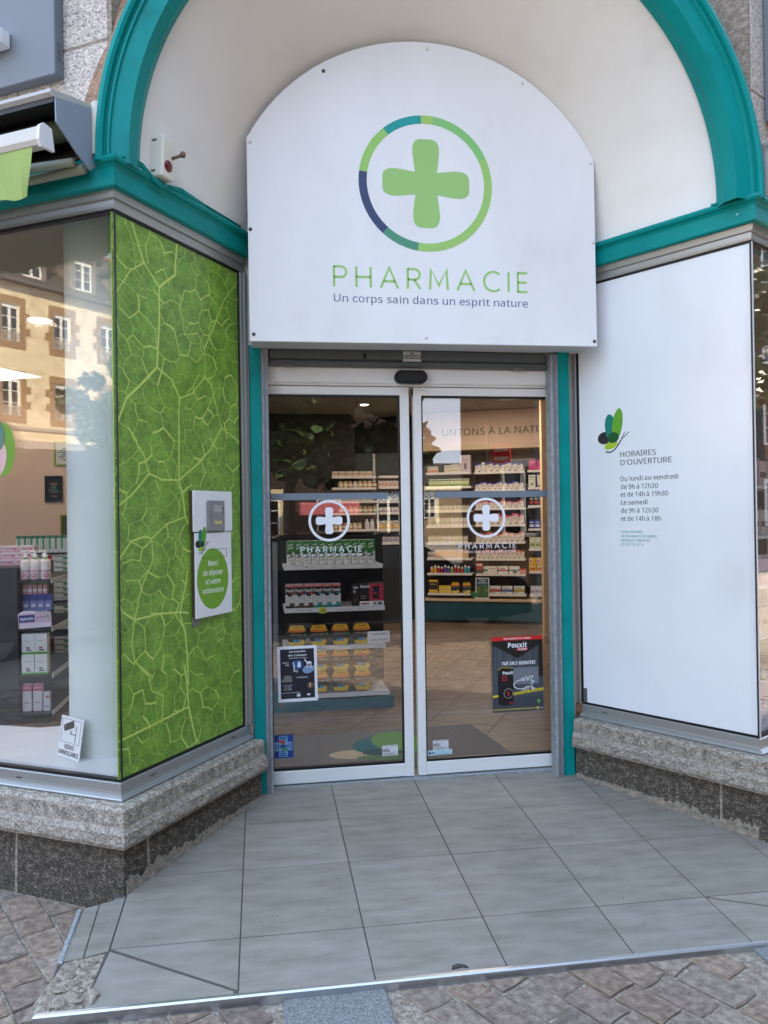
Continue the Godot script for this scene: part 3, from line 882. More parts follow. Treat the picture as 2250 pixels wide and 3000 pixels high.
	up.ext(Geometry2D.offset_polygon(foot, -0.36)[0], 4.7, 8.59)
	part(b, "upper_storey", up, M.granite_pink)
	var rf := MB.new()
	rf.xf = up.xf
	rf.col = Color(1, 1, 1)
	rf.ext(Geometry2D.offset_polygon(foot, 0.2)[0], 8.6, 8.74, 0.03)
	part(b, "roof_slab", rf, M.slate)
	var ceil := MB.new()
	ceil.xf = up.xf
	ceil.ext(PackedVector2Array([along(LP, LD, 5.8) + Vector2(0.1, -0.2), LP + Vector2(0.06, -0.09), SL + Vector2(-0.06, -0.06), SR + Vector2(0.06, -0.06), RP + Vector2(-0.06, -0.09), along(RP, RD, 5.8) + Vector2(-0.1, -0.2), Vector2(6.5, -8.8), Vector2(-6.5, -8.8)]), 2.95, 3.034)
	part(b, "ceiling", ceil, M.ceiling)
	for w in [[Vector2(-6.9, -9.0), Vector2(6.9, -9.0)], [along(LP, LD, 6.0), Vector2(-6.8, -9.0)], [along(RP, RD, 6.0), Vector2(6.8, -9.0)]]:
		var wl := MB.new()
		wl.sweep([w[0], w[1]], [Vector2(-0.1, -0.3), Vector2(0.1, -0.3), Vector2(0.1, 4.8), Vector2(-0.1, 4.8)])
		part(b, "outer_wall", wl, M.beige)

func triband() -> StandardMaterial3D:
	if not mats.has("band"): mats["band"] = triplanar(M.granite_pink.albedo_texture, 0.7, 0.85)
	return mats["band"]

func house_window(b: Node3D, f: Transform3D, x: float, y0: float, w: float, h: float, rail := true) -> void:
	var fm := MB.new()
	fm.xf = f
	fm.col = L(236, 234, 226)
	for q in [[-w / 2, y0, -w / 2 + 0.07, y0 + h], [w / 2 - 0.07, y0, w / 2, y0 + h], [-w / 2 + 0.07, y0, w / 2 - 0.07, y0 + 0.08], [-w / 2 + 0.07, y0 + h - 0.16, w / 2 - 0.07, y0 + h], [-0.055, y0 + 0.08, 0.055, y0 + h - 0.16]]:
		fm.mm(Vector3(x + q[0], q[1], -0.14), Vector3(x + q[2], q[3], -0.06), 0.008)
	for k in [0.36, 0.66]:
		for s in [-1.0, 1.0]: fm.mm(Vector3(x + s * 0.056, y0 + h * k, -0.125), Vector3(x + s * (w / 2 - 0.071), y0 + h * k + 0.03, -0.075))
	var o := part(b, "window", fm, M.card)
	var pn := MB.new()
	pn.xf = f
	for s in [-1.0, 1.0]: pn.mm(Vector3(x + s * 0.05, y0 + 0.06, -0.12), Vector3(x + s * (w / 2 - 0.05), y0 + h - 0.14, -0.1))
	part(o, "pane", pn, M.dark_pane)
	if rail:
		var rl := MB.new()
		rl.xf = f
		rl.col = L(205, 190, 170)
		rl.mm(Vector3(x - w / 2, y0 + 0.42, 0.01), Vector3(x + w / 2, y0 + 0.45, 0.03))
		rl.mm(Vector3(x - w / 2, y0 + 0.06, 0.01), Vector3(x + w / 2, y0 + 0.085, 0.03))
		for i in 13: rl.mm(Vector3(x - w / 2 + w * (i + 0.5) / 13 - 0.008, y0 + 0.085, 0.012), Vector3(x - w / 2 + w * (i + 0.5) / 13 + 0.008, y0 + 0.42, 0.028))
		part(o, "balcony_rail", rl, M.card)

func tree(label: String, at: Vector3, crown: Vector3, r: float, low: float, leaves: int, sd: int, size := 0.085) -> void:
	var lr := RandomNumberGenerator.new()
	lr.seed = sd
	var t := thing("street_tree", label, "tree", at, "trees of the street")
	var tk := MB.new()
	tk.col = Color(1, 1, 1)
	tk.xf = Transform3D(Basis(), at)
	tk.lathe([Vector2(0, 0), Vector2(0.2, 0), Vector2(0.15, 0.5), Vector2(0.12, 1.6), Vector2(0.1, low + 0.7), Vector2(0, low + 0.7)], Vector3(), 12)
	var clumps := []
	var c0 := crown - at
	for i in 46:
		var d := Vector3(lr.randfn(), lr.randfn() * 0.9, lr.randfn()).normalized() * pow(lr.randf(), 0.4)
		clumps.append([c0 + Vector3(d.x * r, d.y * (crown.y - low) * 0.92, d.z * r), lr.randf_range(0.2, 0.37) * r])
	for i in 12:
		var e: Vector3 = clumps[i * 3][0]
		tk.tube([Vector3(0, low + 0.2 + 0.05 * i, 0), e.lerp(Vector3(0, low + 0.9, 0), 0.5) + Vector3(0, 0.1, 0), e], 0.035, 6)
	part(t, "trunk", tk, M.bark)
	var lf := MB.new()
	var oval := [Vector3(0, 0, -1.0), Vector3(0.75, 0.12, -0.35), Vector3(0.85, 0.1, 0.3), Vector3(0.4, 0.02, 0.75), Vector3(0, -0.1, 1.0), Vector3(-0.4, 0.02, 0.75), Vector3(-0.85, 0.1, 0.3), Vector3(-0.75, 0.12, -0.35)]
	for i in oval.size(): lf.tri(Vector3(), oval[i], oval[(i + 1) % oval.size()], Vector3.UP, Vector3.UP, Vector3.UP)
	var mm := MultiMesh.new()
	mm.transform_format = MultiMesh.TRANSFORM_3D
	mm.use_colors = true
	mm.mesh = lf.arrays(Transform3D())
	mm.instance_count = leaves
	for i in leaves:
		var k: Array = clumps[lr.randi() % clumps.size()]
		var d: Vector3 = Vector3(lr.randfn(), lr.randfn(), lr.randfn()).normalized() * pow(lr.randf(), 0.5) * k[1]
		var p: Vector3 = k[0] + Vector3(d.x, d.y * 0.75, d.z)
		var s := size * lr.randf_range(0.6, 1.25)
		mm.set_instance_transform(i, Transform3D(Basis.from_euler(Vector3(lr.randf_range(-0.9, 0.9), lr.randf() * TAU, lr.randf_range(-0.9, 0.9))).scaled(Vector3(s, s, s)), p))
		var g := lr.randf_range(0.65, 1.25)
		mm.set_instance_color(i, Color(0.055 * g, 0.10 * g, 0.028 * g))
	var mi := MultiMeshInstance3D.new()
	mi.name = "crown"; mi.multimesh = mm; mi.material_override = M.leafy
	mi.set_meta("kind", "stuff")
	t.add_child(mi, true)

func vehicle(called: String, label: String, cat: String, at: Vector3, turn: float, ln: float, ht: float, wd: float, paint: Color, van: bool) -> void:
	var o := thing(called, label, cat, at)
	o.rotation.y = turn
	var g := o.global_transform
	var side := PackedVector2Array()
	var h := ht
	var pts := [[-0.5, 0.22], [-0.49, 0.40], [-0.485, 0.60], [-0.47, 0.66], [-0.40, 0.955], [-0.34, 0.995], [-0.1, 1.0], [0.06, 0.975], [0.235, 0.665], [0.40, 0.60], [0.475, 0.52], [0.5, 0.40], [0.5, 0.2], [0.41, 0.16], [-0.42, 0.16]]
	if van: pts = [[-0.5, 0.16], [-0.5, 0.90], [-0.485, 0.975], [-0.45, 1.0], [0.22, 1.0], [0.30, 0.96], [0.40, 0.58], [0.485, 0.48], [0.5, 0.40], [0.5, 0.15], [0.4, 0.12], [-0.42, 0.12]]
	for p in pts: side.append(Vector2(p[0] * ln, p[1] * h))
	var body := MB.new()
	body.xf = g
	body.col = paint
	body.ext(side, 0, wd / 2, 0.12); body.ext(side, 0, -wd / 2, 0.12)
	part(o, "body", body, vmat(0.25))
	var wins := [[[-0.43, 0.66], [-0.37, 0.93], [-0.14, 0.95], [-0.14, 0.66]], [[-0.12, 0.66], [-0.12, 0.95], [0.03, 0.935], [0.18, 0.66]]]
	if van: wins = [[[0.10, 0.60], [0.10, 0.90], [0.26, 0.90], [0.345, 0.60]]]
	for w in wins:
		var q := PackedVector2Array()
		for p in w: q.append(Vector2(p[0] * ln, p[1] * h))
		for sg in [-1.0, 1.0]:
			var wb := MB.new()
			wb.xf = g
			wb.ext(q, sg * (wd / 2 - 0.02), sg * (wd / 2 + 0.004), 0.002)
			part(o, "side_window", wb, M.dark_pane)
	var sc := MB.new()
	sc.xf = g
	var a := Vector2(0.075, 0.95) if not van else Vector2(0.308, 0.93)
	var b := Vector2(0.222, 0.69) if not van else Vector2(0.39, 0.62)
	var n2 := Vector2((a - b).y * h, -(a - b).x * ln).normalized() * 0.012
	if n2.x < 0: n2 = -n2
	sc.face([Vector3(a.x * ln + n2.x, a.y * h + n2.y, -wd * 0.4), Vector3(a.x * ln + n2.x, a.y * h + n2.y, wd * 0.4), Vector3(b.x * ln + n2.x, b.y * h + n2.y, wd * 0.43), Vector3(b.x * ln + n2.x, b.y * h + n2.y, -wd * 0.43)], Vector3(0, h * 0.4, 0))
	part(o, "windscreen", sc, M.dark_pane)
	for x in [-0.30, 0.31]:
		for sg in [-1.0, 1.0]:
			var wh := MB.new()
			wh.xf = g * Transform3D(Basis(), Vector3(x * ln, 0.31, sg * (wd / 2 - 0.10)))
			wh.ring([Vector2(0.19, -0.1), Vector2(0.31, -0.1), Vector2(0.31, 0.1), Vector2(0.19, 0.1)], 0, TAU, 24)
			var ty := part(o, "wheel", wh, mat(S(28, 28, 30), 0.8))
			wh = MB.new()
			wh.xf = g * Transform3D(Basis(), Vector3(x * ln, 0.31, sg * (wd / 2 - 0.10)))
			wh.ring([Vector2(0, -0.085), Vector2(0.195, -0.085), Vector2(0.195, 0.07), Vector2(0.05, 0.095), Vector2(0, 0.095)], 0, TAU, 20)
			part(ty, "rim", wh, M.alu)
	for sg in [-1.0, 1.0]:
		var hl := MB.new()
		hl.xf = g
		hl.box(Vector3(0.478 * ln, 0.50 * h * (0.9 if van else 1.0), sg * wd * 0.36), Vector3(0.10, 0.11, 0.26), 0.03)
		part(o, "headlight", hl, mat(S(190, 194, 198), 0.1))
		hl = MB.new(); hl.xf = g
		hl.box(Vector3(-0.487 * ln, 0.58 * h, sg * wd * 0.41), Vector3(0.06, 0.2, 0.16), 0.02)
		part(o, "tail_light", hl, mat(S(130, 16, 18), 0.15))

func build_surroundings() -> void:
	# sunlit cream house across the square on the left (seen mirrored in the shop window)
	var fd := Vector2(-0.276, 0.961)
	var o2 := Vector2(-31.42, 10.0)
	var n3 := Vector3(0.961, 0, 0.276)
	var f := Transform3D(Basis(Vector3(fd.x, 0, fd.y) * -1.0, Vector3.UP, n3), P3(o2, 0))   # local x is -t
	var h := thing("cream_house", "sunlit cream rendered house with granite window surrounds and slate dormer roof", "house", P3(o2, -0.19))
	var wl := MB.new()
	wl.xf = f
	var gx := []
	for i in range(-5, 7): gx.append(0.15 + 2.27 * i)
	# wall built round its window openings
	var rows := [[5.65, 1.56], [8.6, 1.55]]
	var xa := -16.0
	var xb := 13.0
	wl.mm(Vector3(xa, -0.2, -6), Vector3(xb, 5.0, -0.3))
	wl.mm(Vector3(xa, 5.0, -6), Vector3(xb, 11.0, -0.3))
	wl.mm(Vector3(xa, 4.6, -0.3), Vector3(xb, 5.65, 0))
	wl.mm(Vector3(xa, 7.21, -0.3), Vector3(xb, 8.6, 0))
	wl.mm(Vector3(xa, 10.15, -0.3), Vector3(xb, 11.0, 0))
	for r in rows:
		var last := xa
		for i in range(gx.size() - 1, -1, -1):
			var x: float = -gx[i]
			wl.mm(Vector3(last, r[0], -0.3), Vector3(x - 0.38, r[0] + r[1], 0))
			last = x + 0.38
		wl.mm(Vector3(last, r[0], -0.3), Vector3(xb, r[0] + r[1], 0))
	for i in 8: wl.mm(Vector3(xa + i * 4.0, -0.2, -0.3), Vector3(xa + i * 4.0 + 0.7, 4.6, -0.02))
	part(h, "wall", wl, M.render)
	var shop := MB.new()
	shop.xf = f
	shop.mm(Vector3(xa + 0.1, 0.2, -0.28), Vector3(xb - 0.1, 4.5, -0.2))
	part(h, "shop_front", shop, M.dark_pane)
	var bnd := MB.new()
	bnd.xf = f
	bnd.mm(Vector3(xa, 5.16, 0.002), Vector3(xb, 5.30, 0.07), 0.01)
	bnd.mm(Vector3(xa, 4.4, 0.002), Vector3(xb, 4.75, 0.12), 0.01)
	part(h, "string_course", bnd, M.granite)
	for r in rows:
		for g in gx:
			if g < -7.0 or g > 12.0: continue
			house_window(h, f, -g, r[0], 0.76, r[1])
			var q := MB.new()
			q.xf = f
			q.col = L(178, 156, 134)
			var k := 0
			var y: float = r[0] - 0.22
			while y < r[0] + r[1] + 0.28:
				var wd := 0.42 if k % 2 == 0 else 0.24
				var hh := minf(0.30, r[0] + r[1] + 0.32 - y)
				if y < r[0] - 0.1 or y + hh > r[0] + r[1] + 0.2:
					q.mm(Vector3(-g - 0.62, y, 0.002), Vector3(-g + 0.62, y + hh - 0.012, 0.02), 0.004)
				else:
					for s in [-1.0, 1.0]: q.mm(Vector3(-g + s * 0.385, y, 0.002), Vector3(-g + s * (0.385 + wd), y + hh - 0.012, 0.02), 0.004)
				y += hh; k += 1
			part(h, "stone_surround", q, M.render)
	var rf := MB.new()
	rf.xf = f
	rf.face([Vector3(xa, 11.1, 0.25), Vector3(xb, 11.1, 0.25), Vector3(xb, 14.4, -3.3), Vector3(xa, 14.4, -3.3)], Vector3(0, 0, -3))
	rf.face([Vector3(xa, 11.1, -6.4), Vector3(xb, 11.1, -6.4), Vector3(xb, 14.4, -3.3), Vector3(xa, 14.4, -3.3)], Vector3(0, 0, -3))
	for x in [xa, xb]: rf.face([Vector3(x, 11.0, 0.2), Vector3(x, 11.0, -6.4), Vector3(x, 14.4, -3.3)], Vector3(0, 11, -3))
	rf.face([Vector3(xa, 11.0, 0.25), Vector3(xb, 11.0, 0.25), Vector3(xb, 11.0, -6.4), Vector3(xa, 11.0, -6.4)], Vector3(0, 14, -3))
	var roof := part(h, "roof", rf, M.slate)
	var gt := MB.new()
	gt.xf = f
	gt.mm(Vector3(xa, 10.98, 0.2), Vector3(xb, 11.1, 0.36), 0.02)
	part(roof, "gutter", gt, mat(S(90, 84, 78), 0.6))
	var rt := MB.new()
	rt.xf = f
	rt.col = L(196, 120, 70)
	for i in 70: rt.mm(Vector3(xa + i * 0.41, 14.3, -3.42), Vector3(xa + i * 0.41 + 0.40, 14.46 + 0.02 * (i % 3), -3.18), 0.05)
	part(roof, "ridge_tiles", rt, M.card)
	for i in range(-5, 6):   # dormers
		var x := -(1.25 + 2.37 * i)
		if x < xa + 1 or x > xb - 1: continue
		var dm := MB.new()
		dm.xf = f
		dm.col = L(118, 108, 94)
		dm.mm(Vector3(x - 0.62, 11.3, -2.2), Vector3(x - 0.44, 12.75, -0.05), 0.01)
		dm.mm(Vector3(x + 0.44, 11.3, -2.2), Vector3(x + 0.62, 12.75, -0.05), 0.01)
		dm.mm(Vector3(x - 0.44, 11.2, -2.2), Vector3(x + 0.44, 11.42, -0.05), 0.01)
		dm.mm(Vector3(x - 0.44, 12.72, -2.2), Vector3(x + 0.44, 12.8, -0.05), 0.01)
		dm.mm(Vector3(x - 0.44, 11.42, -2.2), Vector3(x + 0.44, 12.72, -0.4), 0.0)
		dm.col = L(236, 226, 198)
		dm.ext(PackedVector2Array([Vector2(x - 0.68, 12.8), Vector2(x + 0.68, 12.8), Vector2(x, 13.2)]), -2.4, -0.04)
		part(roof, "dormer", dm, M.card)
		var ds := MB.new()
		ds.xf = f
		ds.col = L(150, 120, 100)
		for s in [-1.0, 1.0]: ds.face([Vector3(x + s * 0.85, 12.74, 0.1), Vector3(x, 13.3, 0.1), Vector3(x, 13.3, -2.6), Vector3(x + s * 0.85, 12.74, -2.6)], Vector3(x, 12, -1))
		part(roof, "dormer_roof", ds, M.slate)
		house_window(h, Transform3D(f.basis, f * Vector3(0, 0, -0.06)), x, 11.43, 0.86, 1.28, false)
	# tall house behind the street on the right, its front in shade
	var tn := Vector3(-0.492, 0, -0.870)
	var td := Vector2(0.870, -0.492)
	var tp := Vector2(3.6, 12.38)
	var tf := Transform3D(Basis(Vector3(-td.x, 0, -td.y), Vector3.UP, tn), P3(tp, 0))
	var tb := thing("tall_house", "tall brown stone house across the street on the right", "house", P3(tp, -0.19))
	var tw := MB.new()
	tw.xf = tf
	tw.col = L(214, 190, 168)
	tw.mm(Vector3(-14, -0.2, -7), Vector3(0, 13.0, 0), 0.02)
	part(tb, "wall", tw, M.granite)
	for i in 6:
		for j in 4:
			house_window(tb, tf.translated_local(Vector3(0, 0, 0.16)), -1.4 - 2.3 * i, 1.0 + 3.0 * j, 0.95, 1.7, false)
	var pil := MB.new()
	pil.xf = tf
	pil.col = L(190, 165, 145)
	for i in 7: pil.mm(Vector3(-0.6 - 2.3 * i, -0.2, 0.003), Vector3(-0.25 - 2.3 * i, 12.8, 0.06), 0.01)
	pil.mm(Vector3(-14, 12.6, 0.003), Vector3(0.1, 13.1, 0.25), 0.03)
	part(tb, "stone_trim", pil, M.granite)
	var trf := MB.new()
	trf.xf = Transform3D(tf.basis, tf * Vector3(0, 13.1, 0))
	trf.face([Vector3(-14, 0, 0.2), Vector3(0.2, 0, 0.2), Vector3(0.2, 4, -3.5), Vector3(-14, 4, -3.5)], Vector3(-7, 0, -3.5))
	trf.face([Vector3(-14, 0, -7.2), Vector3(0.2, 0, -7.2), Vector3(0.2, 4, -3.5), Vector3(-14, 4, -3.5)], Vector3(-7, 0, -3.5))
	for x in [-14.0, 0.2]: trf.face([Vector3(x, 0, 0.2), Vector3(x, 0, -7.2), Vector3(x, 4, -3.5)], Vector3(-7, 0, -3.5))
	part(tb, "roof", trf, M.slate)
	# red sign on its ground floor
	var rs := thing("red_shop_sign", "red sign with white lettering on the tall brown house", "sign", P3(tp + td * 0.95, 2.6))
	var rm := MB.new()
	rm.xf = tf
	rm.col = L(215, 30, 32)
	rm.mm(Vector3(-1.15, 2.62, 0.07), Vector3(-0.72, 3.05, 0.12), 0.01)
	part(rs, "board", rm, M.card)
	var rl := MB.new()
	write(rl, "ROUGE", tf.translated_local(Vector3(-0.935, 2.88, 0.121)), 0.075, 0.3, L(245, 240, 235), "Droid Sans Bold", true)
	write(rl, "PAPIER", tf.translated_local(Vector3(-0.935, 2.69, 0.121)), 0.075, 0.3, L(245, 240, 235), "Droid Sans Bold", true)
	part(rs, "lettering", rl, M.ink)
	# adjoining house further up the street on the right
	var ah := thing("adjoining_house", "grey granite house adjoining the pharmacy on the right", "house", P3(along(RP, RD, 14.0), -0.19))
	var af := frame_of(P3(RP, 0), nrm(RD))
	var am := MB.new()
	am.xf = af
	am.mm(Vector3(6.02, -0.2, -8.0), Vector3(24.0, 8.9, 0.0), 0.01)
	part(ah, "wall", am, M.granite_pink)
	for i in 7:
		for j in 3: house_window(ah, af.translated_local(Vector3(0, 0, 0.16)), 7.2 + 2.4 * i, 0.8 + 2.75 * j, 0.95, 1.7, false)
	am = MB.new()
	am.xf = af
	am.mm(Vector3(6.02, 8.9, -8.2), Vector3(24.1, 9.05, 0.15), 0.02)
	part(ah, "eave", am, M.slate)
	var eh := thing("street_end_house", "dark granite house closing the side street on the right", "house", Vector3(32, -0.19, 2))
	var em := MB.new()
	em.col = L(190, 170, 150)
	em.mm(Vector3(30, -0.2, -7), Vector3(38, 14, 13), 0.02)
	part(eh, "wall", em, M.granite_dark)
	var ef := frame_of(Vector3(30, 0, 3), Vector3(-1, 0, 0))
	for i in 7:
		for j in 4: house_window(eh, ef.translated_local(Vector3(0, 0, 0.16)), -7.5 + 2.5 * i, 0.9 + 3.1 * j, 1.0, 1.8, false)
	# small stone house at the end of the square
	var sh := thing("stone_house", "small sunlit stone house with white window at the end of the square", "house", Vector3(9.9, -0.19, 44))
	var sf := Transform3D(Basis(Vector3(-1, 0, 0), Vector3.UP, Vector3(0, 0, -1)), Vector3(9.9, 0, 44))
	var sw := MB.new()
	sw.xf = sf
	sw.col = L(255, 236, 200)
	sw.mm(Vector3(-5, -0.2, -4), Vector3(2.2, 3.5, 0), 0.02)
	part(sh, "wall", sw, M.granite)
	house_window(sh, sf.translated_local(Vector3(0, 0, 0.17)), 0.0, 1.3, 0.8, 1.4, false)
	var st := MB.new()
	st.xf = sf
	st.col = L(245, 232, 200)
	for q in [[-0.65, 0.9, -0.42, 2.9], [0.42, 0.9, 0.65, 2.9], [-0.65, 2.72, 0.65, 3.0], [-5, 3.1, 2.2, 3.4], [0.9, -0.1, 1.15, 3.1]]: st.mm(Vector3(q[0], q[1], 0.004), Vector3(q[2], q[3], 0.05 + 0.01 * absf(q[0])), 0.01)
	part(sh, "stone_trim", st, M.card)
	var sr := MB.new()
	sr.xf = sf
	sr.face([Vector3(-5.2, 3.5, 0.2), Vector3(2.4, 3.5, 0.2), Vector3(2.4, 5.0, -2), Vector3(-5.2, 5.0, -2)], Vector3(0, 3, -2))
	sr.face([Vector3(-5.2, 3.5, -4.2), Vector3(2.4, 3.5, -4.2), Vector3(2.4, 5.0, -2), Vector3(-5.2, 5.0, -2)], Vector3(0, 3, -2))
	for x in [-5.2, 2.4]: sr.face([Vector3(x, 3.5, 0.2), Vector3(x, 3.5, -4.2), Vector3(x, 5.0, -2)], Vector3(0, 3, -2))
	part(sh, "roof", sr, M.slate)
	# brown terrace closing the square behind the tree
	var bt := thing("terrace_house", "long dark stone terrace closing the far side of the square", "house", Vector3(-2, -0.19, 26))
	var bf := Transform3D(Basis(Vector3(-1, 0, 0), Vector3.UP, Vector3(0, 0, -1)), Vector3(-2, 0, 26))
	var bw := MB.new()
	bw.xf = bf
	bw.col = L(150, 128, 108)
	bw.mm(Vector3(-7.4, -0.2, -8), Vector3(12, 8.6, 0), 0.02)
	part(bt, "wall", bw, M.granite_dark)
	for i in 8:
		for j in 3: house_window(bt, bf.translated_local(Vector3(0, 0, 0.16)), -6.2 + 2.4 * i, 0.7 + 2.7 * j, 0.95, 1.6, false)
	var br := MB.new()
	br.xf = bf
	br.face([Vector3(-7.6, 8.6, 0.3), Vector3(12.2, 8.6, 0.3), Vector3(12.2, 12.2, -4), Vector3(-7.6, 12.2, -4)], Vector3(0, 8, -4))
	br.face([Vector3(-7.6, 8.6, -8.3), Vector3(12.2, 8.6, -8.3), Vector3(12.2, 12.2, -4), Vector3(-7.6, 12.2, -4)], Vector3(0, 8, -4))
	for x in [-7.6, 12.2]: br.face([Vector3(x, 8.6, 0.3), Vector3(x, 8.6, -8.3), Vector3(x, 12.2, -4)], Vector3(0, 8, -4))
	part(bt, "roof", br, M.slate)
	var aw := MB.new()
	aw.xf = bf
	aw.col = L(206, 110, 116)
	aw.ext(PackedVector2Array([Vector2(-4.9, 1.55), Vector2(-2.6, 1.55), Vector2(-2.6, 2.05), Vector2(-4.9, 2.05)]), 0.3, 1.1, 0.05)
	part(bt, "pink_awning", aw, M.card)
	var cf := MB.new()
	cf.xf = bf
	cf.col = L(226, 206, 160)
	cf.mm(Vector3(-2.4, -0.1, 0.004), Vector3(-0.4, 2.6, 0.06), 0.01)
	cf.mm(Vector3(1.0, -0.1, 0.004), Vector3(1.8, 2.3, 0.06), 0.01)
	part(bt, "cream_shopfront", cf, M.card)
	# parked vehicles
	vehicle("parked_car", "dark navy hatchback parked in front of the shop, nearest the doors", "car", Vector3(0.9, -0.19, 7.0), 0.04, 4.1, 1.46, 1.72, L(9, 11, 16), false)
	vehicle("parked_car", "charcoal hatchback parked further right along the square", "car", Vector3(5.6, -0.19, 7.3), 0.0, 4.0, 1.48, 1.72, L(40, 40, 42), false)
	vehicle("parked_van", "grey delivery van parked in the street left of the shop", "van", Vector3(-9.0, -0.19, 3.3), 1.35, 5.3, 2.55, 1.95, L(92, 88, 84), true)
	vehicle("parked_car", "brown estate car parked behind the delivery van", "car", Vector3(-7.4, -0.19, 9.2), 1.35, 4.3, 1.5, 1.75, L(66, 56, 48), false)
	tree("large leafy tree in the square in front of the shop", Vector3(-0.35, -0.19, 9.9), Vector3(0.75, 4.6, 9.6), 2.25, 1.85, 19000, 11, 0.13)
	tree("leafy tree in the side street, nearest to the entrance ramp", Vector3(7.42, -0.19, 3.1), Vector3(7.42, 5.3, 3.1), 2.2, 2.6, 9000, 12, 0.10)
	tree("leafy tree further up the side street on the right", Vector3(12.1, -0.19, 1.1), Vector3(12.1, 5.8, 1.1), 2.3, 2.6, 9000, 13, 0.10)
	tree("small leafy tree by the cream house on the left", Vector3(-16.6, -0.19, 6.9), Vector3(-16.75, 4.0, 6.8), 1.15, 2.4, 8000, 14, 0.085)
	tree("tall leafy tree right of the parked hatchbacks", Vector3(5.2, -0.19, 7.0), Vector3(5.2, 7.2, 6.7), 2.0, 4.8, 9000, 15, 0.12)


# ---------- doors, sign, panels
func logo(mb: MB, c: Vector2, r: float, w: float, z0: float, z1: float, col: Color) -> void:
	var keep := mb.xf
	mb.col = col
	mb.xf = keep * Transform3D(Basis(), Vector3(c.x, c.y, 0))
	mb.ring([Vector2(r - w, z0), Vector2(r, z0), Vector2(r, z1), Vector2(r - w, z1)], 0, TAU, 64)
	mb.ext(cross_poly(r * 0.643), z0, z1)
	mb.xf = keep

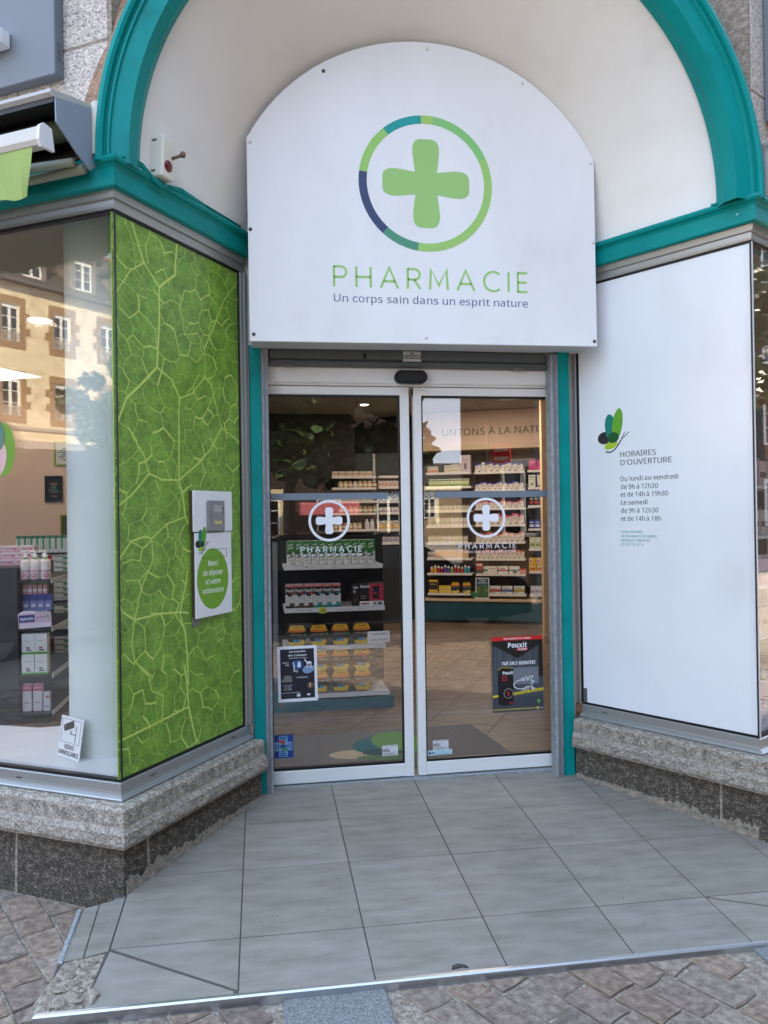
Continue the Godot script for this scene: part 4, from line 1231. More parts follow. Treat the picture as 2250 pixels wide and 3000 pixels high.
func build_entrance() -> void:
	# fascia sign
	var s := thing("fascia_sign", "big white round topped sign with green cross and pharmacy lettering above the doors", "sign", Vector3(0.03, 2.42, 0.2))
	var pl := PackedVector2Array([Vector2(-0.925, 2.418), Vector2(0.988, 2.430), Vector2(0.986, 3.47)])
	var inner := PackedVector2Array([Vector2(-0.918, 2.423), Vector2(0.981, 2.435), Vector2(0.979, 3.465)])
	for i in range(1, 48):
		var a := lerpf(0.4805, PI - 0.4805, i / 48.0)
		pl.append(Vector2(0.03 + cos(a) * 1.079, 2.976 + sin(a) * 1.079))
		inner.append(Vector2(0.03 + cos(a) * 1.072, 2.976 + sin(a) * 1.072))
	pl.append(Vector2(-0.928, 3.478)); inner.append(Vector2(-0.921, 3.473))
	var pm := MB.new()
	pm.ext(pl, 0.288, 0.30, 0.002)
	part(s, "panel", pm, M.sign_white)
	var bm := MB.new()
	bm.ext(inner, 0.11, 0.2875)
	part(s, "box", bm, mat(S(196, 198, 200), 0.4))
	var f := Transform3D(Basis(), Vector3(0, 0, 0.3))
	var rg := MB.new()
	rg.xf = f * Transform3D(Basis(), Vector3(0.024, 3.289, 0))
	var arcs := [[-98, 25, L(158, 203, 112)], [25, 83, L(132, 200, 120)], [83, 94, L(166, 205, 100)], [94, 129, L(0, 158, 156)], [129, 172, L(152, 205, 106)], [172, 229, L(58, 70, 108)], [229, 262, L(78, 148, 118)]]
	for a in arcs:
		rg.col = a[2]
		rg.ring([Vector2(0.3235, 0.0001), Vector2(0.3675, 0.0001), Vector2(0.3675, 0.0012), Vector2(0.3235, 0.0012)], deg_to_rad(a[0]), deg_to_rad(a[1]), 24)
	part(s, "logo_ring", rg, M.ink)
	var cx := MB.new()
	cx.xf = rg.xf
	cx.col = L(156, 200, 118)
	cx.ext(cross_poly(0.2395), 0.0001, 0.0012)
	part(s, "green_cross", cx, M.ink)
	var tx := MB.new()
	tx.col = L(158, 205, 118)
	pharmacie(tx, f.translated_local(Vector3(-0.482, 2.7175, 0)), 0.110, 1.068, 0.0125, 0.0001, 0.001)
	part(s, "lettering", tx, M.ink)
	var sg := MB.new()
	write(sg, "Un corps sain dans un esprit nature", f.translated_local(Vector3(-0.484, 2.637, 0.0001)), 0.041, 1.07, L(98, 108, 142))
	part(s, "slogan", sg, M.ink)
	for p in [[-0.522, 3.855, 0], [0.04, 4.018, 1], [-0.911, 3.455, 1], [-0.914, 3.0, 0], [-0.904, 2.454, 0], [0.011, 2.457, 1], [0.575, 3.874, 1], [0.965, 3.455, 1], [0.972, 3.011, 1], [0.972, 2.458, 0]]:
		var sc := MB.new()
		sc.xf = f * Transform3D(Basis(), Vector3(p[0], p[1], 0))
		sc.ring([Vector2(0, 0), Vector2(0.010, 0), Vector2(0.009, 0.004), Vector2(0.004, 0.0065), Vector2(0, 0.0065)], 0, TAU, 10, true)
		part(s, "screw", sc, M.alu_white if p[2] else mat(S(70, 72, 78), 0.5))
	# sliding doors
	var left := thing("sliding_door", "left white framed glass sliding door, with small white bordered poster low on it", "door", Vector3(-0.44, 0, -0.02))
	var right := thing("sliding_door", "right white framed glass sliding door, with black and red poster", "door", Vector3(0.42, 0, -0.02))
	for d in [[left, -0.862, -0.030, -0.083, 1.0], [right, -0.004, 0.862, 0.043, -1.0]]:
		var o: Node3D = d[0]
		var x0: float = d[1]
		var x1: float = d[2]
		part(o, "top_rail", bar(Vector3(x0, 2.193, -0.045), Vector3(x1, 2.24, 0.0), 0.002), M.alu_white)
		part(o, "bottom_rail", bar(Vector3(x0 + (0.0 if d[4] > 0 else 0.047), 0.006, -0.045), Vector3(x1 - (0.053 if d[4] > 0 else 0.0), 0.079, 0.0), 0.002), M.alu_white)
		var ms: Array = [d[3], x1] if d[4] > 0 else [x0, d[3]]
		part(o, "meeting_stile", bar(Vector3(ms[0], 0.004, -0.046), Vector3(ms[1], 2.2405, 0.0015), 0.002), M.alu_white)
		var gx: Array = [x0 + 0.03, d[3]] if d[4] > 0 else [d[3], x1 - 0.03]
		var ss: Array = [x0, gx[0]] if d[4] > 0 else [gx[1], x1]
		part(o, "side_stile", bar(Vector3(ss[0], 0.08, -0.045), Vector3(ss[1], 2.192, 0.0), 0.002), M.alu_white)
		for zz in [-0.014, -0.030]:
			part(o, "pane", bar(Vector3(gx[0] + 0.002, 0.082, zz - 0.003), Vector3(gx[1] - 0.002, 2.19, zz + 0.003)), M.pane)
		var gk := MB.new()
		for q in [[gx[0], 0.0795, gx[1], 0.092], [gx[0], 2.182, gx[1], 2.1925], [gx[0], 0.092, gx[0] + 0.008, 2.182], [gx[1] - 0.008, 0.092, gx[1], 2.182]]: gk.mm(Vector3(q[0], q[1], -0.036), Vector3(q[2], q[3], -0.006))
		part(o, "gasket", gk, M.black)
		# vinyl on the glass
		var st := MB.new()
		st.col = L(116, 128, 140)
		st.xf = Transform3D(Basis(), Vector3(0, 0, -0.0108))
		var e: float = gx[1] - 0.075 if d[4] > 0 else gx[0] + 0.075
		if d[4] > 0: st.mm(Vector3(gx[0] + 0.008, 1.597, 0), Vector3(e, 1.635, 0.0006))
		else: st.mm(Vector3(e, 1.600, 0), Vector3(gx[1] - 0.008, 1.638, 0.0006))
		for k in 3:
			var cxx: float = e + d[4] * (0.012 + 0.019 * k)
			st.stroke([Vector2(cxx + d[4] * 0.02, 1.638), Vector2(cxx, 1.6175), Vector2(cxx + d[4] * 0.02, 1.598)], 0.0065, 0, 0.0006)
		part(o, "safety_stripe", st, M.ink)
		var lg := MB.new()
		lg.xf = Transform3D(Basis(), Vector3(0, 0, -0.0108))
		logo(lg, Vector2(-0.498, 1.478) if d[4] > 0 else Vector2(0.424, 1.481), 0.1175, 0.0145, 0, 0.0007, L(236, 238, 244))
		part(o, "logo", lg, M.ink)
		var lt := MB.new()
		lt.col = L(236, 238, 244)
		pharmacie(lt, Transform3D(Basis(), Vector3(-0.660 if d[4] > 0 else 0.257, 1.301, -0.0108)), 0.0315, 0.345, 0.0042, 0, 0.0007)
		part(o, "lettering", lt, M.ink)
		var sl := MB.new()
		write(sl, "Un corps sain dans un esprit nature", Transform3D(Basis(), Vector3(-0.660 if d[4] > 0 else 0.257, 1.278, -0.0108)), 0.0135, 0.345, L(225, 228, 236))
		part(o, "slogan", sl, M.ink)
	# operator box with motion sensor
	var op := thing("door_operator", "white door operator box with black motion sensor above the sliding doors", "door operator", Vector3(0, 2.24, 0))
	var ob := MB.new()
	var pr := PackedVector2Array([Vector2(-0.1, 2.2435), Vector2(0.012, 2.2435), Vector2(0.016, 2.252), Vector2(0.03, 2.256), Vector2(0.036, 2.266), Vector2(0.036, 2.336), Vector2(0.03, 2.342), Vector2(-0.1, 2.342)])
	ob.sweep([Vector2(-0.84, 0), Vector2(0.80, 0)], pr)
	part(op, "cover", ob, M.alu_white)
	var sn := MB.new()
	var cap := PackedVector2Array()
	for i in 32:
		var a := TAU * i / 32.0
		cap.append(Vector2(-0.028 + signf(cos(a)) * 0.055 + cos(a) * 0.0385, 2.2865 + sin(a) * 0.038))
	sn.ext(cap, 0.036, 0.088, 0.012)
	var so := part(op, "motion_sensor", sn, M.black)
	var sw := MB.new()
	sw.mm(Vector3(-0.065, 2.268, 0.086), Vector3(-0.05, 2.28, 0.0895), 0.002)
	part(so, "sensor_window", sw, mat(S(60, 60, 66), 0.2))
	# roller shutter
	var sh := thing("roller_shutter", "grey galvanised roller shutter, rolled up behind the fascia sign", "roller shutter", Vector3(0, 0, 0.06))
	for x in [[-0.869, -0.831], [0.784, 0.830]]:
		part(sh, "guide_rail", bar(Vector3(x[0], -0.03, 0.03), Vector3(x[1], 2.425, 0.118), 0.006), M.galv)
		part(sh, "rail_slot", bar(Vector3(x[0] + 0.012, -0.025, 0.1175), Vector3(x[1] - 0.012, 2.42, 0.1195), 0.001), mat(S(120, 124, 130), 0.5, 0.3))
	var dk := mat(S(92, 96, 98), 0.45, 0.3)
	part(sh, "slat", bar(Vector3(-0.830, 2.374, 0.045), Vector3(0.783, 2.44, 0.07), 0.010), dk)
	part(sh, "bottom_bar", bar(Vector3(-0.830, 2.342, 0.040), Vector3(0.783, 2.372, 0.075), 0.006), dk)
	for x in [-0.72, 0.60]: part(sh, "stop_bracket", bar(Vector3(x - 0.03, 2.333, 0.05), Vector3(x + 0.03, 2.345, 0.085), 0.003), mat(S(120, 118, 116), 0.5, 0.4))
	part(sh, "lock_pin", bar(Vector3(-0.30, 2.385, 0.07), Vector3(-0.285, 2.415, 0.08), 0.003), M.black)
	var mp := MB.new()
	mp.col = L(196, 194, 190); mp.mm(Vector3(-0.074, 2.373, 0.0702), Vector3(0.030, 2.431, 0.0745), 0.002)
	mp.col = L(30, 30, 34); mp.mm(Vector3(-0.072, 2.389, 0.0746), Vector3(0.028, 2.408, 0.0752))
	var mk := part(sh, "maker_plate", mp, M.card)
	var mt := MB.new()
	write(mt, "LA TOULOUSAINE", Transform3D(Basis(), Vector3(-0.022, 2.393, 0.0753)), 0.011, 0.092, L(225, 225, 225), "Droid Sans Bold", true)
	mt.col = L(30, 30, 34)
	mt.stroke([Vector2(-0.03, 2.411), Vector2(-0.022, 2.424), Vector2(-0.012, 2.412)], 0.005, 0.0746, 0.0752)
	part(mk, "lettering", mt, M.ink)
	# printed panels in the splays
	var lf := frame_of(P3(SL, 0), nrm(DL))
	var lp := MB.new()
	lp.xf = lf
	lp.mm(Vector3(-0.969, 0.395, -0.024), Vector3(-0.046, 2.8175, -0.0185))
	lp.face([Vector3(-0.969, 0.395, -0.018), Vector3(-0.046, 0.395, -0.018), Vector3(-0.046, 2.8175, -0.018), Vector3(-0.969, 2.8175, -0.018)], Vector3(-0.5, 1, -1))
	var lm := StandardMaterial3D.new()
	lm.albedo_texture = leaf_texture(); lm.roughness = 0.3
	solo("leaf_panel", "tall panel printed with a magnified green leaf, left of the doors", "printed panel", lf * Vector3(-0.5, 0.395, 0), lp, lm)
	var rf := frame_of(P3(SR, 0), nrm(DR))
	var hp := thing("opening_hours_panel", "tall white panel with butterfly emblem and opening hours, right of the doors", "printed panel", rf * Vector3(0.5, 0.38, 0))
	var hm := MB.new()
	hm.xf = rf
	hm.mm(Vector3(0.006, 0.386, -0.024), Vector3(1.006, 2.8255, -0.015), 0.001)
	part(hp, "panel", hm, M.panel_white)
	var bt := MB.new()
	bt.xf = rf
	butterfly(bt, Transform3D(Basis(), Vector3(0.216, 1.966, -0.0149)), 0.00079, 0.0004)
	part(hp, "butterfly_emblem", bt, M.ink)
	var hf := rf * Transform3D(Basis(), Vector3(0.0, 0, -0.0149))
	var dkc := L(62, 66, 76)
	for q in [["HORAIRES", 0.270, 1.811, 0.030, 0.213, 0], ["D'OUVERTURE", 0.270, 1.765, 0.030, 0.303, 0], ["Du lundi au vendredi", 0.269, 1.676, 0.026, 0.339, 0], ["de 9h à 12h30", 0.269, 1.631, 0.026, 0.223, 0], ["et de 14h à 19h30", 0.269, 1.588, 0.026, 0.281, 0], ["Le samedi", 0.269, 1.543, 0.026, 0.160, 0], ["de 9h à 12h30", 0.269, 1.498, 0.026, 0.223, 0], ["et de 14h à 18h", 0.269, 1.453, 0.026, 0.238, 0],
		["POUR TROUVER", 0.268, 1.385, 0.0135, 0.13, 1], ["LA PHARMACIE DE GARDE", 0.268, 1.361, 0.0135, 0.213, 1], ["VEUILLEZ COMPOSEZ", 0.267, 1.338, 0.0135, 0.177, 1], ["LE 3237 OU LE 15", 0.267, 1.315, 0.0135, 0.137, 1]]:
		var t := MB.new()
		write(t, q[0], hf.translated_local(Vector3(q[1], q[2], 0)), q[3], q[4], L(70, 160, 160) if q[5] else dkc)
		part(hp, "lettering", t, M.ink)
	var wc := MB.new()   # bare corner of the glass
	wc.xf = rf
	wc.mm(Vector3(0.005, 0.394, -0.0148), Vector3(0.030, 0.475, -0.0135), 0.001)
	part(hp, "bare_corner", wc, mat(S(92, 94, 92), 0.3))
	# intercom and prescription letterbox on the leaf panel
	lf = lf.translated_local(Vector3(0.065, 0.002, -0.05))
	var side := mat(S(74, 62, 44), 0.5)
	var ic := thing("intercom_box", "white box with a silver door intercom on the leaf panel", "intercom", lf * Vector3(-0.39, 1.432, 0))
	var m1 := MB.new()
	m1.xf = lf
	m1.mm(Vector3(-0.543, 1.434, 0.052), Vector3(-0.224, 1.636, 0.06), 0.002)
	part(ic, "front", m1, M.sign_white)
	m1 = MB.new(); m1.xf = lf
	m1.mm(Vector3(-0.541, 1.436, 0.033), Vector3(-0.226, 1.634, 0.0515))
	part(ic, "housing", m1, side)
	m1 = MB.new(); m1.xf = lf
	m1.mm(Vector3(-0.443, 1.436, 0.0602), Vector3(-0.306, 1.588, 0.074), 0.004)
	var iu := part(ic, "intercom_plate", m1, mat(S(150, 152, 156), 0.35, 0.6))
	m1 = MB.new(); m1.xf = lf
	for i in 6: m1.mm(Vector3(-0.400, 1.53 + i * 0.0062, 0.0738), Vector3(-0.335, 1.533 + i * 0.0062, 0.0746))
	part(iu, "speaker_slots", m1, mat(S(205, 206, 208), 0.5))
	for q in [[-0.32, 1.547], [-0.32, 1.528], [-0.318, 1.477]]:
		m1 = MB.new()
		m1.xf = lf * Transform3D(Basis(), Vector3(q[0], q[1], 0.074))
		m1.ring([Vector2(0, 0), Vector2(0.006, 0), Vector2(0.005, 0.003), Vector2(0, 0.004)], 0, TAU, 12, true)
		part(iu, "button", m1, mat(S(90, 92, 96), 0.3))
	m1 = MB.new(); m1.xf = lf
	m1.mm(Vector3(-0.395, 1.470, 0.0738), Vector3(-0.33, 1.486, 0.0752), 0.0005)
	part(iu, "name_plate", m1, mat(S(206, 190, 120), 0.4))
	var lb := thing("prescription_letterbox", "white letterbox with green oval asking for prescriptions, under the intercom", "letterbox", lf * Vector3(-0.39, 1.01, 0))
	m1 = MB.new(); m1.xf = lf
	m1.mm(Vector3(-0.534, 1.012, 0.053), Vector3(-0.236, 1.428, 0.061), 0.002)
	part(lb, "front", m1, M.sign_white)
	m1 = MB.new(); m1.xf = lf
	m1.mm(Vector3(-0.532, 1.014, 0.033), Vector3(-0.238, 1.426, 0.0525))
	part(lb, "housing", m1, side)
	m1 = MB.new(); m1.xf = lf
	m1.col = L(118, 168, 48)
	m1.ellipse(Vector2(-0.396, 1.198), 0.128, 0.151, 0.0, 0.0611, 0.0618, 48)
	part(lb, "green_oval", m1, M.ink)
	m1 = MB.new(); m1.xf = lf
	for q in [[-0.481, 1.343, -0.281, 1.3445], [-0.481, 1.302, -0.281, 1.3035], [-0.481, 1.302, -0.4795, 1.3445], [-0.2825, 1.302, -0.281, 1.3445]]: m1.mm(Vector3(q[0], q[1], 0.0612), Vector3(q[2], q[3], 0.0623))
	part(lb, "slot", m1, mat(S(60, 70, 60), 0.5))
	for q in [["Merci", -0.396, 1.262, 0.075], ["de déposer", -0.396, 1.216, 0.158], ["ici votre", -0.396, 1.172, 0.118], ["ordonnance", -0.397, 1.128, 0.172]]:
		var t := MB.new()
		write(t, q[0], lf.translated_local(Vector3(q[1], q[2], 0.062)), 0.027, q[3], L(240, 244, 236), "Droid Sans", true)
		part(lb, "lettering", t, M.ink)
	m1 = MB.new(); m1.xf = lf
	butterfly(m1, Transform3D(Basis(), Vector3(-0.487, 1.395, 0.0613)), 0.00042, 0.0004)
	part(lb, "butterfly_emblem", m1, M.ink)
	m1 = MB.new(); m1.xf = lf
	m1.ext(PackedVector2Array([Vector2(-0.535, 1.02), Vector2(-0.49, 1.012), Vector2(-0.485, 0.985), Vector2(-0.51, 0.965), Vector2(-0.53, 0.975)]), 0.034, 0.042)
	part(lb, "loose_tape", m1, mat(S(120, 118, 116), 0.5))
	door_papers()

func rect(mb: MB, x0: float, y0: float, x1: float, y1: float, z: float, c: Color) -> void:
	mb.col = c
	mb.mm(Vector3(x0, y0, z), Vector3(x1, y1, z + 0.0004))

func door_papers() -> void:
	# poster for a night walk, left door: white margin, midnight blue print
	var f := Transform3D(Basis(Vector3(0, 0, 1), 0.012), Vector3(-0.798, 0.4625, -0.0105))
	var a := thing("event_poster", "dark blue event poster with white margin on the left sliding door", "poster", f.origin)
	var m := MB.new()
	m.xf = f
	rect(m, 0, 0, 0.222, 0.312, 0, L(232, 234, 240))
	part(a, "paper", m, M.card)
	m = MB.new(); m.xf = f
	rect(m, 0.016, 0.018, 0.206, 0.296, 0.0005, L(24, 28, 40))
	m.col = L(34, 64, 110); m.ellipse(Vector2(0.112, 0.206), 0.034, 0.030, 0, 0.001, 0.0014)
	m.col = L(52, 92, 142); m.ellipse(Vector2(0.112, 0.206), 0.024, 0.022, 0, 0.0015, 0.0018)
	m.col = L(120, 150, 185); m.ellipse(Vector2(0.172, 0.178), 0.033, 0.022, 0.2, 0.001, 0.0014)
	m.col = L(225, 232, 240)
	m.stroke([Vector2(0.088, 0.222), Vector2(0.094, 0.195), Vector2(0.092, 0.168)], 0.005, 0.002, 0.0023)
	rect(m, 0.112, 0.192, 0.130, 0.214, 0.002, L(215, 222, 232)); rect(m, 0.116, 0.214, 0.128, 0.224, 0.002, L(225, 230, 238))
	m.stroke([Vector2(0.092, 0.172), Vector2(0.112, 0.172), Vector2(0.108, 0.162)], 0.004, 0.002, 0.0023)
	# deer: body, neck, head, legs, antlers
	m.ellipse(Vector2(0.176, 0.216), 0.015, 0.0065, 0.1, 0.002, 0.0023)
	m.stroke([Vector2(0.164, 0.218), Vector2(0.157, 0.229), Vector2(0.151, 0.231)], 0.006, 0.002, 0.0023)
	for x in [0.166, 0.170, 0.184, 0.189]: m.stroke([Vector2(x, 0.214), Vector2(x - 0.001, 0.198)], 0.0028, 0.002, 0.0023)
	m.stroke([Vector2(0.156, 0.232), Vector2(0.159, 0.240), Vector2(0.168, 0.244)], 0.0016, 0.002, 0.0023)
	m.stroke([Vector2(0.154, 0.232), Vector2(0.150, 0.241)], 0.0016, 0.002, 0.0023)
	rect(m, 0.020, 0.112, 0.080, 0.128, 0.001, L(120, 118, 108))
	m.ellipse(Vector2(0.055, 0.137), 0.024, 0.012, 0.0, 0.001, 0.0014)
	rect(m, 0.100, 0.129, 0.172, 0.142, 0.001, L(70, 74, 82))
	m.col = L(105, 72, 50); m.ellipse(Vector2(0.182, 0.088), 0.02, 0.018, 0, 0.001, 0.0014)
	m.col = L(235, 230, 225); m.stroke([Vector2(0.178, 0.102), Vector2(0.182, 0.09), Vector2(0.177, 0.078)], 0.004, 0.002, 0.0023)
	rect(m, 0.022, 0.026, 0.128, 0.046, 0.001, L(38, 40, 52))
	rect(m, 0.104, 0.028, 0.124, 0.044, 0.002, L(205, 212, 220))
	rect(m, 0.162, 0.032, 0.180, 0.042, 0.001, L(220, 222, 228))
	part(a, "print", m, M.ink)
	m = MB.new(); m.xf = f
	var w := L(238, 240, 244)
	for q in [["La tournée", 0.112, 0.277, 0.0105, 0.092, "Droid Serif Bold"], ["des Cabanes", 0.112, 0.256, 0.0105, 0.105, "Droid Serif Bold"], ["Randonnée nocturne", 0.112, 0.243, 0.006, 0.092, "Droid Serif"], ["9 & 12", 0.045, 0.216, 0.009, 0.034, "Droid Sans"], ["KM", 0.055, 0.203, 0.008, 0.016, "Droid Sans"], ["24 sept", 0.178, 0.186, 0.012, 0.052, "Droid Sans"], ["3 étapes", 0.136, 0.133, 0.006, 0.058, "Droid Sans"], ["Sur réservation", 0.055, 0.092, 0.005, 0.052, "Droid Sans"], ["10€ / adulte", 0.055, 0.083, 0.004, 0.036, "Droid Sans"], ["8€ / 12 ans", 0.055, 0.075, 0.004, 0.034, "Droid Sans"], ["Places limitées", 0.055, 0.067, 0.005, 0.048, "Droid Sans"], ["Des surprises vous attendent !", 0.072, 0.050, 0.005, 0.104, "Droid Sans"]]:
		write(m, q[0], f_id(q[1], q[2], 0.003), q[3], q[4], w, q[5], true, 0.0003, 0.12 if q[5] == "Droid Serif Bold" else 0.0)
	part(a, "lettering", m, M.ink)
	m = MB.new()
	m.xf = Transform3D(Basis(), Vector3(-0.795, 0.44, -0.0108))
	rect(m, 0, 0, 0.03, 0.03, 0, L(112, 108, 104))
	part(a, "tape", m, M.card)
	# lice treatment poster, right door
	f = Transform3D(Basis(Vector3(0, 0, 1), 0.006), Vector3(0.447, 0.3355, -0.0105))
	a = thing("product_poster", "black lice treatment poster with red top band on the right sliding door", "poster", f.origin)
	m = MB.new(); m.xf = f
	rect(m, 0, 0, 0.312, 0.442, 0, L(72, 78, 86))
	part(a, "paper", m, M.card)
	m = MB.new(); m.xf = f
	for i in 15: rect(m, 0.002 + i * 0.0206, 0.262, 0.002 + i * 0.0206 + 0.0098, 0.40, 0.0006, L(58 + (i % 3) * 9, 64 + (i % 3) * 9, 72 + (i % 3) * 9))
	rect(m, 0.128, 0.160, 0.285, 0.258, 0.0006, L(112, 118, 126))
	rect(m, 0, 0.024, 0.312, 0.09, 0.0005, L(60, 66, 74))
	rect(m, 0.285, 0.20, 0.312, 0.40, 0.0012, L(24, 24, 26))
	rect(m, 0, 0.420, 0.312, 0.442, 0.001, L(205, 24, 30))
	m.col = L(16, 16, 18); m.ext(PackedVector2Array([Vector2(0, 0.42), Vector2(0.312, 0.42), Vector2(0.312, 0.40), Vector2(0.156, 0.313), Vector2(0, 0.40)]), 0.0012, 0.0016)
	m.col = L(190, 32, 50); m.ext(PackedVector2Array([Vector2(0.148, 0.358), Vector2(0.218, 0.358), Vector2(0.218, 0.375), Vector2(0.158, 0.375)]), 0.002, 0.0024)
	# carton shown in three quarter view
	m.col = L(20, 20, 22); m.ext(PackedVector2Array([Vector2(0.034, 0.052), Vector2(0.060, 0.038), Vector2(0.060, 0.262), Vector2(0.034, 0.245)]), 0.0016, 0.002)
	m.col = L(14, 14, 16); m.ext(PackedVector2Array([Vector2(0.060, 0.038), Vector2(0.128, 0.046), Vector2(0.128, 0.255), Vector2(0.060, 0.262)]), 0.0018, 0.0022)
	m.col = L(200, 170, 40); m.stroke([Vector2(0.034, 0.247), Vector2(0.060, 0.264), Vector2(0.128, 0.257)], 0.003, 0.002, 0.0026)
	rect(m, 0.062, 0.186, 0.086, 0.214, 0.003, L(200, 40, 60)); rect(m, 0.066, 0.190, 0.082, 0.210, 0.0036, L(60, 20, 26))
	rect(m, 0.100, 0.052, 0.126, 0.056, 0.003, L(205, 60, 50))
	m.xf = f * Transform3D(Basis(), Vector3(0.096, 0.110, 0))
	m.col = L(150, 148, 140); m.ring([Vector2(0.026, 0.003), Vector2(0.029, 0.003), Vector2(0.029, 0.0034), Vector2(0.026, 0.0034)], 0, TAU, 32)
	m.xf = f
	# chalk outline of an insect
	var wc := L(225, 228, 230)
	m.col = wc
	var body := []
	for i in 26:
		var t := deg_to_rad(60 + i * 11.0)
		body.append(Vector2(0.176 + cos(t) * 0.046 * (1.0 + 0.05 * sin(i * 2.0)), 0.158 + sin(t) * 0.026))
	m.stroke(body, 0.0045, 0.002, 0.0024)
	for q in [[[0.196, 0.182], [0.204, 0.205], [0.212, 0.200], [0.216, 0.178]], [[0.176, 0.186], [0.184, 0.196], [0.196, 0.188]], [[0.216, 0.178], [0.228, 0.205], [0.25, 0.203], [0.236, 0.190], [0.240, 0.172]], [[0.240, 0.172], [0.256, 0.178], [0.250, 0.164], [0.236, 0.160]], [[0.236, 0.160], [0.246, 0.138], [0.262, 0.130], [0.254, 0.122], [0.232, 0.140], [0.222, 0.148]], [[0.222, 0.148], [0.216, 0.122], [0.208, 0.146], [0.200, 0.118], [0.194, 0.140], [0.182, 0.116], [0.184, 0.138]]]:
		var l := []
		for p in q: l.append(Vector2(p[0], p[1]))
		m.stroke(l, 0.0042, 0.002, 0.0024)
	m.col = L(214, 196, 40)
	m.ext(PackedVector2Array([Vector2(0, 0.088), Vector2(0.036, 0.092), Vector2(0.036, 0.104), Vector2(0, 0.10)]), 0.001, 0.0014)
	m.ext(PackedVector2Array([Vector2(0.129, 0.098), Vector2(0.312, 0.118), Vector2(0.312, 0.134), Vector2(0.129, 0.112)]), 0.002, 0.0024)
	rect(m, 0.002, 0.014, 0.262, 0.018, 0.001, L(206, 178, 40))
	m.col = L(210, 186, 60); m.ellipse(Vector2(0.275, 0.016), 0.008, 0.008, 0, 0.001, 0.0014)
	m.col = L(90, 170, 70); m.ellipse(Vector2(0.282, 0.056), 0.010, 0.009, 0.3, 0.001, 0.0014); m.stroke([Vector2(0.276, 0.05), Vector2(0.286, 0.042)], 0.004, 0.001, 0.0014)
	part(a, "print", m, M.ink)
	m = MB.new(); m.xf = f
	for q in [["ÉLU PRODUIT DE L'ANNÉE", 0.156, 0.4265, 0.0085, 0.165, "Droid Sans Bold", 0.1, w], ["Pouxit", 0.156, 0.377, 0.030, 0.115, "Droid Sans Bold", 0.05, w], ["FLASH", 0.186, 0.361, 0.011, 0.052, "Droid Sans Bold", 0.2, w], ["TUÉ EN 5 MINUTES", 0.160, 0.276, 0.020, 0.205, "Droid Sans Bold", 0.15, w], ["Pouxit", 0.094, 0.222, 0.018, 0.062, "Droid Sans Bold", 0.05, w], ["5", 0.096, 0.099, 0.022, 0.014, "Droid Sans Bold", 0.0, L(215, 60, 50)], ["Cooper", 0.297, 0.013, 0.006, 0.024, "Droid Sans", 0.0, w]]:
		write(m, q[0], f_id(q[1], q[2], 0.0038), q[3], q[4], q[7], q[5], true, 0.0003, q[6])
	write(m, "ZONE INTERDITE - ZONE INTERDITE", Transform3D(Basis(Vector3(0, 0, 1), 0.112), Vector3(0.222, 0.112, 0.0026)), 0.006, 0.17, L(40, 36, 20), "Droid Sans Bold", true, 0.0003)
	part(a, "lettering", m, M.ink)
	# stickers
	f = Transform3D(Basis(), Vector3(-0.822, 0.151, -0.0105))
	a = thing("pharmacy_sticker", "square blue sticker with outlined cross at bottom left of the left door", "sticker", f.origin)
	m = MB.new(); m.xf = f
	rect(m, 0, 0, 0.104, 0.130, 0, L(20, 62, 140))
	part(a, "sticker_sheet", m, M.card)
	m = MB.new(); m.xf = f * Transform3D(Basis(), Vector3(0.048, 0.066, 0.0006))
	m.col = L(150, 196, 226)
	for k in 4:
		var r := 0.056 - k * 0.0105
		var t := 0.022 - k * 0.0046
		var pts := [Vector2(t, t), Vector2(t, r), Vector2(-t, r), Vector2(-t, t), Vector2(-r * 0.86, t), Vector2(-r * 0.86, -t), Vector2(-t, -t), Vector2(-t, -r), Vector2(t, -r), Vector2(t, -t), Vector2(r * 0.86, -t), Vector2(r * 0.86, t), Vector2(t, t)]
		for i in pts.size() - 1: m.stroke([pts[i], pts[i + 1]], 0.0028, 0, 0.0003)
	m.col = L(190, 70, 58); m.stroke([Vector2(-0.025, 0.036), Vector2(-0.016, 0.026), Vector2(-0.006, 0.028), Vector2(0.006, 0.012)], 0.012, 0.0004, 0.0008)
	m.col = L(50, 130, 84); m.stroke([Vector2(-0.01, -0.006), Vector2(0.004, -0.014), Vector2(0.016, -0.016), Vector2(0.026, -0.026)], 0.012, 0.0004, 0.0008)
	part(a, "cross_print", m, M.ink)
	for q in [[-0.213, 0.125, 0.092, 0.060, "small grey maintenance label at bottom right of the left door", 0], [0.084, 0.138, 0.094, 0.058, "small grey maintenance label at bottom left of the right door", 0], [0.053, 0.110, 0.145, 0.030, "pale blue strip label below the grey label on the right door", 1]]:
		f = Transform3D(Basis(Vector3(0, 0, 1), 0.02), Vector3(q[0], q[1], -0.0106 if q[5] == 0 else -0.0102))
		a = thing("door_label", q[4], "sticker", f.origin)
		m = MB.new(); m.xf = f
		rect(m, 0, 0, q[2], q[3], 0, L(196, 196, 198) if q[5] == 0 else L(176, 206, 214))
		part(a, "label_sheet", m, M.card)
		m = MB.new(); m.xf = f
		if q[5] == 0:
			rect(m, 0.004, 0.046, 0.044, 0.057, 0.0006, L(235, 236, 240)); rect(m, 0.052, 0.024, 0.09, 0.044, 0.0006, L(240, 240, 242))
			for i in 3: rect(m, 0.003, 0.024 + i * 0.006, 0.044 - i * 0.004, 0.027 + i * 0.006, 0.0006, L(110, 84, 70))
			for i in 2: rect(m, 0.056, 0.029 + i * 0.007, 0.086, 0.0315 + i * 0.007, 0.0012, L(120, 122, 130))
			rect(m, 0.014, 0.008, 0.07, 0.0115, 0.0006, L(110, 110, 116))
			rect(m, 0.008, 0.050, 0.040, 0.0535, 0.0012, L(60, 80, 120))
		else:
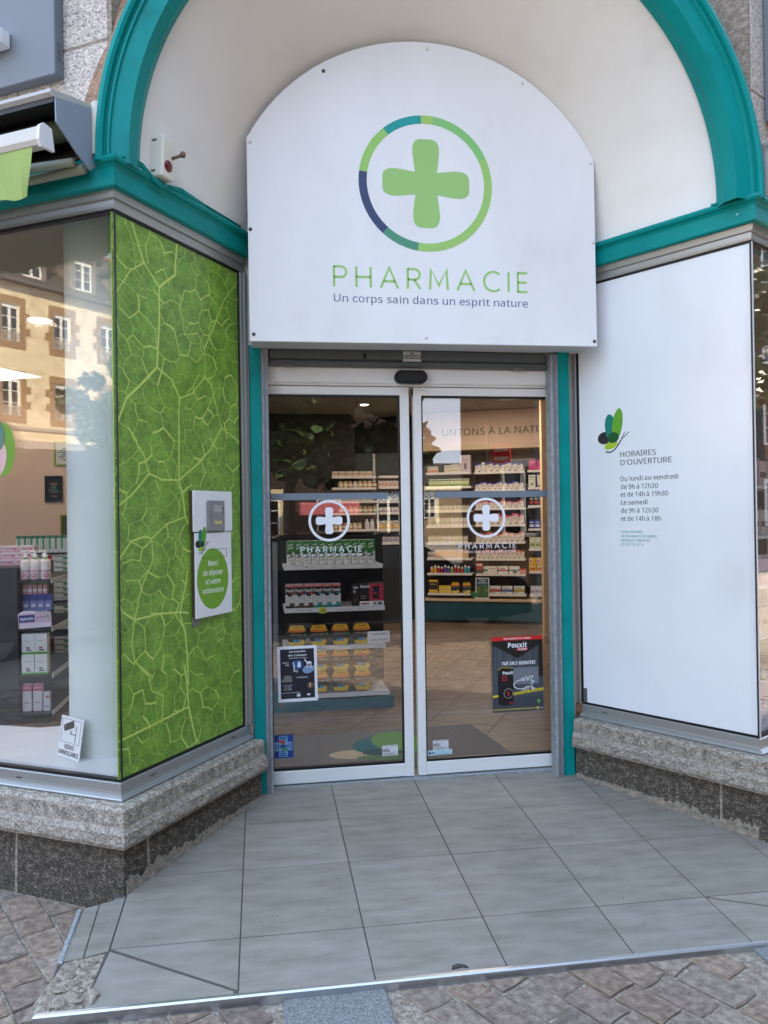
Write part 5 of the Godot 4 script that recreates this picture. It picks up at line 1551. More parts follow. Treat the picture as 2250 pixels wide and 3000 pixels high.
			m.col = L(30, 60, 110); m.ellipse(Vector2(0.012, 0.014), 0.007, 0.007, 0, 0.0006, 0.001)
			rect(m, 0.022, 0.011, 0.04, 0.017, 0.0006, L(30, 60, 110)); rect(m, 0.05, 0.004, 0.135, 0.007, 0.0006, L(140, 170, 180))
		part(a, "print", m, M.ink)

func f_id(x: float, y: float, z: float) -> Transform3D: return Transform3D(Basis(), Vector3(x, y, z))

# ---------- things fixed to the outside walls
func build_fixtures() -> void:
	var lf := frame_of(P3(LP, 0), nrm(LD))
	var rf := frame_of(P3(RP, 0), nrm(RD))
	# awning, folded
	var a := thing("awning", "folded green awning with grey end plate above the left shop window", "awning", lf * Vector3(-1.0, 3.1, 0))
	var m := MB.new()
	m.xf = lf * Transform3D(Basis(Vector3(0, 0, 1), Vector3.UP, Vector3(-1, 0, 0)), Vector3())   # local x = out from the wall, z = along the wall to the left
	m.col = L(128, 142, 156)
	m.ext(PackedVector2Array([Vector2(0.265, 3.175), Vector2(0.05, 3.235), Vector2(0.012, 3.17), Vector2(0.03, 3.0), Vector2(0.075, 2.965), Vector2(0.16, 3.01), Vector2(0.262, 3.08)]), 0.055, 0.062)
	part(a, "end_plate", m, vmat(0.5))
	var cm := MB.new()
	cm.xf = m.xf
	cm.ext(PackedVector2Array([Vector2(0.003, 3.225), Vector2(0.27, 3.178), Vector2(0.285, 3.19), Vector2(0.282, 3.205), Vector2(0.05, 3.255), Vector2(0.003, 3.25)]), 0.063, 3.2)
	part(a, "cover", cm, mat(S(170, 170, 166), 0.5))
	var bk := MB.new()
	bk.xf = m.xf
	bk.ext(PackedVector2Array([Vector2(0.003, 3.06), Vector2(0.03, 3.05), Vector2(0.03, 3.222), Vector2(0.003, 3.222)]), 0.07, 3.2)
	part(a, "back_plate", bk, M.black)
	var ln := MB.new()
	ln.xf = m.xf
	ln.ext(PackedVector2Array([Vector2(0.031, 3.222), Vector2(0.031, 3.19), Vector2(0.268, 3.158), Vector2(0.268, 3.176)]), 0.064, 3.2)
	part(a, "liner", ln, M.black)
	var tb := MB.new()
	tb.xf = lf
	tb.tube([Vector3(-0.07, 3.13, 0.12), Vector3(-3.2, 3.13, 0.12)], 0.045, 14)
	part(a, "roller_tube", tb, mat(S(70, 80, 52), 0.8))
	var fb := MB.new()
	fb.xf = m.xf
	fb.ext(PackedVector2Array([Vector2(0.275, 2.972), Vector2(0.325, 2.966), Vector2(0.335, 2.985), Vector2(0.332, 3.028), Vector2(0.315, 3.046), Vector2(0.28, 3.04)]), 0.085, 3.2, 0.004)
	part(a, "front_bar", fb, mat(S(196, 192, 184), 0.4))
	fb = MB.new(); fb.xf = m.xf
	fb.ext(PackedVector2Array([Vector2(0.262, 2.960), Vector2(0.33, 2.955), Vector2(0.342, 2.98), Vector2(0.338, 3.034), Vector2(0.318, 3.052), Vector2(0.276, 3.046)]), 0.066, 0.0845, 0.004)
	part(a, "bar_end_cap", fb, mat(S(214, 216, 218), 0.4))
	fb = MB.new(); fb.xf = lf
	fb.tube([Vector3(-0.12, 3.0, 0.10), Vector3(-1.4, 3.0, 0.25)], 0.018, 8)
	fb.tube([Vector3(-0.1, 2.985, 0.06), Vector3(-2.2, 2.99, 0.06)], 0.022, 8)
	part(a, "folding_arm", fb, mat(S(150, 158, 142), 0.5))
	var val := MB.new()
	val.col = L(150, 172, 98)
	val.xf = lf
	var pts := []
	for j in 9:
		var row := []
		for i in 60:
			var u := 0.12 + i * 0.05 + (0.035 * j / 8.0 if i == 0 else 0.0)
			row.append(Vector3(-u, 2.968 - 0.19 * j / 8.0 - (0.012 * sin(i * 1.3) * j / 8.0), 0.322 + 0.016 * sin(i * 0.9 + j * 0.25) * j / 8.0 - (0.02 * j / 8.0 if i == 0 else 0.0)))
		pts.append(row)
	for j in 8:
		for i in 59:
			val.face([pts[j][i], pts[j][i + 1], pts[j + 1][i + 1], pts[j + 1][i]], Vector3(-1, 2.9, 0))
	var vm := vmat(0.85)
	part(a, "valance", val, vm)
	# grey sign boxes on both street faces
	for q in [["left", lf, -1.0, 0.255, 3.425], ["right", rf, 1.0, 0.15, 3.446]]:
		var s := thing("wall_sign", "flat grey sign box on the granite wall, upper %s of the arch" % q[0], "sign", q[1] * Vector3(q[2] * 1.0, q[4], 0))
		var b := MB.new()
		b.xf = q[1]
		b.mm(Vector3(q[2] * q[3], q[4], 0.003), Vector3(q[2] * (q[3] + 2.4), q[4] + 0.75, 0.055), 0.004)
		part(s, "box", b, M.grey_box)
		if q[0] == "left":
			b = MB.new(); b.xf = q[1]
			b.mm(Vector3(-0.50, 3.585, 0.056), Vector3(-1.3, 3.655, 0.115), 0.004)
			part(s, "raised_letter", b, M.white)
			for i in 2:
				for k in 3:
					b = MB.new(); b.xf = q[1]
					b.mm(Vector3(-0.2548, 3.49 + k * 0.03, 0.022 + i * 0.010), Vector3(-0.2535, 3.51 + k * 0.03, 0.028 + i * 0.010))
					part(s, "type_mark", b, mat(S(90, 94, 102), 0.5))
	# pipes by the arch
	var p := MB.new()
	p.xf = rf
	p.lathe([Vector2(0, 3.04), Vector2(0.03, 3.04), Vector2(0.03, 3.29), Vector2(0.024, 3.31), Vector2(0, 3.312)], Vector3(0.098, 0, 0.035), 14)
	p.tube([Vector3(0.098, 3.30, 0.035), Vector3(0.085, 3.318, 0.05), Vector3(0.065, 3.315, 0.06), Vector3(0.055, 3.28, 0.05)], 0.006, 6)
	solo("cable_conduit", "short grey cable conduit beside the right foot of the arch", "pipe", rf * Vector3(0.098, 3.04, 0.035), p, mat(S(150, 152, 150), 0.6))
	p = MB.new()
	p.xf = lf
	p.lathe([Vector2(0, 3.2), Vector2(0.034, 3.2), Vector2(0.036, 3.285), Vector2(0.03, 3.296), Vector2(0, 3.298)], Vector3(-0.17, 0, 0.045), 14)
	p.lathe([Vector2(0, 3.04), Vector2(0.026, 3.04), Vector2(0.027, 3.255), Vector2(0.022, 3.262), Vector2(0, 3.264)], Vector3(-0.045, 0, 0.04), 14)
	solo("drain_pipe", "pale pipe stub behind the awning end plate, left of the arch", "pipe", lf * Vector3(-0.1, 3.04, 0.04), p, mat(S(188, 184, 170), 0.6))
	# teal painted cables over the left cornice
	var sp := frame_of(P3(SL, 0), nrm(DL))
	for q in [[0.0, 0.0], [0.012, 0.012]]:
		var c := MB.new()
		c.xf = sp
		c.tube([Vector3(-0.97, 3.038, 0.05), Vector3(-0.93, 3.048 + q[0], 0.045), Vector3(-0.85, 3.042 + q[1], 0.05), Vector3(-0.80, 3.012 + q[0], 0.056), Vector3(-0.74, 2.992 + q[1], 0.058), Vector3(-0.70, 3.018, 0.058), Vector3(-0.60, 3.03 + q[0], 0.055), Vector3(-0.40, 3.036, 0.05), Vector3(-0.1, 3.037, 0.045)], 0.0065, 6)
		solo("painted_cable", "teal painted cable lying over the left cornice, %s of the pair" % ("lower" if q[0] == 0.0 else "upper"), "cable", sp * Vector3(-0.6, 3.0, 0.05), c, M.teal)
	sp = frame_of(P3(SR, 0), nrm(DR))
	var cc := MB.new()
	cc.xf = sp
	cc.tube([Vector3(0.99, 3.045, 0.05), Vector3(0.93, 3.055, 0.05), Vector3(0.86, 3.03, 0.056), Vector3(0.84, 3.036, 0.05)], 0.008, 6)
	solo("painted_cable", "short teal painted cable on the right cornice", "cable", sp * Vector3(0.9, 3.03, 0.05), cc, M.teal)
	# alarm siren at the left springing of the vault
	var t := Transform3D(Basis(Vector3.UP, deg_to_rad(-33)) * Basis(Vector3(0, 0, 1), deg_to_rad(-4)), Vector3(-1.312, 3.036, 0.76))
	var al := thing("alarm_siren", "white alarm siren box with dark red lamp at the left foot of the arch", "alarm", t.origin)
	m = MB.new(); m.xf = t
	m.mm(Vector3(-0.042, 0, -0.05), Vector3(0.042, 0.182, 0.035), 0.006)
	part(al, "case", m, mat(S(222, 220, 208), 0.45))
	m = MB.new(); m.xf = t
	for y in [0.022, 0.158]: m.mm(Vector3(-0.022, y, 0.0335), Vector3(0.004, y + 0.010, 0.0362), 0.002)
	part(al, "screw_slots", m, mat(S(96, 84, 70), 0.6))
	m = MB.new(); m.xf = t * Transform3D(Basis(Vector3.UP, PI / 2), Vector3(0.042, 0.055, -0.005))
	m.ring([Vector2(0, 0), Vector2(0.026, 0), Vector2(0.024, 0.004), Vector2(0, 0.006)], 0, TAU, 18, true)
	part(al, "lamp", m, mat(S(104, 14, 22), 0.25))
	m = MB.new(); m.xf = t
	m.tube([Vector3(0.043, 0.10, -0.03), Vector3(0.085, 0.112, -0.04)], 0.0075, 8)
	m.lathe([Vector2(0, 0.1), Vector2(0.011, 0.104), Vector2(0.014, 0.115), Vector2(0.010, 0.126), Vector2(0, 0.13)], Vector3(0.092, 0, -0.04), 12)
	part(al, "bracket", m, mat(S(112, 92, 82), 0.5, 0.4))
	# camera warning card on the window ledge
	var b0 := Vector3(-1.842, 0.402, 0.525)
	var b1 := Vector3(-1.712, 0.402, 0.662)
	var xx := (b1 - b0).normalized()
	var zz := xx.cross(Vector3.UP).normalized()
	var up := (Vector3.UP - zz * 0.16).normalized()
	var cf := Transform3D(Basis(xx, up, xx.cross(up)), b0)
	var cd := thing("warning_card", "white video surveillance card leaning on the ledge of the left window", "sign", (b0 + b1) / 2.0)
	m = MB.new(); m.xf = cf
	m.mm(Vector3(0, 0, -0.003), Vector3(0.186, 0.185, 0), 0.001)
	part(cd, "card", m, M.white)
	m = MB.new(); m.xf = cf
	m.col = L(40, 42, 46)
	for q in [[0.016, 0.068, 0.170, 0.0695], [0.016, 0.172, 0.170, 0.1735], [0.016, 0.068, 0.0178, 0.1735], [0.168, 0.068, 0.170, 0.1735], [0.134, 0.075, 0.138, 0.15], [0.09, 0.108, 0.135, 0.1115]]: m.mm(Vector3(q[0], q[1], 0.0002), Vector3(q[2], q[3], 0.0009))
	m.xf = cf * Transform3D(Basis(Vector3(0, 0, 1), 0.35), Vector3(0.05, 0.118, 0))
	m.mm(Vector3(0, 0, 0.0002), Vector3(0.072, 0.032, 0.001)); m.mm(Vector3(-0.012, 0.002, 0.0002), Vector3(-0.002, 0.03, 0.001))
	m.xf = cf
	m.stroke([Vector2(0.09, 0.125), Vector2(0.096, 0.11)], 0.006, 0.0002, 0.001)
	part(cd, "camera_symbol", m, M.ink)
	m = MB.new(); m.xf = cf
	write(m, "VIDEO", f_id(0.093, 0.040, 0.0002), 0.020, 0.078, L(40, 42, 46), "Droid Sans Bold", true)
	write(m, "SURVEILLANCE", f_id(0.093, 0.012, 0.0002), 0.020, 0.165, L(40, 42, 46), "Droid Sans Bold", true)
	part(cd, "lettering", m, M.ink)
	# butterfly wing decal on the left window
	m = MB.new(); m.xf = lf
	m.col = L(120, 168, 50); m.ellipse(Vector2(-0.665, 1.83), 0.085, 0.125, 0.0, -0.0195, -0.019, 40)
	m.col = L(196, 160, 158); m.ellipse(Vector2(-0.73, 1.80), 0.10, 0.11, 0.0, -0.0188, -0.0183, 40)
	m.col = L(70, 110, 96); m.ellipse(Vector2(-0.70, 1.90), 0.06, 0.08, 0.3, -0.0182, -0.0178, 40)
	solo("window_decal", "big green and pink oval decal on the left window glass", "sticker", lf * Vector3(-0.7, 1.7, 0), m, M.ink)


# ---------- inside the shop
var BP := Vector2(2.08, -5.9)          # wall of shelves at the back right, runs along BD
var BD := Vector2(cos(deg_to_rad(24.0)), sin(deg_to_rad(24.0)))

func lamp_panel(called: String, label: String, at: Vector3, sx: float, sz: float, energy: float, glow: float, turn := 0.0) -> void:
	var o := thing(called, label, "ceiling light", at)
	o.rotation.y = turn
	var m := MB.new()
	m.xf = o.global_transform
	if sx < 0.2:
		m.xf = o.global_transform * Transform3D(Basis(Vector3.RIGHT, PI / 2), Vector3())
		m.ring([Vector2(0, 0.0), Vector2(sx * 0.5, 0.0), Vector2(sx * 0.5, 0.008), Vector2(0, 0.008)], 0, TAU, 20)
	else:
		m.mm(Vector3(-sx / 2, -0.012, -sz / 2), Vector3(sx / 2, -0.002, sz / 2))
	var e := StandardMaterial3D.new()
	e.albedo_color = Color(1, 1, 1); e.emission_enabled = true; e.emission = Color(1.0, 0.96, 0.9); e.emission_energy_multiplier = glow
	part(o, "lamp_diffuser", m, e)
	var fr := MB.new()
	fr.xf = m.xf if sx < 0.2 else o.global_transform
	if sx < 0.2: fr.ring([Vector2(sx * 0.5, -0.004), Vector2(sx * 0.62, -0.004), Vector2(sx * 0.62, 0.006), Vector2(sx * 0.5, 0.006)], 0, TAU, 20)
	else:
		for q in [[-0.5, -0.53, 0.5, -0.5], [-0.5, 0.5, 0.5, 0.53], [-0.53, -0.53, -0.5, 0.53], [0.5, -0.53, 0.53, 0.53]]: fr.mm(Vector3(q[0] * sx, -0.014, q[1] * sz), Vector3(q[2] * sx, -0.001, q[3] * sz))
	part(o, "frame", fr, M.white)
	var l := AreaLight3D.new()
	l.name = "lamp"; l.area_size = Vector2(sx, sz); l.light_energy = energy; l.area_range = 14.0
	l.light_color = Color(1.0, 0.94, 0.86); l.shadow_enabled = true
	o.add_child(l)
	l.position = Vector3(0, -0.018, 0); l.rotation.x = -PI / 2

func build_interior() -> void:
	var b: Node3D = get_node("pharmacy_building")
	var flat := Basis(Vector3(1, 0, 0), Vector3(0, 0, 1), Vector3(0, 1, 0))
	var room := PackedVector2Array([along(LP, LD, 5.8) + Vector2(0.1, -0.2), LP + Vector2(0.02, -0.06), SL + Vector2(-0.01, -0.05), Vector2(-0.93, -0.05), Vector2(0.93, -0.05), SR + Vector2(0.01, -0.04), RP + Vector2(-0.02, -0.06), along(RP, RD, 5.8) + Vector2(-0.1, -0.2), Vector2(6.5, -8.8), Vector2(-6.5, -8.8)])
	var sb := MB.new()
	sb.xf = Transform3D(flat, Vector3())
	sb.ext(room, -0.3, -0.004)
	var fl := part(b, "interior_floor", sb, mat(S(44, 38, 32), 0.8))
	var d1 := Vector2(0.507, -0.862)
	var d2 := Vector2(0.862, 0.507)
	for i in range(-9, 8):
		for j in range(-4, 16):
			var q := PackedVector2Array()
			var p0 := d2 * (0.168 + 0.47 * i) + d1 * (1.165 + 0.47 * j)
			for k in [[0.0025, 0.0025], [0.4675, 0.0025], [0.4675, 0.4675], [0.0025, 0.4675]]: q.append(p0 + d2 * k[0] + d1 * k[1])
			var c := (q[0] + q[2]) / 2.0
			if c.x < -4.2 or c.x > 3.6 or c.y < -6.8: continue
			for r in Geometry2D.intersect_polygons(q, room):
				if r.size() < 3: continue
				var m := MB.new()
				m.xf = Transform3D(flat, Vector3())
				var t := rng.randf_range(0.9, 1.0)
				m.col = Color(t, t, t)
				m.ext(r, -0.004, 0.0, 0.0008)
				part(fl, "floor_tile", m, M.floor)
	# inner walls
	for w in [[Vector2(-6.0, -4.7), Vector2(-1.6, -4.7)], [BP + BD * 1.6 + Vector2(0.1, -0.3), Vector2(6.3, -2.6)]]:
		var m := MB.new()
		m.sweep([w[0], w[1]], [Vector2(-0.05, -0.01), Vector2(0.05, -0.01), Vector2(0.05, 2.95), Vector2(-0.05, 2.95)])
		part(b, "interior_wall", m, M.beige)
	var dw := MB.new()
	dw.sweep([BP - BD * 1.9 + Vector2(0.12, -0.3), BP + BD * 1.6 + Vector2(0.12, -0.3)], [Vector2(-0.05, -0.01), Vector2(0.05, -0.01), Vector2(0.05, 2.95), Vector2(-0.05, 2.95)])
	dw.sweep([Vector2(-6.0, -6.5), Vector2(0.45, -6.5)], [Vector2(-0.05, -0.01), Vector2(0.05, -0.01), Vector2(0.05, 2.95), Vector2(-0.05, 2.95)])
	part(b, "interior_wall", dw, mat(S(46, 40, 36), 0.8))
	var bn := MB.new()
	bn.sweep([BP - BD * 0.86 + Vector2(0.02, -0.05), BP + BD * 1.5 + Vector2(0.02, -0.05)], [Vector2(-0.15, 2.472), Vector2(0.02, 2.472), Vector2(0.02, 2.94), Vector2(-0.15, 2.94)])
	var band := part(b, "lettered_bulkhead", bn, M.beige)
	var wd := MB.new()
	wd.sweep([BP - BD * 0.86, BP + BD * 1.5], [Vector2(-0.3, 2.40), Vector2(0.025, 2.40), Vector2(0.025, 2.47), Vector2(-0.3, 2.47)])
	part(b, "wood_soffit", wd, M.wood)
	var bf := frame_of(P3(BP, 0), nrm(BD))
	var bt := MB.new()
	write(bt, "UNTONS À LA NATU", bf.translated_local(Vector3(-0.475, 2.605, -0.0175)), 0.094, 1.37, L(96, 100, 62))
	part(band, "lettering", bt, M.ink)
	# pillar with upright lettering
	part(b, "pillar", bar(Vector3(2.36, 0.0, -4.23), Vector3(2.85, 2.95, -4.17), 0.004), mat(S(220, 184, 142), 0.7))
	part(b, "skirting", bar(Vector3(2.352, 0.0, -4.24), Vector3(2.86, 0.09, -4.16), 0.004), M.wood)
	var vt := MB.new()
	write(vt, "ESPACE ORTHOPÉDIE", Transform3D(Basis(Vector3(0, 1, 0), Vector3(-1, 0, 0), Vector3(0, 0, 1)), Vector3(2.545, 0.78, -4.168)), 0.085, 1.35, L(60, 52, 44))
	part(b, "pillar_lettering", vt, M.ink)
	# ledge and column behind the left window
	var lg := MB.new()
	lg.xf = Transform3D(flat, Vector3())
	lg.ext(PackedVector2Array([LP + LD * 4.5 + Vector2(0.02, -0.06), LP + Vector2(0.0, -0.065), SL + Vector2(-0.07, 0.0), Vector2(-1.35, -0.08), Vector2(-2.06, 0.0), Vector2(-2.29, -0.10), Vector2(-4.9, -1.62)]), 0.30, 0.40, 0.004)
	part(b, "window_ledge", lg, M.white)
	var co := MB.new()
	co.lathe([Vector2(0, 0.40), Vector2(0.222, 0.40), Vector2(0.222, 2.95), Vector2(0, 2.95)], Vector3(-1.585, 0, 0.40), 48)
	part(b, "column", co, mat(S(206, 214, 210), 0.6))
	var rl := MB.new()
	rl.xf = lg.xf
	rl.ext(PackedVector2Array([RP + RD * 4.5 + Vector2(-0.02, -0.06), RP + Vector2(0.0, -0.065), SR + Vector2(0.07, 0.0), Vector2(1.4, -0.08), Vector2(4.9, -1.62)]), 0.30, 0.40, 0.004)
	part(b, "window_ledge", rl, M.white)
	# lights
	lamp_panel("ceiling_downlight", "small round downlight in the ceiling, seen above the left door", Vector3(0.465, 2.948, -5.47), 0.11, 0.11, 0.10, 1.6)
	lamp_panel("ceiling_downlight", "round downlight in the ceiling over the back wall, seen above the right door", Vector3(1.775, 2.948, -4.70), 0.16, 0.16, 0.42, 1.6)
	lamp_panel("ceiling_downlight", "round downlight seen through the left shop window", Vector3(-2.43, 2.948, -1.49), 0.16, 0.16, 0.42, 1.6)
	lamp_panel("ceiling_panel_light", "square ceiling panel light seen through the left shop window", Vector3(-3.42, 2.948, -3.6), 0.6, 0.6, 0.22, 0.7, -0.5)
	lamp_panel("ceiling_panel_light", "square ceiling panel light over the middle of the shop floor", Vector3(1.5, 2.948, -4.2), 0.6, 0.6, 0.85, 0.7)
	lamp_panel("ceiling_panel_light", "square ceiling panel light just inside the sliding doors", Vector3(-0.3, 2.948, -0.95), 0.6, 0.6, 0.14, 0.7)
	# door mat
	var mt := thing("door_mat", "grey entrance mat with green, teal and cream oval print", "door mat", Vector3(-0.1, 0, -0.5))
	var m := MB.new()
	m.xf = Transform3D(flat, Vector3())
	m.col = L(104, 98, 94)
	m.ext(PackedVector2Array([Vector2(-0.85, -0.15), Vector2(0.67, -0.13), Vector2(0.579, -0.985), Vector2(-0.86, -0.93)]), 0.0005, 0.007, 0.004)
	part(mt, "mat", m, vmat(0.95))
	m = MB.new()
	m.xf = Transform3D(flat, Vector3())
	m.col = L(178, 162, 138); m.ellipse(Vector2(-0.28, -0.455), 0.20, 0.095, 0.05, 0.0072, 0.0076)
	m.col = L(78, 112, 60); m.ellipse(Vector2(-0.12, -0.36), 0.20, 0.05, 0.1, 0.0077, 0.0081)
	m.col = L(20, 92, 98); m.ellipse(Vector2(-0.205, -0.64), 0.10, 0.165, 0.35, 0.0082, 0.0086)
	m.col = L(96, 142, 66); m.ellipse(Vector2(-0.005, -0.66), 0.17, 0.235, -0.2, 0.0087, 0.0091)
	m.col = L(30, 66, 60); m.ellipse(Vector2(-0.14, -0.455), 0.13, 0.06, 0.1, 0.0092, 0.0096)
	part(mt, "printed_ovals", m, vmat(0.95))
	# wall of shelves: three bays on the angled wall, two on the straight one
	bay("shelf_bay", "white shelf bay behind the right door, left part, herbal boxes", bf, -0.72, -0.085, [0.41, 0.69, 0.90, 1.115, 1.352, 1.565, 1.90, 2.095], true)
	bay("shelf_bay", "widest white shelf bay behind the right door, middle part", bf, -0.035, 0.645, [0.405, 0.685, 0.895, 1.125, 1.362, 1.59, 1.845, 2.09], true)
	bay("shelf_bay", "narrow white shelf bay beside the pillar", bf, 0.69, 1.25, [0.405, 0.72, 1.028, 1.30, 1.614, 1.86, 2.094], true)
	var zf := Transform3D(Basis(), Vector3(0, 0, -6.2))
	bay("shelf_bay", "wide white shelf bay behind the left door, with jars", zf, 0.10, 0.715, [1.12, 1.32, 1.548, 1.715, 1.90, 2.057], false)
	bay("shelf_bay", "narrow white shelf bay behind the left door, nearest the meeting stiles", zf, 0.754, 1.10, [1.13, 1.313, 1.55, 1.71, 1.91, 2.06], false)
	# display stand behind the left door
	var g := thing("display_stand", "dark display stand with white shelves and teal base behind the left door", "shelf", Vector3(-0.34, 0, -1.8))
	part(g, "base", bar(Vector3(-1.25, 0.0, -2.15), Vector3(0.135, 0.085, -1.60), 0.003), mat(S(0, 96, 110), 0.4))
	part(g, "back_panel", bar(Vector3(-1.25, 0.085, -2.06), Vector3(0.125, 1.34, -2.02), 0.002), mat(S(7, 7, 9), 0.6))
	part(g, "side_post", bar(Vector3(-0.79, 0.085, -2.015), Vector3(-0.75, 1.30, -1.97), 0.002), M.grey_box)
	for q in [[1.13, -0.71, 0.06], [0.80, -0.71, 0.07], [0.505, -0.72, 0.075], [0.136, -0.72, 0.10]]:
		var sf := part(g, "shelf", bar(Vector3(q[1], q[0] - 0.03, -2.015), Vector3(q[2], q[0] - 0.005, -1.605), 0.001), M.shelf)
		part(sf, "price_rail", bar(Vector3(q[1], q[0] - 0.036, -1.604), Vector3(q[2], q[0] - 0.001, -1.60), 0.0005), mat(S(210, 212, 216), 0.35))
	m = MB.new()
	for q in [["5,90 €", -0.54, 1.108], ["5,90 €", -0.32, 1.108], ["5,90 €", -0.06, 1.108], ["17€90 au lieu de 19€90", -0.56, 0.776], ["17€90 au lieu de 19€90", -0.25, 0.776], ["13,90 €", -0.12, 0.776]]: write(m, q[0], f_id(q[1], q[2], -1.5995), 0.009, 0.0, L(70, 70, 80), "Droid Sans", true)
	m.col = L(196, 206, 70); m.mm(Vector3(-0.445, 0.755, -1.5998), Vector3(-0.39, 0.802, -1.5992))
	write(m, "-2€", f_id(-0.418, 0.768, -1.599), 0.02, 0.04, L(40, 50, 20), "Droid Sans Bold", true, 0.0004, 0.2)
	part(g, "price_labels", m, M.ink)
	m = MB.new()
	m.col = L(238, 238, 242); m.mm(Vector3(-0.07, 0.512, -1.602), Vector3(0.106, 0.60, -1.599))
	var pc := thing("offer_card", "white printed offer card standing on the display stand's third shelf", "sign", Vector3(0.02, 0.512, -1.6))
	part(pc, "card", m, M.card)
	m = MB.new()
	write(m, "1 boîte achetée", f_id(0.018, 0.573, -1.5988), 0.012, 0.125, L(40, 50, 110), "Droid Sans Bold", true, 0.0004, 0.2)
	write(m, "+", f_id(0.018, 0.552, -1.5988), 0.010, 0.0, L(40, 50, 110), "Droid Sans Bold", true)
	write(m, "1 boîte OFFERTE", f_id(0.018, 0.527, -1.5988), 0.012, 0.135, L(150, 60, 130), "Droid Sans Bold", true, 0.0004, 0.2)
	part(pc, "lettering", m, M.ink)
	# stand and wall pictures behind the left window
	var w2 := thing("side_stand", "tall charcoal stand with short side shelves behind the left window", "shelf", Vector3(-2.6, 0, -2.1))
	part(w2, "end_panel", bar(Vector3(-3.25, 0.0, -2.7), Vector3(-2.662, 1.16, -1.7), 0.004), M.shelf_dark)
	part(w2, "back_panel", bar(Vector3(-2.525, 0.02, -2.75), Vector3(-2.49, 1.045, -2.70), 0.003), M.shelf_dark)
	for y in [1.065, 0.706, 0.362, 0.085]:
		var sf := part(w2, "shelf", bar(Vector3(-2.66, y - 0.02, -2.7), Vector3(-2.428, y - 0.004, -1.70), 0.002), M.shelf_dark)
		part(sf, "price_rail", bar(Vector3(-2.43, y - 0.03, -2.7), Vector3(-2.422, y + 0.006, -1.70), 0.001), mat(S(205, 208, 212), 0.35))
	part(w2, "base", bar(Vector3(-2.66, 0.0, -2.7), Vector3(-2.46, 0.03, -1.72), 0.002), M.shelf_dark)
	var w3 := thing("wall_stand", "dark shelf stand with stacked toothpaste boxes behind the column", "shelf", Vector3(-2.7, 0, -3.4))
	part(w3, "back_panel", bar(Vector3(-3.3, 0.0, -3.62), Vector3(-2.3, 1.26, -3.58), 0.003), M.shelf_dark)
	for y in [0.20, 0.52, 0.79, 1.03, 1.235]:
		var sf := part(w3, "shelf", bar(Vector3(-3.3, y - 0.02, -3.58), Vector3(-2.3, y - 0.003, -3.20), 0.002), M.shelf_dark)
		part(sf, "price_rail", bar(Vector3(-3.3, y - 0.03, -3.2), Vector3(-2.3, y + 0.004, -3.195), 0.001), mat(S(190, 192, 196), 0.35))
	for q in [["framed_picture", "small navy framed picture on the beige wall behind the left window", Vector3(-3.235, 1.71, -4.645), 0.185, 0.29, L(26, 46, 66), L(16, 22, 30)], ["framed_picture", "white poster in lime frame high on the beige wall", Vector3(-3.135, 2.115, -4.645), 0.2, 0.27, L(150, 168, 60), L(214, 216, 214)], ["framed_picture", "olive framed picture half hidden behind the column", Vector3(-3.075, 1.28, -4.645), 0.2, 0.29, L(150, 150, 40), L(70, 84, 40)]]:
		var fp := thing(q[0], q[1], "picture", q[2])
		m = MB.new(); m.xf = f_id(q[2].x, q[2].y, q[2].z)
		m.col = q[5]
		for k in [[0, 0, 1, 0.06], [0, 0.94, 1, 1], [0, 0.06, 0.08, 0.94], [0.92, 0.06, 1, 0.94]]: m.mm(Vector3(k[0] * q[3], k[1] * q[4], 0), Vector3(k[2] * q[3], k[3] * q[4], 0.02), 0.001)
		part(fp, "frame", m, M.card)
		m = MB.new(); m.xf = f_id(q[2].x, q[2].y, q[2].z)
		rect(m, q[3] * 0.08, q[4] * 0.06, q[3] * 0.92, q[4] * 0.94, 0.004, q[6])
		for k in 7: rect(m, q[3] * rng.randf_range(0.15, 0.5), q[4] * (0.2 + 0.08 * k), q[3] * rng.randf_range(0.55, 0.85), q[4] * (0.24 + 0.08 * k), 0.0046 + 0.0006 * k, L(rng.randf_range(60, 200), rng.randf_range(60, 170), rng.randf_range(60, 150)))
		part(fp, "print", m, M.card)

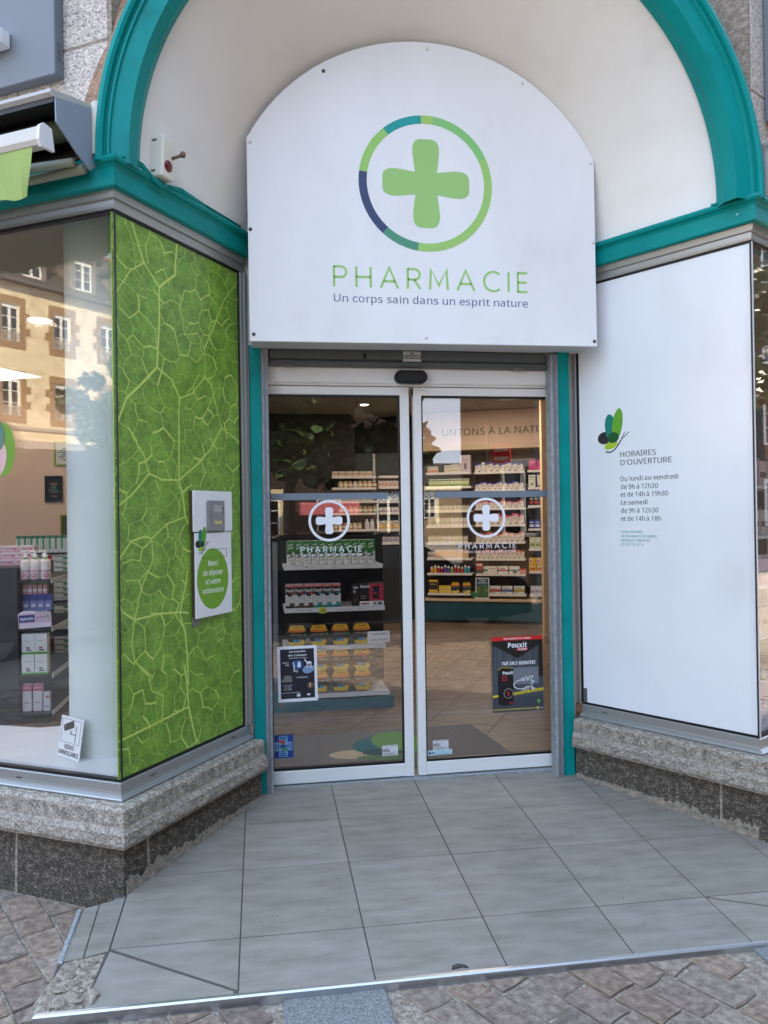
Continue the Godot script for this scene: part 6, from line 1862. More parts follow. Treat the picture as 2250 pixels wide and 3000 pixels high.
func bay(called: String, label: String, f: Transform3D, u0: float, u1: float, ys: Array, cabinet: bool) -> void:
	var b := thing(called, label, "shelf", f * Vector3((u0 + u1) / 2, 0, -0.2))
	var m := MB.new(); m.xf = f
	m.mm(Vector3(u0, 0.36, -0.36), Vector3(u1, 2.4, -0.33))
	part(b, "back_panel", m, M.shelf_dark)
	m = MB.new(); m.xf = f
	m.mm(Vector3(u0 - 0.028, 0.34, -0.33), Vector3(u0 - 0.004, 2.395, -0.30), 0.001)
	m.mm(Vector3(u1 + 0.002, 0.34, -0.33), Vector3(u1 + 0.02, 2.395, -0.30), 0.001)
	part(b, "upright", m, M.shelf)
	for y in ys:
		m = MB.new(); m.xf = f
		m.mm(Vector3(u0, y - 0.022, -0.33), Vector3(u1, y - 0.004, -0.004), 0.001)
		var sf := part(b, "shelf", m, M.shelf)
		m = MB.new(); m.xf = f
		m.mm(Vector3(u0, y - 0.030, -0.0035), Vector3(u1, y + 0.002, 0.0), 0.0005)
		for k in int((u1 - u0) / 0.09):
			var x := u0 + 0.05 + k * 0.09
			m.mm(Vector3(x, y - 0.022, 0.0002), Vector3(x + 0.03, y - 0.006, 0.0012))
		part(sf, "price_rail", m, mat(S(224, 216, 208), 0.35))
	if cabinet:
		m = MB.new(); m.xf = f
		m.mm(Vector3(u0 - 0.06, 0.302, -0.36), Vector3(u1 + 0.012, 0.335, 0.04), 0.003)
		part(b, "counter_top", m, M.wood)
		m = MB.new(); m.xf = f
		m.mm(Vector3(u0 - 0.06, 0.045, -0.36), Vector3(u1 + 0.006, 0.292, 0.02), 0.002)
		part(b, "drawer_front", m, M.counter)
		m = MB.new(); m.xf = f
		m.mm(Vector3(u0 - 0.06, 0.0, -0.36), Vector3(u1 + 0.012, 0.044, -0.02))
		part(b, "kick_plate", m, M.black)
	else:
		m = MB.new(); m.xf = f
		m.mm(Vector3(u0 - 0.03, 0.0, -0.36), Vector3(u1 + 0.02, 1.08, -0.005), 0.002)
		part(b, "cupboard", m, M.shelf_dark)

# ---------- goods on the shelves
const NTH := ["first", "second", "third", "fourth", "fifth", "sixth", "seventh", "eighth", "ninth", "tenth", "eleventh", "twelfth", "thirteenth", "fourteenth"]
func carton(w: float, h: float, d: float, base: Color, marks: Array, words := []) -> ArrayMesh:   # front towards +z, standing on y = 0
	var m := MB.new()
	m.col = base
	m.box(Vector3(0, h / 2, 0), Vector3(w, h, d), minf(0.0015, w * 0.05))
	for i in marks.size():
		var k: Array = marks[i]
		m.col = k[4]
		m.mm(Vector3((k[0] - 0.5) * w, k[1] * h, d / 2 + 0.0002 + 0.0002 * i), Vector3((k[2] - 0.5) * w, k[3] * h, d / 2 + 0.0005 + 0.0002 * i))
	for q in words: write(m, q[0], Transform3D(Basis(Vector3(0, 0, 1), q[5]), Vector3((q[1] - 0.5) * w, q[2] * h, d / 2 + 0.0016)), h * q[3], w * q[4], q[6], "Droid Sans Bold", true, 0.0003)
	return m.arrays(Transform3D())
func jar(prof: Array, cols: Array, k := 14) -> ArrayMesh:   # stacked lathe sections, each with its colour
	var m := MB.new()
	for i in prof.size():
		m.col = cols[i]
		m.lathe(prof[i], Vector3(), k)
	return m.arrays(Transform3D())
func row(called: String, desc: String, where: String, cat: String, mesh: Mesh, xf: Transform3D, x0: float, step: float, count: int, group: String, skew := 0.03, from := 0) -> void:
	var proto: MeshInstance3D
	for i in count:
		var o: MeshInstance3D
		if proto == null:
			o = MeshInstance3D.new(); o.mesh = mesh; o.material_override = M.card; proto = o
		else: o = proto.duplicate()
		o.name = nm(called, self)
		add_child(o, true)
		o.transform = xf * Transform3D(Basis(Vector3.UP, rng.randf_range(-skew, skew)), Vector3(x0 + step * i, 0, rng.randf_range(-0.006, 0.004)))
		tag(o, "%s %s on %s" % [NTH[i + from] if count + from > 1 else "single", desc, where], cat, group)

func hexa(w: float, h: float, d: float) -> ArrayMesh:
	var m := MB.new()
	var P := func(s: float) -> PackedVector2Array:
		var o := PackedVector2Array()
		for q in [[-0.27, 0], [0.27, 0], [0.5, 0.5], [0.27, 1], [-0.27, 1], [-0.5, 0.5]]: o.append(Vector2(q[0] * w * s, h * (0.5 + (q[1] - 0.5) * s)))
		return o
	m.col = L(34, 30, 28)
	m.ext(P.call(1.0), -d / 2, d / 2, 0.001)
	m.col = L(232, 182, 30)
	m.ext(PackedVector2Array([Vector2(-0.27 * w, h * 0.995), Vector2(0.27 * w, h * 0.995), Vector2(0.38 * w, h * 0.76), Vector2(0.15 * w, h * 0.70), Vector2(-0.15 * w, h * 0.70), Vector2(-0.38 * w, h * 0.76)]), d / 2 + 0.0002, d / 2 + 0.0005)
	m.col = L(226, 130, 50)
	m.ext(PackedVector2Array([Vector2(-0.36 * w, h * 0.79), Vector2(0.36 * w, h * 0.79), Vector2(0.40 * w, h * 0.70), Vector2(0.15 * w, h * 0.66), Vector2(-0.15 * w, h * 0.66), Vector2(-0.40 * w, h * 0.70)]), d / 2 + 0.0004, d / 2 + 0.0007)
	m.col = L(226, 190, 40)
	m.ext(PackedVector2Array([Vector2(-0.27 * w, h * 0.005), Vector2(0.27 * w, h * 0.005), Vector2(0.37 * w, h * 0.22), Vector2(0.25 * w, h * 0.32), Vector2(0.05 * w, h * 0.2), Vector2(-0.2 * w, h * 0.2), Vector2(-0.37 * w, h * 0.22)]), d / 2 + 0.0002, d / 2 + 0.0005)
	m.col = L(70, 150, 190)
	for x in [-0.1, 0.08]: m.ellipse(Vector2(x * w, h * 0.25), 0.075 * w, 0.075 * w, 0, d / 2 + 0.0006, d / 2 + 0.0009, 14)
	m.col = L(70, 160, 60); m.ellipse(Vector2(0.36 * w, h * 0.55), 0.055 * w, 0.055 * w, 0, d / 2 + 0.0006, d / 2 + 0.0009, 12)
	write(m, "Vitaflor", f_id(0, h * 0.86, d / 2 + 0.0008), h * 0.075, w * 0.38, L(60, 46, 10), "Droid Sans Bold", true, 0.0003)
	write(m, "Gelée royale", f_id(-0.03 * w, h * 0.52, d / 2 + 0.0008), h * 0.075, w * 0.58, L(225, 220, 210), "Droid Sans", true, 0.0003)
	return m.arrays(Transform3D())

func build_products() -> void:
	var W := L(226, 224, 220)
	var g := func(y: float, z := -1.66) -> Transform3D: return Transform3D(Basis(), Vector3(0, y, z))
	var st := "the display stand"
	# display stand
	var green := carton(0.0585, 0.186, 0.055, L(222, 224, 222), [[0, 0.52, 1, 1, L(46, 132, 58)], [0.0, 0.44, 0.7, 0.56, L(30, 104, 50)], [0.12, 0.30, 0.7, 0.335, L(60, 66, 64)], [0.4, 0.345, 0.85, 0.42, L(50, 92, 60)], [0.55, 0.05, 0.92, 0.08, L(90, 96, 92)], [0.2, 0.20, 0.9, 0.22, L(150, 154, 150)], [0.2, 0.16, 0.8, 0.18, L(150, 154, 150)]], [["Anti", 0.45, 0.80, 0.075, 0.62, 0.25, L(240, 244, 236)], ["poux", 0.52, 0.69, 0.075, 0.7, 0.25, L(240, 244, 236)]])
	row("lice_lotion_box", "green and white upright carton", st + "'s top shelf", "carton", green, g.call(1.13), -0.655, 0.0627, 11, "green cartons on the display stand")
	row("lice_lotion_box", "green and white carton behind", st + "'s top shelf", "carton", green, g.call(1.13, -1.74), -0.64, 0.0627, 11, "green cartons on the display stand")
	for v in 2:
		var acc := L(96, 58, 40) if v == 0 else L(30, 140, 140)
		var bx := carton(0.069, 0.178, 0.05, L(214, 216, 220), [[0, 0.90, 1, 1, L(186, 36, 44)], [0, 0.58, 1, 0.90, L(34, 34, 38)], [0.25, 0.50, 0.75, 0.60, L(34, 34, 38)], [0.0, 0.0, 1, 0.10, L(60, 50, 46) if v == 0 else L(40, 120, 124)], [0.45, 0.09, 0.95, 0.22, acc], [0.2, 0.40, 0.85, 0.42, L(110, 114, 120)], [0.15, 0.29, 0.6, 0.31, L(150, 154, 160)], [0.05, 0.94, 0.95, 0.97, L(225, 190, 190)], [0.55, 0.60, 0.95, 0.65, L(200, 40, 50) if v == 0 else L(40, 160, 160)]], [["Pouxit", 0.5, 0.69, 0.13, 0.86, 0.0, L(238, 240, 242)]])
		row("lice_shampoo_box", "%s trimmed black and white carton" % ("red" if v == 0 else "teal"), st + "'s second shelf", "carton", bx, g.call(0.80, -1.64), -0.665 + v * 0.214, 0.0714, 3, "black topped cartons on the display stand")
		row("lice_shampoo_box", "%s trimmed carton standing behind" % ("red" if v == 0 else "teal"), st + "'s second shelf", "carton", bx, g.call(0.80, -1.70), -0.66 + v * 0.214, 0.0714, 3, "black topped cartons on the display stand")
	row("flash_box", "slim black carton with dial", st + "'s second shelf", "carton", carton(0.047, 0.165, 0.06, L(24, 26, 30), [[0.1, 0.62, 0.5, 0.72, L(190, 190, 195)], [0.2, 0.2, 0.8, 0.38, L(70, 50, 50)]], [["Pouxit", 0.5, 0.82, 0.1, 0.8, 0.0, L(235, 238, 240)]]), g.call(0.80, -1.66), -0.155, 0.05, 1, "black topped cartons on the display stand")
	row("counter_display", "black and pink display carton", st + "'s second shelf", "carton", carton(0.19, 0.175, 0.12, L(26, 26, 30), [[0.4, 0.2, 1.0, 0.98, L(176, 40, 76)], [0.56, 0.3, 0.82, 0.88, L(34, 30, 34)], [0.0, 0.0, 1.0, 0.2, L(224, 226, 230)], [0.56, 0.03, 0.70, 0.16, L(120, 130, 140)], [0.75, 0.03, 0.92, 0.16, L(60, 90, 130)], [0.05, 0.06, 0.4, 0.13, L(150, 60, 110)], [0.05, 0.42, 0.3, 0.45, L(150, 150, 150)], [0.05, 0.32, 0.28, 0.35, L(150, 150, 150)], [0.6, 0.5, 0.7, 0.6, L(200, 50, 70)]], [["Pouxit", 0.22, 0.80, 0.12, 0.38, 0.0, L(240, 240, 244)]]), g.call(0.80, -1.67), -0.03, 0.2, 1, "black topped cartons on the display stand")
	var hx := hexa(0.175, 0.16, 0.035)
	for q in [[0.505, 4, "third shelf", -0.617, 3], [0.145, 4, "bottom shelf, lower row", -0.617, 2], [0.308, 4, "bottom shelf, upper row", -0.617, 2]]:
		for k in q[4]:
			row("royal_jelly_box", "hexagonal box%s" % ["", " in second rank", " in third rank"][k], st + "'s " + q[2], "carton", hx, g.call(q[0], -1.63 - 0.04 * k), q[3], 0.1678, q[1], "hexagonal boxes on the display stand", 0.01)
	# angled wall, left bay
	var bf := frame_of(P3(BP, 0), nrm(BD))
	var at := func(y: float, z := -0.06) -> Transform3D: return bf * Transform3D(Basis(), Vector3(0, y, z))
	var lb := "the herbal bay's "
	var cream := L(214, 206, 186)
	row("yellow_carton", "black and yellow carton", lb + "lowest shelf", "carton", carton(0.125, 0.18, 0.05, L(226, 176, 40), [[0, 0.25, 1, 0.85, L(40, 36, 34)], [0.15, 0.65, 0.85, 0.7, L(210, 180, 90)]]), at.call(0.41), -0.645, 0.1, 1, "boxes in the herbal bay")
	row("yellow_pack", "small yellow carton", lb + "lowest shelf", "carton", carton(0.055, 0.10, 0.05, L(224, 190, 60), [[0.1, 0.3, 0.9, 0.7, L(236, 214, 120)], [0.2, 0.45, 0.8, 0.55, L(150, 110, 40)]]), at.call(0.41), -0.535, 0.057, 3, "boxes in the herbal bay")
	row("royal_jelly_box", "hexagonal black and yellow box", lb + "lowest shelf", "carton", hexa(0.155, 0.15, 0.04), at.call(0.41), -0.33, 0.158, 2, "boxes in the herbal bay", 0.01)
	var bottle_cols := [L(222, 150, 60), L(228, 180, 70), L(190, 40, 60), L(150, 30, 70), L(110, 70, 150), L(90, 90, 160), L(150, 180, 70), L(190, 50, 90), L(176, 96, 80), L(200, 60, 60), L(60, 160, 170), L(70, 150, 180)]
	var names := ["amber", "yellow", "red", "crimson", "purple", "violet", "lime green", "rose", "copper", "scarlet", "turquoise", "sky blue"]
	for i in 12:
		var bh := 0.085 + 0.012 * ((i * 5) % 3)
		row("syrup_bottle", names[i] + " labelled white bottle", lb + "second shelf from below", "bottle", jar([[Vector2(0, 0), Vector2(0.019, 0), Vector2(0.019, bh * 0.25), Vector2(0.0, bh * 0.25)], [Vector2(0, bh * 0.22), Vector2(0.0195, bh * 0.22), Vector2(0.0195, bh * 0.72), Vector2(0, bh * 0.72)], [Vector2(0, bh * 0.70), Vector2(0.019, bh * 0.70), Vector2(0.015, bh * 0.85), Vector2(0.011, bh * 0.88), Vector2(0.011, bh), Vector2(0, bh)]], [bottle_cols[i], bottle_cols[i], W], 12), at.call(0.69), -0.665 + 0.0475 * i, 0.05, 1, "bottles in the herbal bay")
	var orange := carton(0.05, 0.135, 0.05, L(226, 196, 150), [[0, 0.86, 1, 1, L(70, 66, 56)], [0.12, 0.32, 0.88, 0.66, L(226, 150, 70)], [0.2, 0.4, 0.8, 0.56, L(240, 190, 110)], [0.15, 0.1, 0.8, 0.16, L(150, 110, 70)]])
	row("herbal_box", "tall cream and orange carton", lb + "third shelf from below", "carton", orange, at.call(0.90), -0.585, 0.052, 9, "boxes in the herbal bay")
	row("herbal_box", "short white carton", lb + "third shelf from below", "carton", carton(0.05, 0.085, 0.05, W, [[0.1, 0.2, 0.9, 0.5, L(150, 60, 50)], [0.1, 0.65, 0.7, 0.75, L(70, 70, 64)]]), at.call(0.90), -0.69, 0.055, 2, "boxes in the herbal bay")
	for q in [[1.115, [1, 1, 1, 0, 3, 2, 2, 1, 0, 2], 0.052, 0.10, "fourth"], [1.352, [1, 1, 1, 0, 1, 3, 3, 2, 2], 0.06, 0.125, "fifth"], [1.565, [0, 1, 0, 1, 0, 1, 1, 0, 1, 0], 0.055, 0.075, "sixth"]]:
		var accent := [[L(40, 110, 60), "green dotted"], [L(60, 96, 40), "olive half moon"], [L(176, 44, 56), "red dotted"], [L(90, 80, 130), "mauve dotted"]]
		for kind in 4:
			var w: float = q[2]
			var mesh := carton(w * 0.92, q[3], 0.05, cream if kind < 2 else W, [[0, 0.84, 1, 1, L(66, 64, 54)], [0.18, 0.2, 0.82, 0.46, accent[kind][0]], [0.3, 0.26, 0.7, 0.36, L(225, 220, 200)], [0.15, 0.62, 0.7, 0.68, L(120, 110, 90)]])
			var n := 0
			for i in q[1].size():
				if q[1][i] == kind:
					row("herbal_box", accent[kind][1] + " cream carton" if kind < 2 else accent[kind][1] + " white carton", lb + q[4] + " shelf from below", "carton", mesh, at.call(q[0]), -0.68 + q[2] * i + 0.004 * i, 0.05, 1 if n == 0 and q[1].count(kind) == 1 else 1, "boxes in the herbal bay")
					get_child(-1).set_meta("label", "%s %s carton on the herbal bay's %s shelf from below" % [NTH[n], accent[kind][1], q[4]])
					n += 1
	row("slim_box", "slim green and yellow carton", lb + "seventh shelf from below", "carton", carton(0.044, 0.105, 0.05, L(214, 222, 190), [[0, 0.0, 1, 0.3, L(120, 160, 60)], [0.1, 0.72, 0.9, 0.9, L(80, 84, 72)], [0.2, 0.4, 0.8, 0.6, L(206, 210, 90)]]), at.call(1.90), -0.665, 0.0475, 12, "boxes in the herbal bay")
	row("small_box", "small orange edged cream carton", lb + "top shelf", "carton", carton(0.048, 0.09, 0.05, L(224, 214, 196), [[0.1, 0.1, 0.9, 0.45, L(222, 120, 60)], [0.1, 0.7, 0.8, 0.8, L(90, 80, 70)]]), at.call(2.095), -0.68, 0.05, 3, "boxes in the herbal bay")
	row("small_box", "small cream carton", lb + "top shelf", "carton", carton(0.045, 0.10, 0.05, L(224, 218, 200), [[0.15, 0.15, 0.85, 0.4, L(200, 180, 120)], [0.1, 0.7, 0.8, 0.8, L(90, 80, 70)]]), at.call(2.095), -0.44, 0.048, 5, "boxes in the herbal bay")
	row("diffuser_box", "large pale mauve carton with oval picture", lb + "top shelf", "carton", carton(0.145, 0.235, 0.12, L(206, 186, 196), [[0.36, 0.16, 0.64, 0.5, L(128, 112, 118)], [0.42, 0.5, 0.58, 0.56, L(150, 130, 138)], [0.2, 0.7, 0.8, 0.74, L(150, 128, 140)]]), at.call(2.095, -0.09), -0.165, 0.1, 1, "boxes in the herbal bay")
	row("wide_box", "wide pale mauve carton", lb + "top shelf", "carton", carton(0.10, 0.12, 0.08, L(204, 184, 194), [[0.3, 0.2, 0.7, 0.55, L(150, 130, 140)]]), at.call(2.095, -0.16), -0.33, 0.11, 2, "boxes in the herbal bay")
	# middle bay
	var mb := "the middle bay's "
	for q in [[0.895, "orange topped", L(206, 104, 60), 0.125, 11, "third"], [1.125, "orange edged", L(196, 92, 56), 0.135, 9, "fourth"], [1.362, "pink topped", L(206, 70, 120), 0.15, 8, "fifth"], [1.59, "rose topped", L(200, 80, 120), 0.10, 8, "sixth"], [1.845, "blue topped", L(56, 70, 160), 0.105, 9, "seventh"], [2.09, "navy topped", L(48, 62, 156), 0.13, 8, "top"]]:
		var w: float = 0.66 / q[4]
		for v in 3:
			var hh: float = q[3] * [0.8, 1.0, 0.88][v]
			var mesh := carton(w * 0.94, hh, 0.06, L(226, 214, 204), [[0, 0.84, 1, 1, q[2]], [0.0, 0.74, 0.5, 0.85, q[2]], [0.1, 0.48, 0.8, 0.53, L(150, 140, 136)], [0.1, 0.38, 0.6, 0.42, L(170, 160, 156)], [0.55, 0.04, 0.9, 0.16, L(70, 66, 64)], [0.1, 0.55, 0.75, 0.64, L(206, 176, 160)]])
			var n := 0
			for i in q[4]:
				if (i * 7 + int(q[0] * 10)) % 3 != v: continue
				row("remedy_box", "x", "y", "carton", mesh, at.call(q[0]), -0.03 + w * (i + 0.5), 0.1, 1, "boxes in the middle bay")
				get_child(-1).set_meta("label", "%s %s %s carton on the middle bay's %s shelf%s" % [NTH[n], ["short", "tall", "medium"][v], q[1], q[5], "" if q[5] == "top" else " from below"])
				n += 1
	var pot := jar([[Vector2(0, 0), Vector2(0.026, 0), Vector2(0.026, 0.045), Vector2(0, 0.045)], [Vector2(0, 0.045), Vector2(0.027, 0.045), Vector2(0.027, 0.062), Vector2(0, 0.064)]], [L(220, 214, 206), L(240, 240, 238)], 14)
	row("cream_pot", "white lidded pot", mb + "top shelf, lower", "jar", pot, at.call(2.092, -0.028), 0.085, 0.1, 1, "pots in the middle bay")
	row("cream_pot", "white lidded pot, stacked", mb + "top shelf", "jar", pot, at.call(2.157, -0.028), 0.085, 0.1, 1, "pots in the middle bay")
	row("tall_box", "tall orange and grey carton", mb + "second shelf from below", "carton", carton(0.085, 0.15, 0.06, L(196, 84, 56), [[0, 0.0, 1, 0.35, L(90, 96, 96)], [0, 0.72, 1, 0.86, L(226, 210, 196)]]), at.call(0.685), 0.01, 0.1, 1, "boxes in the middle bay")
	row("flat_box", "white carton with green stripe", mb + "second shelf from below", "carton", carton(0.14, 0.10, 0.06, W, [[0, 0.35, 1, 0.55, L(60, 130, 100)], [0.35, 0.05, 0.75, 0.33, L(50, 100, 96)]]), at.call(0.685), 0.49, 0.2, 1, "boxes in the middle bay")
	row("flat_box", "white carton with red stripe", mb + "second shelf from below", "carton", carton(0.135, 0.10, 0.06, W, [[0, 0.3, 1, 0.55, L(186, 60, 76)], [0.1, 0.65, 0.7, 0.75, L(110, 100, 100)]]), at.call(0.685), 0.335, 0.2, 1, "boxes in the middle bay")
	row("flat_box", "wide pale carton with teal edge", mb + "second shelf from below", "carton", carton(0.19, 0.10, 0.06, L(220, 214, 200), [[0, 0.3, 0.3, 0.6, L(70, 130, 110)], [0.4, 0.6, 0.9, 0.7, L(150, 140, 130)]]), at.call(0.685, -0.07), 0.16, 0.2, 1, "boxes in the middle bay")
	row("red_box", "small red and white carton", mb + "second shelf from below", "carton", carton(0.043, 0.065, 0.05, L(214, 70, 70), [[0, 0.3, 1, 0.45, W], [0.1, 0.65, 0.8, 0.75, W]]), at.call(0.685), 0.582, 0.045, 2, "boxes in the middle bay")
	for q in [["brick red", L(176, 70, 60), 0.225], ["slate blue", L(84, 100, 150), 0.385], ["olive yellow", L(178, 160, 50), 0.55]]:
		row("dressing_box", q[0] + " striped white carton", mb + "lowest shelf", "carton", carton(0.145, 0.105, 0.07, W, [[0, 0.28, 1, 0.62, q[1]], [0.1, 0.74, 0.7, 0.84, L(90, 90, 100)], [0.1, 0.1, 0.5, 0.2, L(170, 170, 176)]]), at.call(0.405), q[2], 0.2, 1, "boxes in the middle bay")
	# narrow bay
	var nb := "the narrow bay's "
	for k in 2: row("magenta_box", "magenta carton%s" % ["", " stacked on top"][k], nb + "top shelf", "carton", carton(0.105 - 0.01 * k, 0.07, 0.07, L(200, 26, 120), [[0.1, 0.3, 0.9, 0.6, L(226, 90, 160)], [0.5, 0.05, 0.9, 0.2, L(60, 20, 50)]]), at.call(2.095 + 0.0705 * k), 0.755, 0.108, 2, "boxes in the narrow bay")
	row("tall_carton", "tall white and green carton", nb + "sixth shelf from below", "carton", carton(0.09, 0.17, 0.06, L(222, 222, 214), [[0.25, 0.15, 0.75, 0.35, L(120, 150, 90)], [0.1, 0.8, 0.8, 0.86, L(80, 80, 80)], [0.1, 0.6, 0.6, 0.64, L(140, 140, 140)]]), at.call(1.86), 0.745, 0.2, 1, "boxes in the narrow bay")
	row("cream_tube", "white tube with grey cap", nb + "sixth shelf from below", "tube", jar([[Vector2(0, 0), Vector2(0.02, 0), Vector2(0.02, 0.03), Vector2(0, 0.03)], [Vector2(0, 0.03), Vector2(0.026, 0.03), Vector2(0.03, 0.16), Vector2(0.03, 0.17), Vector2(0, 0.17)]], [L(140, 134, 128), L(228, 222, 214)], 14), at.call(1.86, -0.07), 0.84, 0.1, 2, "boxes in the narrow bay")
	for q in [[1.614, "black and red carton", L(40, 36, 42), L(190, 50, 50), 0.13, 4, 0.062, "fifth"], [1.30, "blue and white carton", L(40, 60, 150), L(214, 220, 232), 0.12, 3, 0.075, "fourth"], [1.028, "green and cream carton", L(206, 208, 176), L(120, 150, 80), 0.15, 3, 0.075, "third"], [0.72, "yellow carton", L(222, 178, 30), L(200, 70, 50), 0.09, 3, 0.10, "second"], [0.405, "white and lilac carton", L(218, 216, 220), L(150, 140, 180), 0.11, 5, 0.062, "lowest"]]:
		row("narrow_bay_box", q[1], nb + q[7] + (" shelf" if q[7] == "lowest" else " shelf from below"), "carton", carton(q[6] * 0.94, q[4], 0.06, q[2], [[0.1, 0.2, 0.9, 0.45, q[3]], [0.1, 0.66, 0.8, 0.74, L(230, 228, 222)], [0.3, 0.5, 0.7, 0.58, L(120, 116, 116)]]), at.call(q[0]), 0.735, q[6], q[5], "boxes in the narrow bay")
	row("narrow_bay_box", "yellow carton stacked on top", nb + "second shelf from below", "carton", carton(0.094, 0.09, 0.06, L(222, 178, 30), [[0.0, 0.2, 0.45, 0.9, L(226, 214, 200)], [0.1, 0.3, 0.35, 0.7, L(200, 70, 50)]]), at.call(0.811), 0.735, 0.10, 3, "boxes in the narrow bay")
	# brochure on the counter edge
	var br := thing("brochure_stand", "leaflet about essential oils standing at the counter edge", "brochure", bf * Vector3(0.055, 0.39, 0.02))
	var m := MB.new()
	m.xf = bf * Transform3D(Basis(Vector3.RIGHT, -0.08), Vector3(-0.042, 0.337, 0.022))
	m.col = L(226, 226, 220); m.mm(Vector3(0, 0, 0), Vector3(0.19, 0.29, 0.006), 0.001)
	part(br, "board", m, M.card)
	m = MB.new()
	m.xf = bf * Transform3D(Basis(Vector3.RIGHT, -0.08), Vector3(-0.042, 0.337, 0.022))
	rect(m, 0.012, 0.02, 0.178, 0.278, 0.0062, L(66, 96, 60))
	rect(m, 0.012, 0.19, 0.178, 0.278, 0.0068, L(52, 80, 112))
	for i in 16:
		m.col = L(rng.randf_range(40, 150), rng.randf_range(90, 170), rng.randf_range(30, 80))
		m.ellipse(Vector2(rng.randf_range(0.03, 0.16), rng.randf_range(0.035, 0.18)), rng.randf_range(0.008, 0.02), rng.randf_range(0.006, 0.016), rng.randf(), 0.0074 + i * 0.0003, 0.0076 + i * 0.0003, 10)
	write(m, "Huiles", f_id(0.095, 0.245, 0.0075), 0.02, 0.08, L(220, 226, 190), "Droid Sans Bold", true)
	write(m, "essentielles", f_id(0.095, 0.215, 0.0075), 0.018, 0.13, L(220, 226, 190), "Droid Sans Bold", true)
	m.col = L(40, 110, 66); m.ellipse(Vector2(-0.02, 0.06), 0.05, 0.035, 0, 0.0065, 0.009, 24)
	part(br, "print", m, M.ink)
	# straight wall behind the left door
	var zf := func(y: float, z := -6.26) -> Transform3D: return Transform3D(Basis(), Vector3(0, y, z))
	var jb := "the jar bay's "
	var tan_jar := func(c: Color, h: float) -> ArrayMesh: return jar([[Vector2(0, 0), Vector2(0.031, 0), Vector2(0.033, 0.01), Vector2(0.033, h * 0.8), Vector2(0.028, h * 0.86), Vector2(0, h * 0.86)], [Vector2(0, h * 0.85), Vector2(0.026, h * 0.85), Vector2(0.026, h), Vector2(0, h)], [Vector2(0.0332, h * 0.2), Vector2(0.0336, h * 0.2), Vector2(0.0336, h * 0.65), Vector2(0.0332, h * 0.65)]], [c, L(226, 206, 170), L(226, 214, 190)], 14)
	for q in [[1.90, "top but one", 0.09, 8, [L(196, 142, 76), L(206, 160, 90), L(160, 60, 50), L(180, 170, 170), L(200, 150, 80)]], [1.548, "third", 0.09, 8, [L(150, 120, 70), L(176, 80, 60), L(120, 140, 80), L(190, 150, 90), L(96, 110, 70)]], [1.32, "second", 0.09, 6, [L(196, 150, 90), L(170, 100, 70), L(150, 50, 50), L(196, 170, 60), L(210, 190, 160)]]]:
		for i in q[3]:
			row("supplement_jar", "x", "y", "jar", tan_jar.call(q[4][i % 5], q[2]), zf.call(q[0]), 0.22 + 0.068 * i if q[3] == 8 else 0.14 + 0.068 * i, 0.1, 1, "jars in the jar bay")
			get_child(-1).set_meta("label", "%s labelled jar from the left on the jar bay's %s shelf" % [NTH[i], q[1]])
	row("white_bottle", "white capped bottle", jb + "second shelf", "bottle", jar([[Vector2(0, 0), Vector2(0.033, 0), Vector2(0.033, 0.09), Vector2(0.018, 0.112), Vector2(0.018, 0.14), Vector2(0, 0.14)]], [L(214, 208, 204)], 14), zf.call(1.32), 0.585, 0.072, 2, "jars in the jar bay")
	row("white_pot", "small white pot", jb + "lowest shelf", "jar", pot, zf.call(1.12), 0.14, 0.058, 10, "jars in the jar bay")
	row("slim_box", "slim tan and white carton", jb + "top shelf", "carton", carton(0.085, 0.07, 0.06, L(222, 206, 190), [[0.1, 0.3, 0.9, 0.6, L(196, 140, 90)]]), zf.call(2.057), 0.15, 0.095, 6, "boxes in the jar bay")
	row("slim_box", "low brown carton", jb + "fourth shelf", "carton", carton(0.075, 0.075, 0.06, L(206, 186, 160), [[0.1, 0.3, 0.9, 0.6, L(130, 90, 60)], [0, 0.85, 1, 1, L(90, 60, 44)]]), zf.call(1.715), 0.15, 0.08, 7, "boxes in the jar bay")
	var ob := "the bay nearest the door stiles"
	for q in [[1.91, "white and red carton", L(226, 222, 216), L(190, 44, 50), 0.095, 5, 0.062, "fifth"], [1.71, "grey blue carton", L(190, 200, 206), L(80, 110, 130), 0.11, 4, 0.08, "fourth"], [1.55, "cream and violet carton", L(222, 214, 200), L(96, 80, 150), 0.085, 5, 0.063, "third"], [1.313, "big yellow fruit carton", L(214, 196, 170), L(222, 168, 40), 0.13, 3, 0.108, "second"], [1.13, "white and purple carton", L(220, 216, 222), L(96, 70, 140), 0.09, 5, 0.064, "lowest"]]:
		row("vitamin_box", q[1], "%s shelf of %s" % [q[7], ob], "carton", carton(q[6] * 0.94, q[4], 0.06, q[2], [[0.08, 0.12, 0.92, 0.55, q[3]], [0.2, 0.25, 0.7, 0.45, L(230, 216, 170)], [0, 0.84, 1, 1, L(60, 58, 56)], [0.1, 0.66, 0.8, 0.74, L(120, 116, 110)]]), zf.call(q[0]), 0.785, q[6], q[5], "boxes in the door side bay")
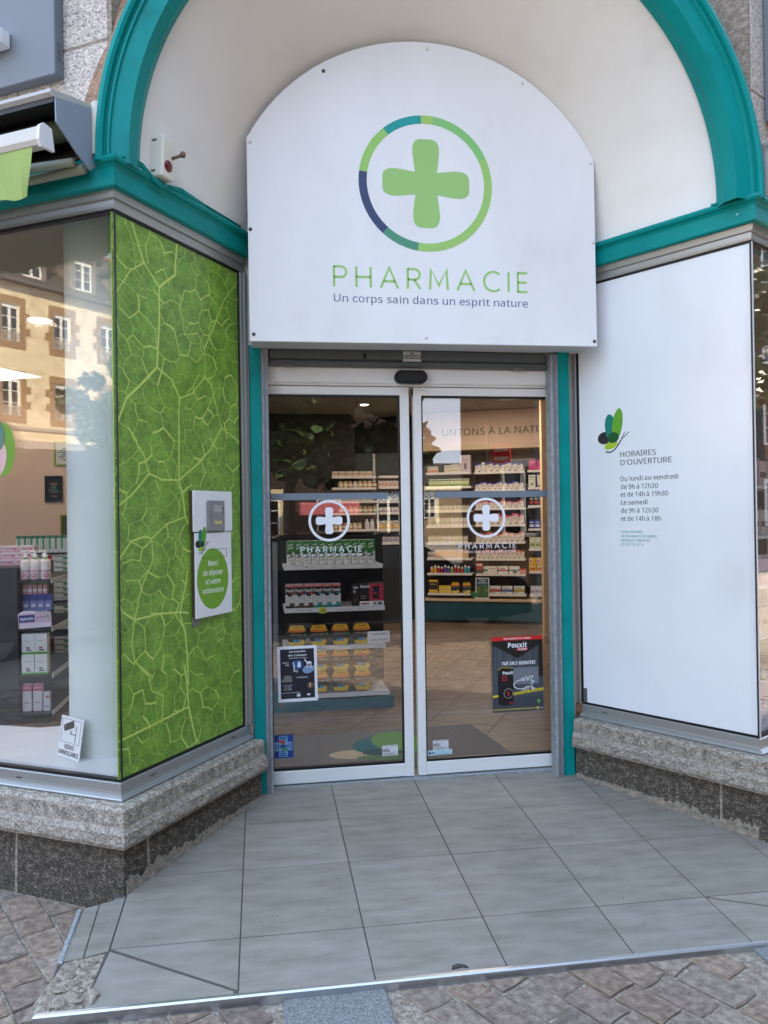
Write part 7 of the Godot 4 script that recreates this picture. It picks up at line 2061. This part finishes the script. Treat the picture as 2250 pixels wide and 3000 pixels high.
	# left window: pump bottles and boxes on the charcoal stand
	var pump := jar([[Vector2(0, 0), Vector2(0.034, 0), Vector2(0.037, 0.006), Vector2(0.037, 0.122), Vector2(0.030, 0.142), Vector2(0.014, 0.150), Vector2(0, 0.150)], [Vector2(0, 0.148), Vector2(0.015, 0.148), Vector2(0.015, 0.162), Vector2(0, 0.162)], [Vector2(0, 0.162), Vector2(0.014, 0.162), Vector2(0.013, 0.186), Vector2(0.006, 0.190), Vector2(0.006, 0.2), Vector2(0.013, 0.202), Vector2(0.011, 0.212), Vector2(0, 0.214)], [Vector2(0.0372, 0.06), Vector2(0.0375, 0.06), Vector2(0.0375, 0.067), Vector2(0.0372, 0.067)]], [L(232, 222, 226), L(110, 170, 70), L(238, 236, 236), L(190, 120, 150)], 20)
	var pm := MB.new()
	pm.v = pump.surface_get_arrays(0)[Mesh.ARRAY_VERTEX]; pm.n = pump.surface_get_arrays(0)[Mesh.ARRAY_NORMAL]; pm.c = pump.surface_get_arrays(0)[Mesh.ARRAY_COLOR]; pm.uv = pump.surface_get_arrays(0)[Mesh.ARRAY_TEX_UV]
	pm.col = L(238, 236, 236)
	pm.tube([Vector3(0, 0.207, 0), Vector3(-0.03, 0.209, 0), Vector3(-0.042, 0.200, 0)], 0.005, 8)
	pm.col = L(196, 60, 110)
	for q in [[-0.012, 0.035], [0.012, 0.035], [0, 0.05], [-0.008, 0.02], [0.008, 0.02]]: pm.box(Vector3(q[0], q[1], 0.0345), Vector3(0.012, 0.012, 0.006), 0.002)
	var pmesh := pm.arrays(Transform3D())
	row("pump_bottle", "white pump bottle", "the charcoal stand's top shelf", "bottle", pmesh, Transform3D(Basis(), Vector3(0, 1.066, -1.76)), -2.625, 0.073, 3, "pump bottles behind the left window", 0.5)
	row("pump_bottle", "white pump bottle, set behind", "the charcoal stand's top shelf", "bottle", pmesh, Transform3D(Basis(), Vector3(0, 1.066, -1.86)), -2.59, 0.073, 2, "pump bottles behind the left window", 0.5)
	var saf := carton(0.11, 0.05, 0.10, L(226, 214, 220), [[0.0, 0.0, 1, 0.2, L(206, 150, 180)], [0.7, 0.3, 0.9, 0.7, L(206, 120, 160)]], [["Saforelle", 0.4, 0.4, 0.3, 0.6, 0.0, L(170, 60, 110)]])
	for k in 3: row("care_box", "pink and white carton, %s layer" % ["bottom", "middle", "top"][k], "top of the charcoal stand", "carton", saf, Transform3D(Basis(), Vector3(0, 1.1605 + 0.0505 * k, -2.0 - 0.02 * k)), -2.93 + 0.01 * k, 0.115, 3, "pink boxes behind the left window")
	var wg := carton(0.088, 0.15, 0.08, L(228, 230, 228), [[0, 0.0, 1, 0.1, L(96, 172, 70)], [0.2, 0.62, 0.7, 0.66, L(190, 192, 190)], [0.35, 0.16, 0.75, 0.22, L(60, 60, 64)], [0.35, 0.26, 0.6, 0.34, L(150, 60, 60)]])
	for k in 2: row("green_band_box", "white carton with green foot, %s" % ["lower", "upper"][k], "the charcoal stand's third shelf", "carton", wg, Transform3D(Basis(), Vector3(0, 0.362 + 0.152 * k, -1.75)), -2.60, 0.092, 2, "white boxes behind the left window", 0.02)
	var sau := carton(0.062, 0.20, 0.05, L(222, 216, 220), [[0, 0.75, 1, 1, L(206, 90, 120)], [0.2, 0.3, 0.8, 0.34, L(160, 150, 160)]], [["SAUGELLA", 0.5, 0.84, 0.06, 0.85, 0.0, L(240, 235, 238)]])
	row("wash_box", "pink topped tall carton", "the charcoal stand's lowest shelf", "carton", sau, Transform3D(Basis(), Vector3(0, 0.085, -1.75)), -2.615, 0.075, 2, "white boxes behind the left window")
	row("small_wash_box", "small white carton with red tab", "the charcoal stand's lowest shelf", "carton", carton(0.045, 0.14, 0.045, L(216, 220, 226), [[0.4, 0.7, 0.9, 0.8, L(200, 80, 80)], [0.2, 0.2, 0.8, 0.3, L(150, 170, 190)]]), Transform3D(Basis(), Vector3(0, 0.085, -1.74)), -2.475, 0.05, 1, "white boxes behind the left window")
	row("blue_pack", "blue and lilac wipes pack", "the charcoal stand's second shelf", "pack", carton(0.05, 0.12, 0.05, L(120, 130, 190), [[0, 0.6, 1, 1, L(40, 60, 140)], [0.2, 0.2, 0.8, 0.4, L(206, 210, 230)]]), Transform3D(Basis(), Vector3(0, 0.83, -1.80)), -2.63, 0.053, 4, "packs behind the left window")
	row("pale_pack", "pale grey lilac wipes pack", "the charcoal stand's second shelf", "pack", carton(0.06, 0.12, 0.05, L(190, 196, 214), [[0.1, 0.55, 0.9, 0.8, L(226, 228, 236)], [0.2, 0.2, 0.8, 0.4, L(130, 140, 180)]]), Transform3D(Basis(), Vector3(0, 0.707, -1.80)), -2.625, 0.064, 3, "packs behind the left window")
	row("pink_pack", "slim rose and green pack", "the charcoal stand's second shelf, upper row", "pack", carton(0.03, 0.10, 0.04, L(206, 150, 160), [[0, 0.7, 1, 1, L(120, 150, 110)], [0, 0.2, 1, 0.4, L(230, 220, 220)]]), Transform3D(Basis(), Vector3(0, 0.951, -1.80)), -2.635, 0.035, 5, "packs behind the left window")
	var hy := thing("shelf_card", "angled blue and pink shelf card on the charcoal stand", "sign", Vector3(-2.54, 0.70, -1.69))
	var hf := Transform3D(Basis(Vector3(0, 0, 1), 0.05), Vector3(-2.655, 0.705, -1.69))
	m = MB.new(); m.xf = hf
	m.col = L(214, 190, 214); m.mm(Vector3(0, 0, 0), Vector3(0.232, 0.11, 0.003))
	m.col = L(232, 230, 238); m.ellipse(Vector2(0.07, 0.10), 0.07, 0.03, 0.0, 0, 0.0028, 20)
	part(hy, "card", m, M.card)
	m = MB.new(); m.xf = hf
	rect(m, 0.005, 0.045, 0.115, 0.098, 0.0032, L(28, 36, 130)); rect(m, 0.012, 0.0, 0.228, 0.035, 0.0032, L(226, 214, 230))
	m.col = L(120, 170, 90); m.ellipse(Vector2(0.208, 0.08), 0.010, 0.010, 0, 0.0032, 0.0036, 14)
	write(m, "Hydralin", f_id(0.06, 0.060, 0.0037), 0.022, 0.09, L(236, 238, 244), "Droid Sans Bold", true)
	write(m, "Quotidien", f_id(0.160, 0.070, 0.0037), 0.016, 0.076, L(120, 90, 150), "Droid Sans", true)
	part(hy, "print", m, M.ink)
	var flu := carton(0.195, 0.052, 0.05, L(220, 222, 218), [[0.72, 0.1, 0.95, 0.9, L(190, 50, 56)], [0.42, 0.1, 0.68, 0.5, L(70, 150, 90)]], [["Fluocaril", 0.3, 0.5, 0.4, 0.5, 0.0, L(50, 56, 60)]])
	for s in [[0.20, 4, "bottom"], [0.52, 4, "second"], [0.79, 4, "third"], [1.03, 3, "fourth"]]:
		for k in s[1]: row("toothpaste_box", "long toothpaste carton, %s layer" % NTH[k], "the wall stand's %s shelf" % s[2], "carton", flu, Transform3D(Basis(), Vector3(0, s[0] + 0.0525 * k, -3.26)), -3.1, 0.2, 4, "toothpaste boxes behind the left window", 0.02)
	row("green_tube_box", "upright green and white carton", "the wall stand's top shelf", "carton", carton(0.05, 0.13, 0.05, L(224, 228, 224), [[0.3, 0.0, 0.7, 1, L(60, 150, 110)], [0, 0.8, 1, 1, L(50, 120, 90)]]), Transform3D(Basis(), Vector3(0, 1.235, -3.26)), -3.1, 0.054, 13, "toothpaste boxes behind the left window")
	# right window: goods on shelves just behind the glass
	var rf := frame_of(P3(RP, 0), nrm(RD))
	var rs := thing("window_shelf_stand", "dark stand of white shelves behind the right window", "shelf", rf * Vector3(0.9, 0.4, -0.5))
	m = MB.new(); m.xf = rf
	m.mm(Vector3(0.25, 0.4, -0.72), Vector3(1.6, 2.2, -0.69))
	part(rs, "back_panel", m, M.shelf_dark)
	for y in [0.75, 1.05, 1.35, 1.65]:
		m = MB.new(); m.xf = rf
		m.mm(Vector3(0.25, y - 0.02, -0.69), Vector3(1.6, y - 0.002, -0.38), 0.002)
		part(rs, "shelf", m, M.shelf)
	for q in [[1.65, 0], [1.35, 1], [1.05, 2], [0.75, 0]]:
		row("gift_box", ["pale pink carton", "grey and cream carton", "rose carton"][q[1]], "the right window's shelf at %s height" % {1.65: "head", 1.35: "chest", 1.05: "waist", 0.75: "knee"}[q[0]], "carton", carton(0.09, 0.17, 0.07, [L(214, 190, 188), L(206, 200, 190), L(206, 150, 160)][q[1]], [[0.1, 0.3, 0.9, 0.5, L(110, 90, 90)], [0, 0.9, 1, 1, L(70, 60, 60)]]), rf * Transform3D(Basis(), Vector3(0, q[0], -0.46)), 0.33, 0.11, 8, "boxes behind the right window")
	row("pump_bottle", "white pump bottle", "the right window ledge", "bottle", pmesh, rf * Transform3D(Basis(), Vector3(0, 0.402, -0.25)), 0.30, 0.09, 5, "pump bottles behind the right window", 0.5)
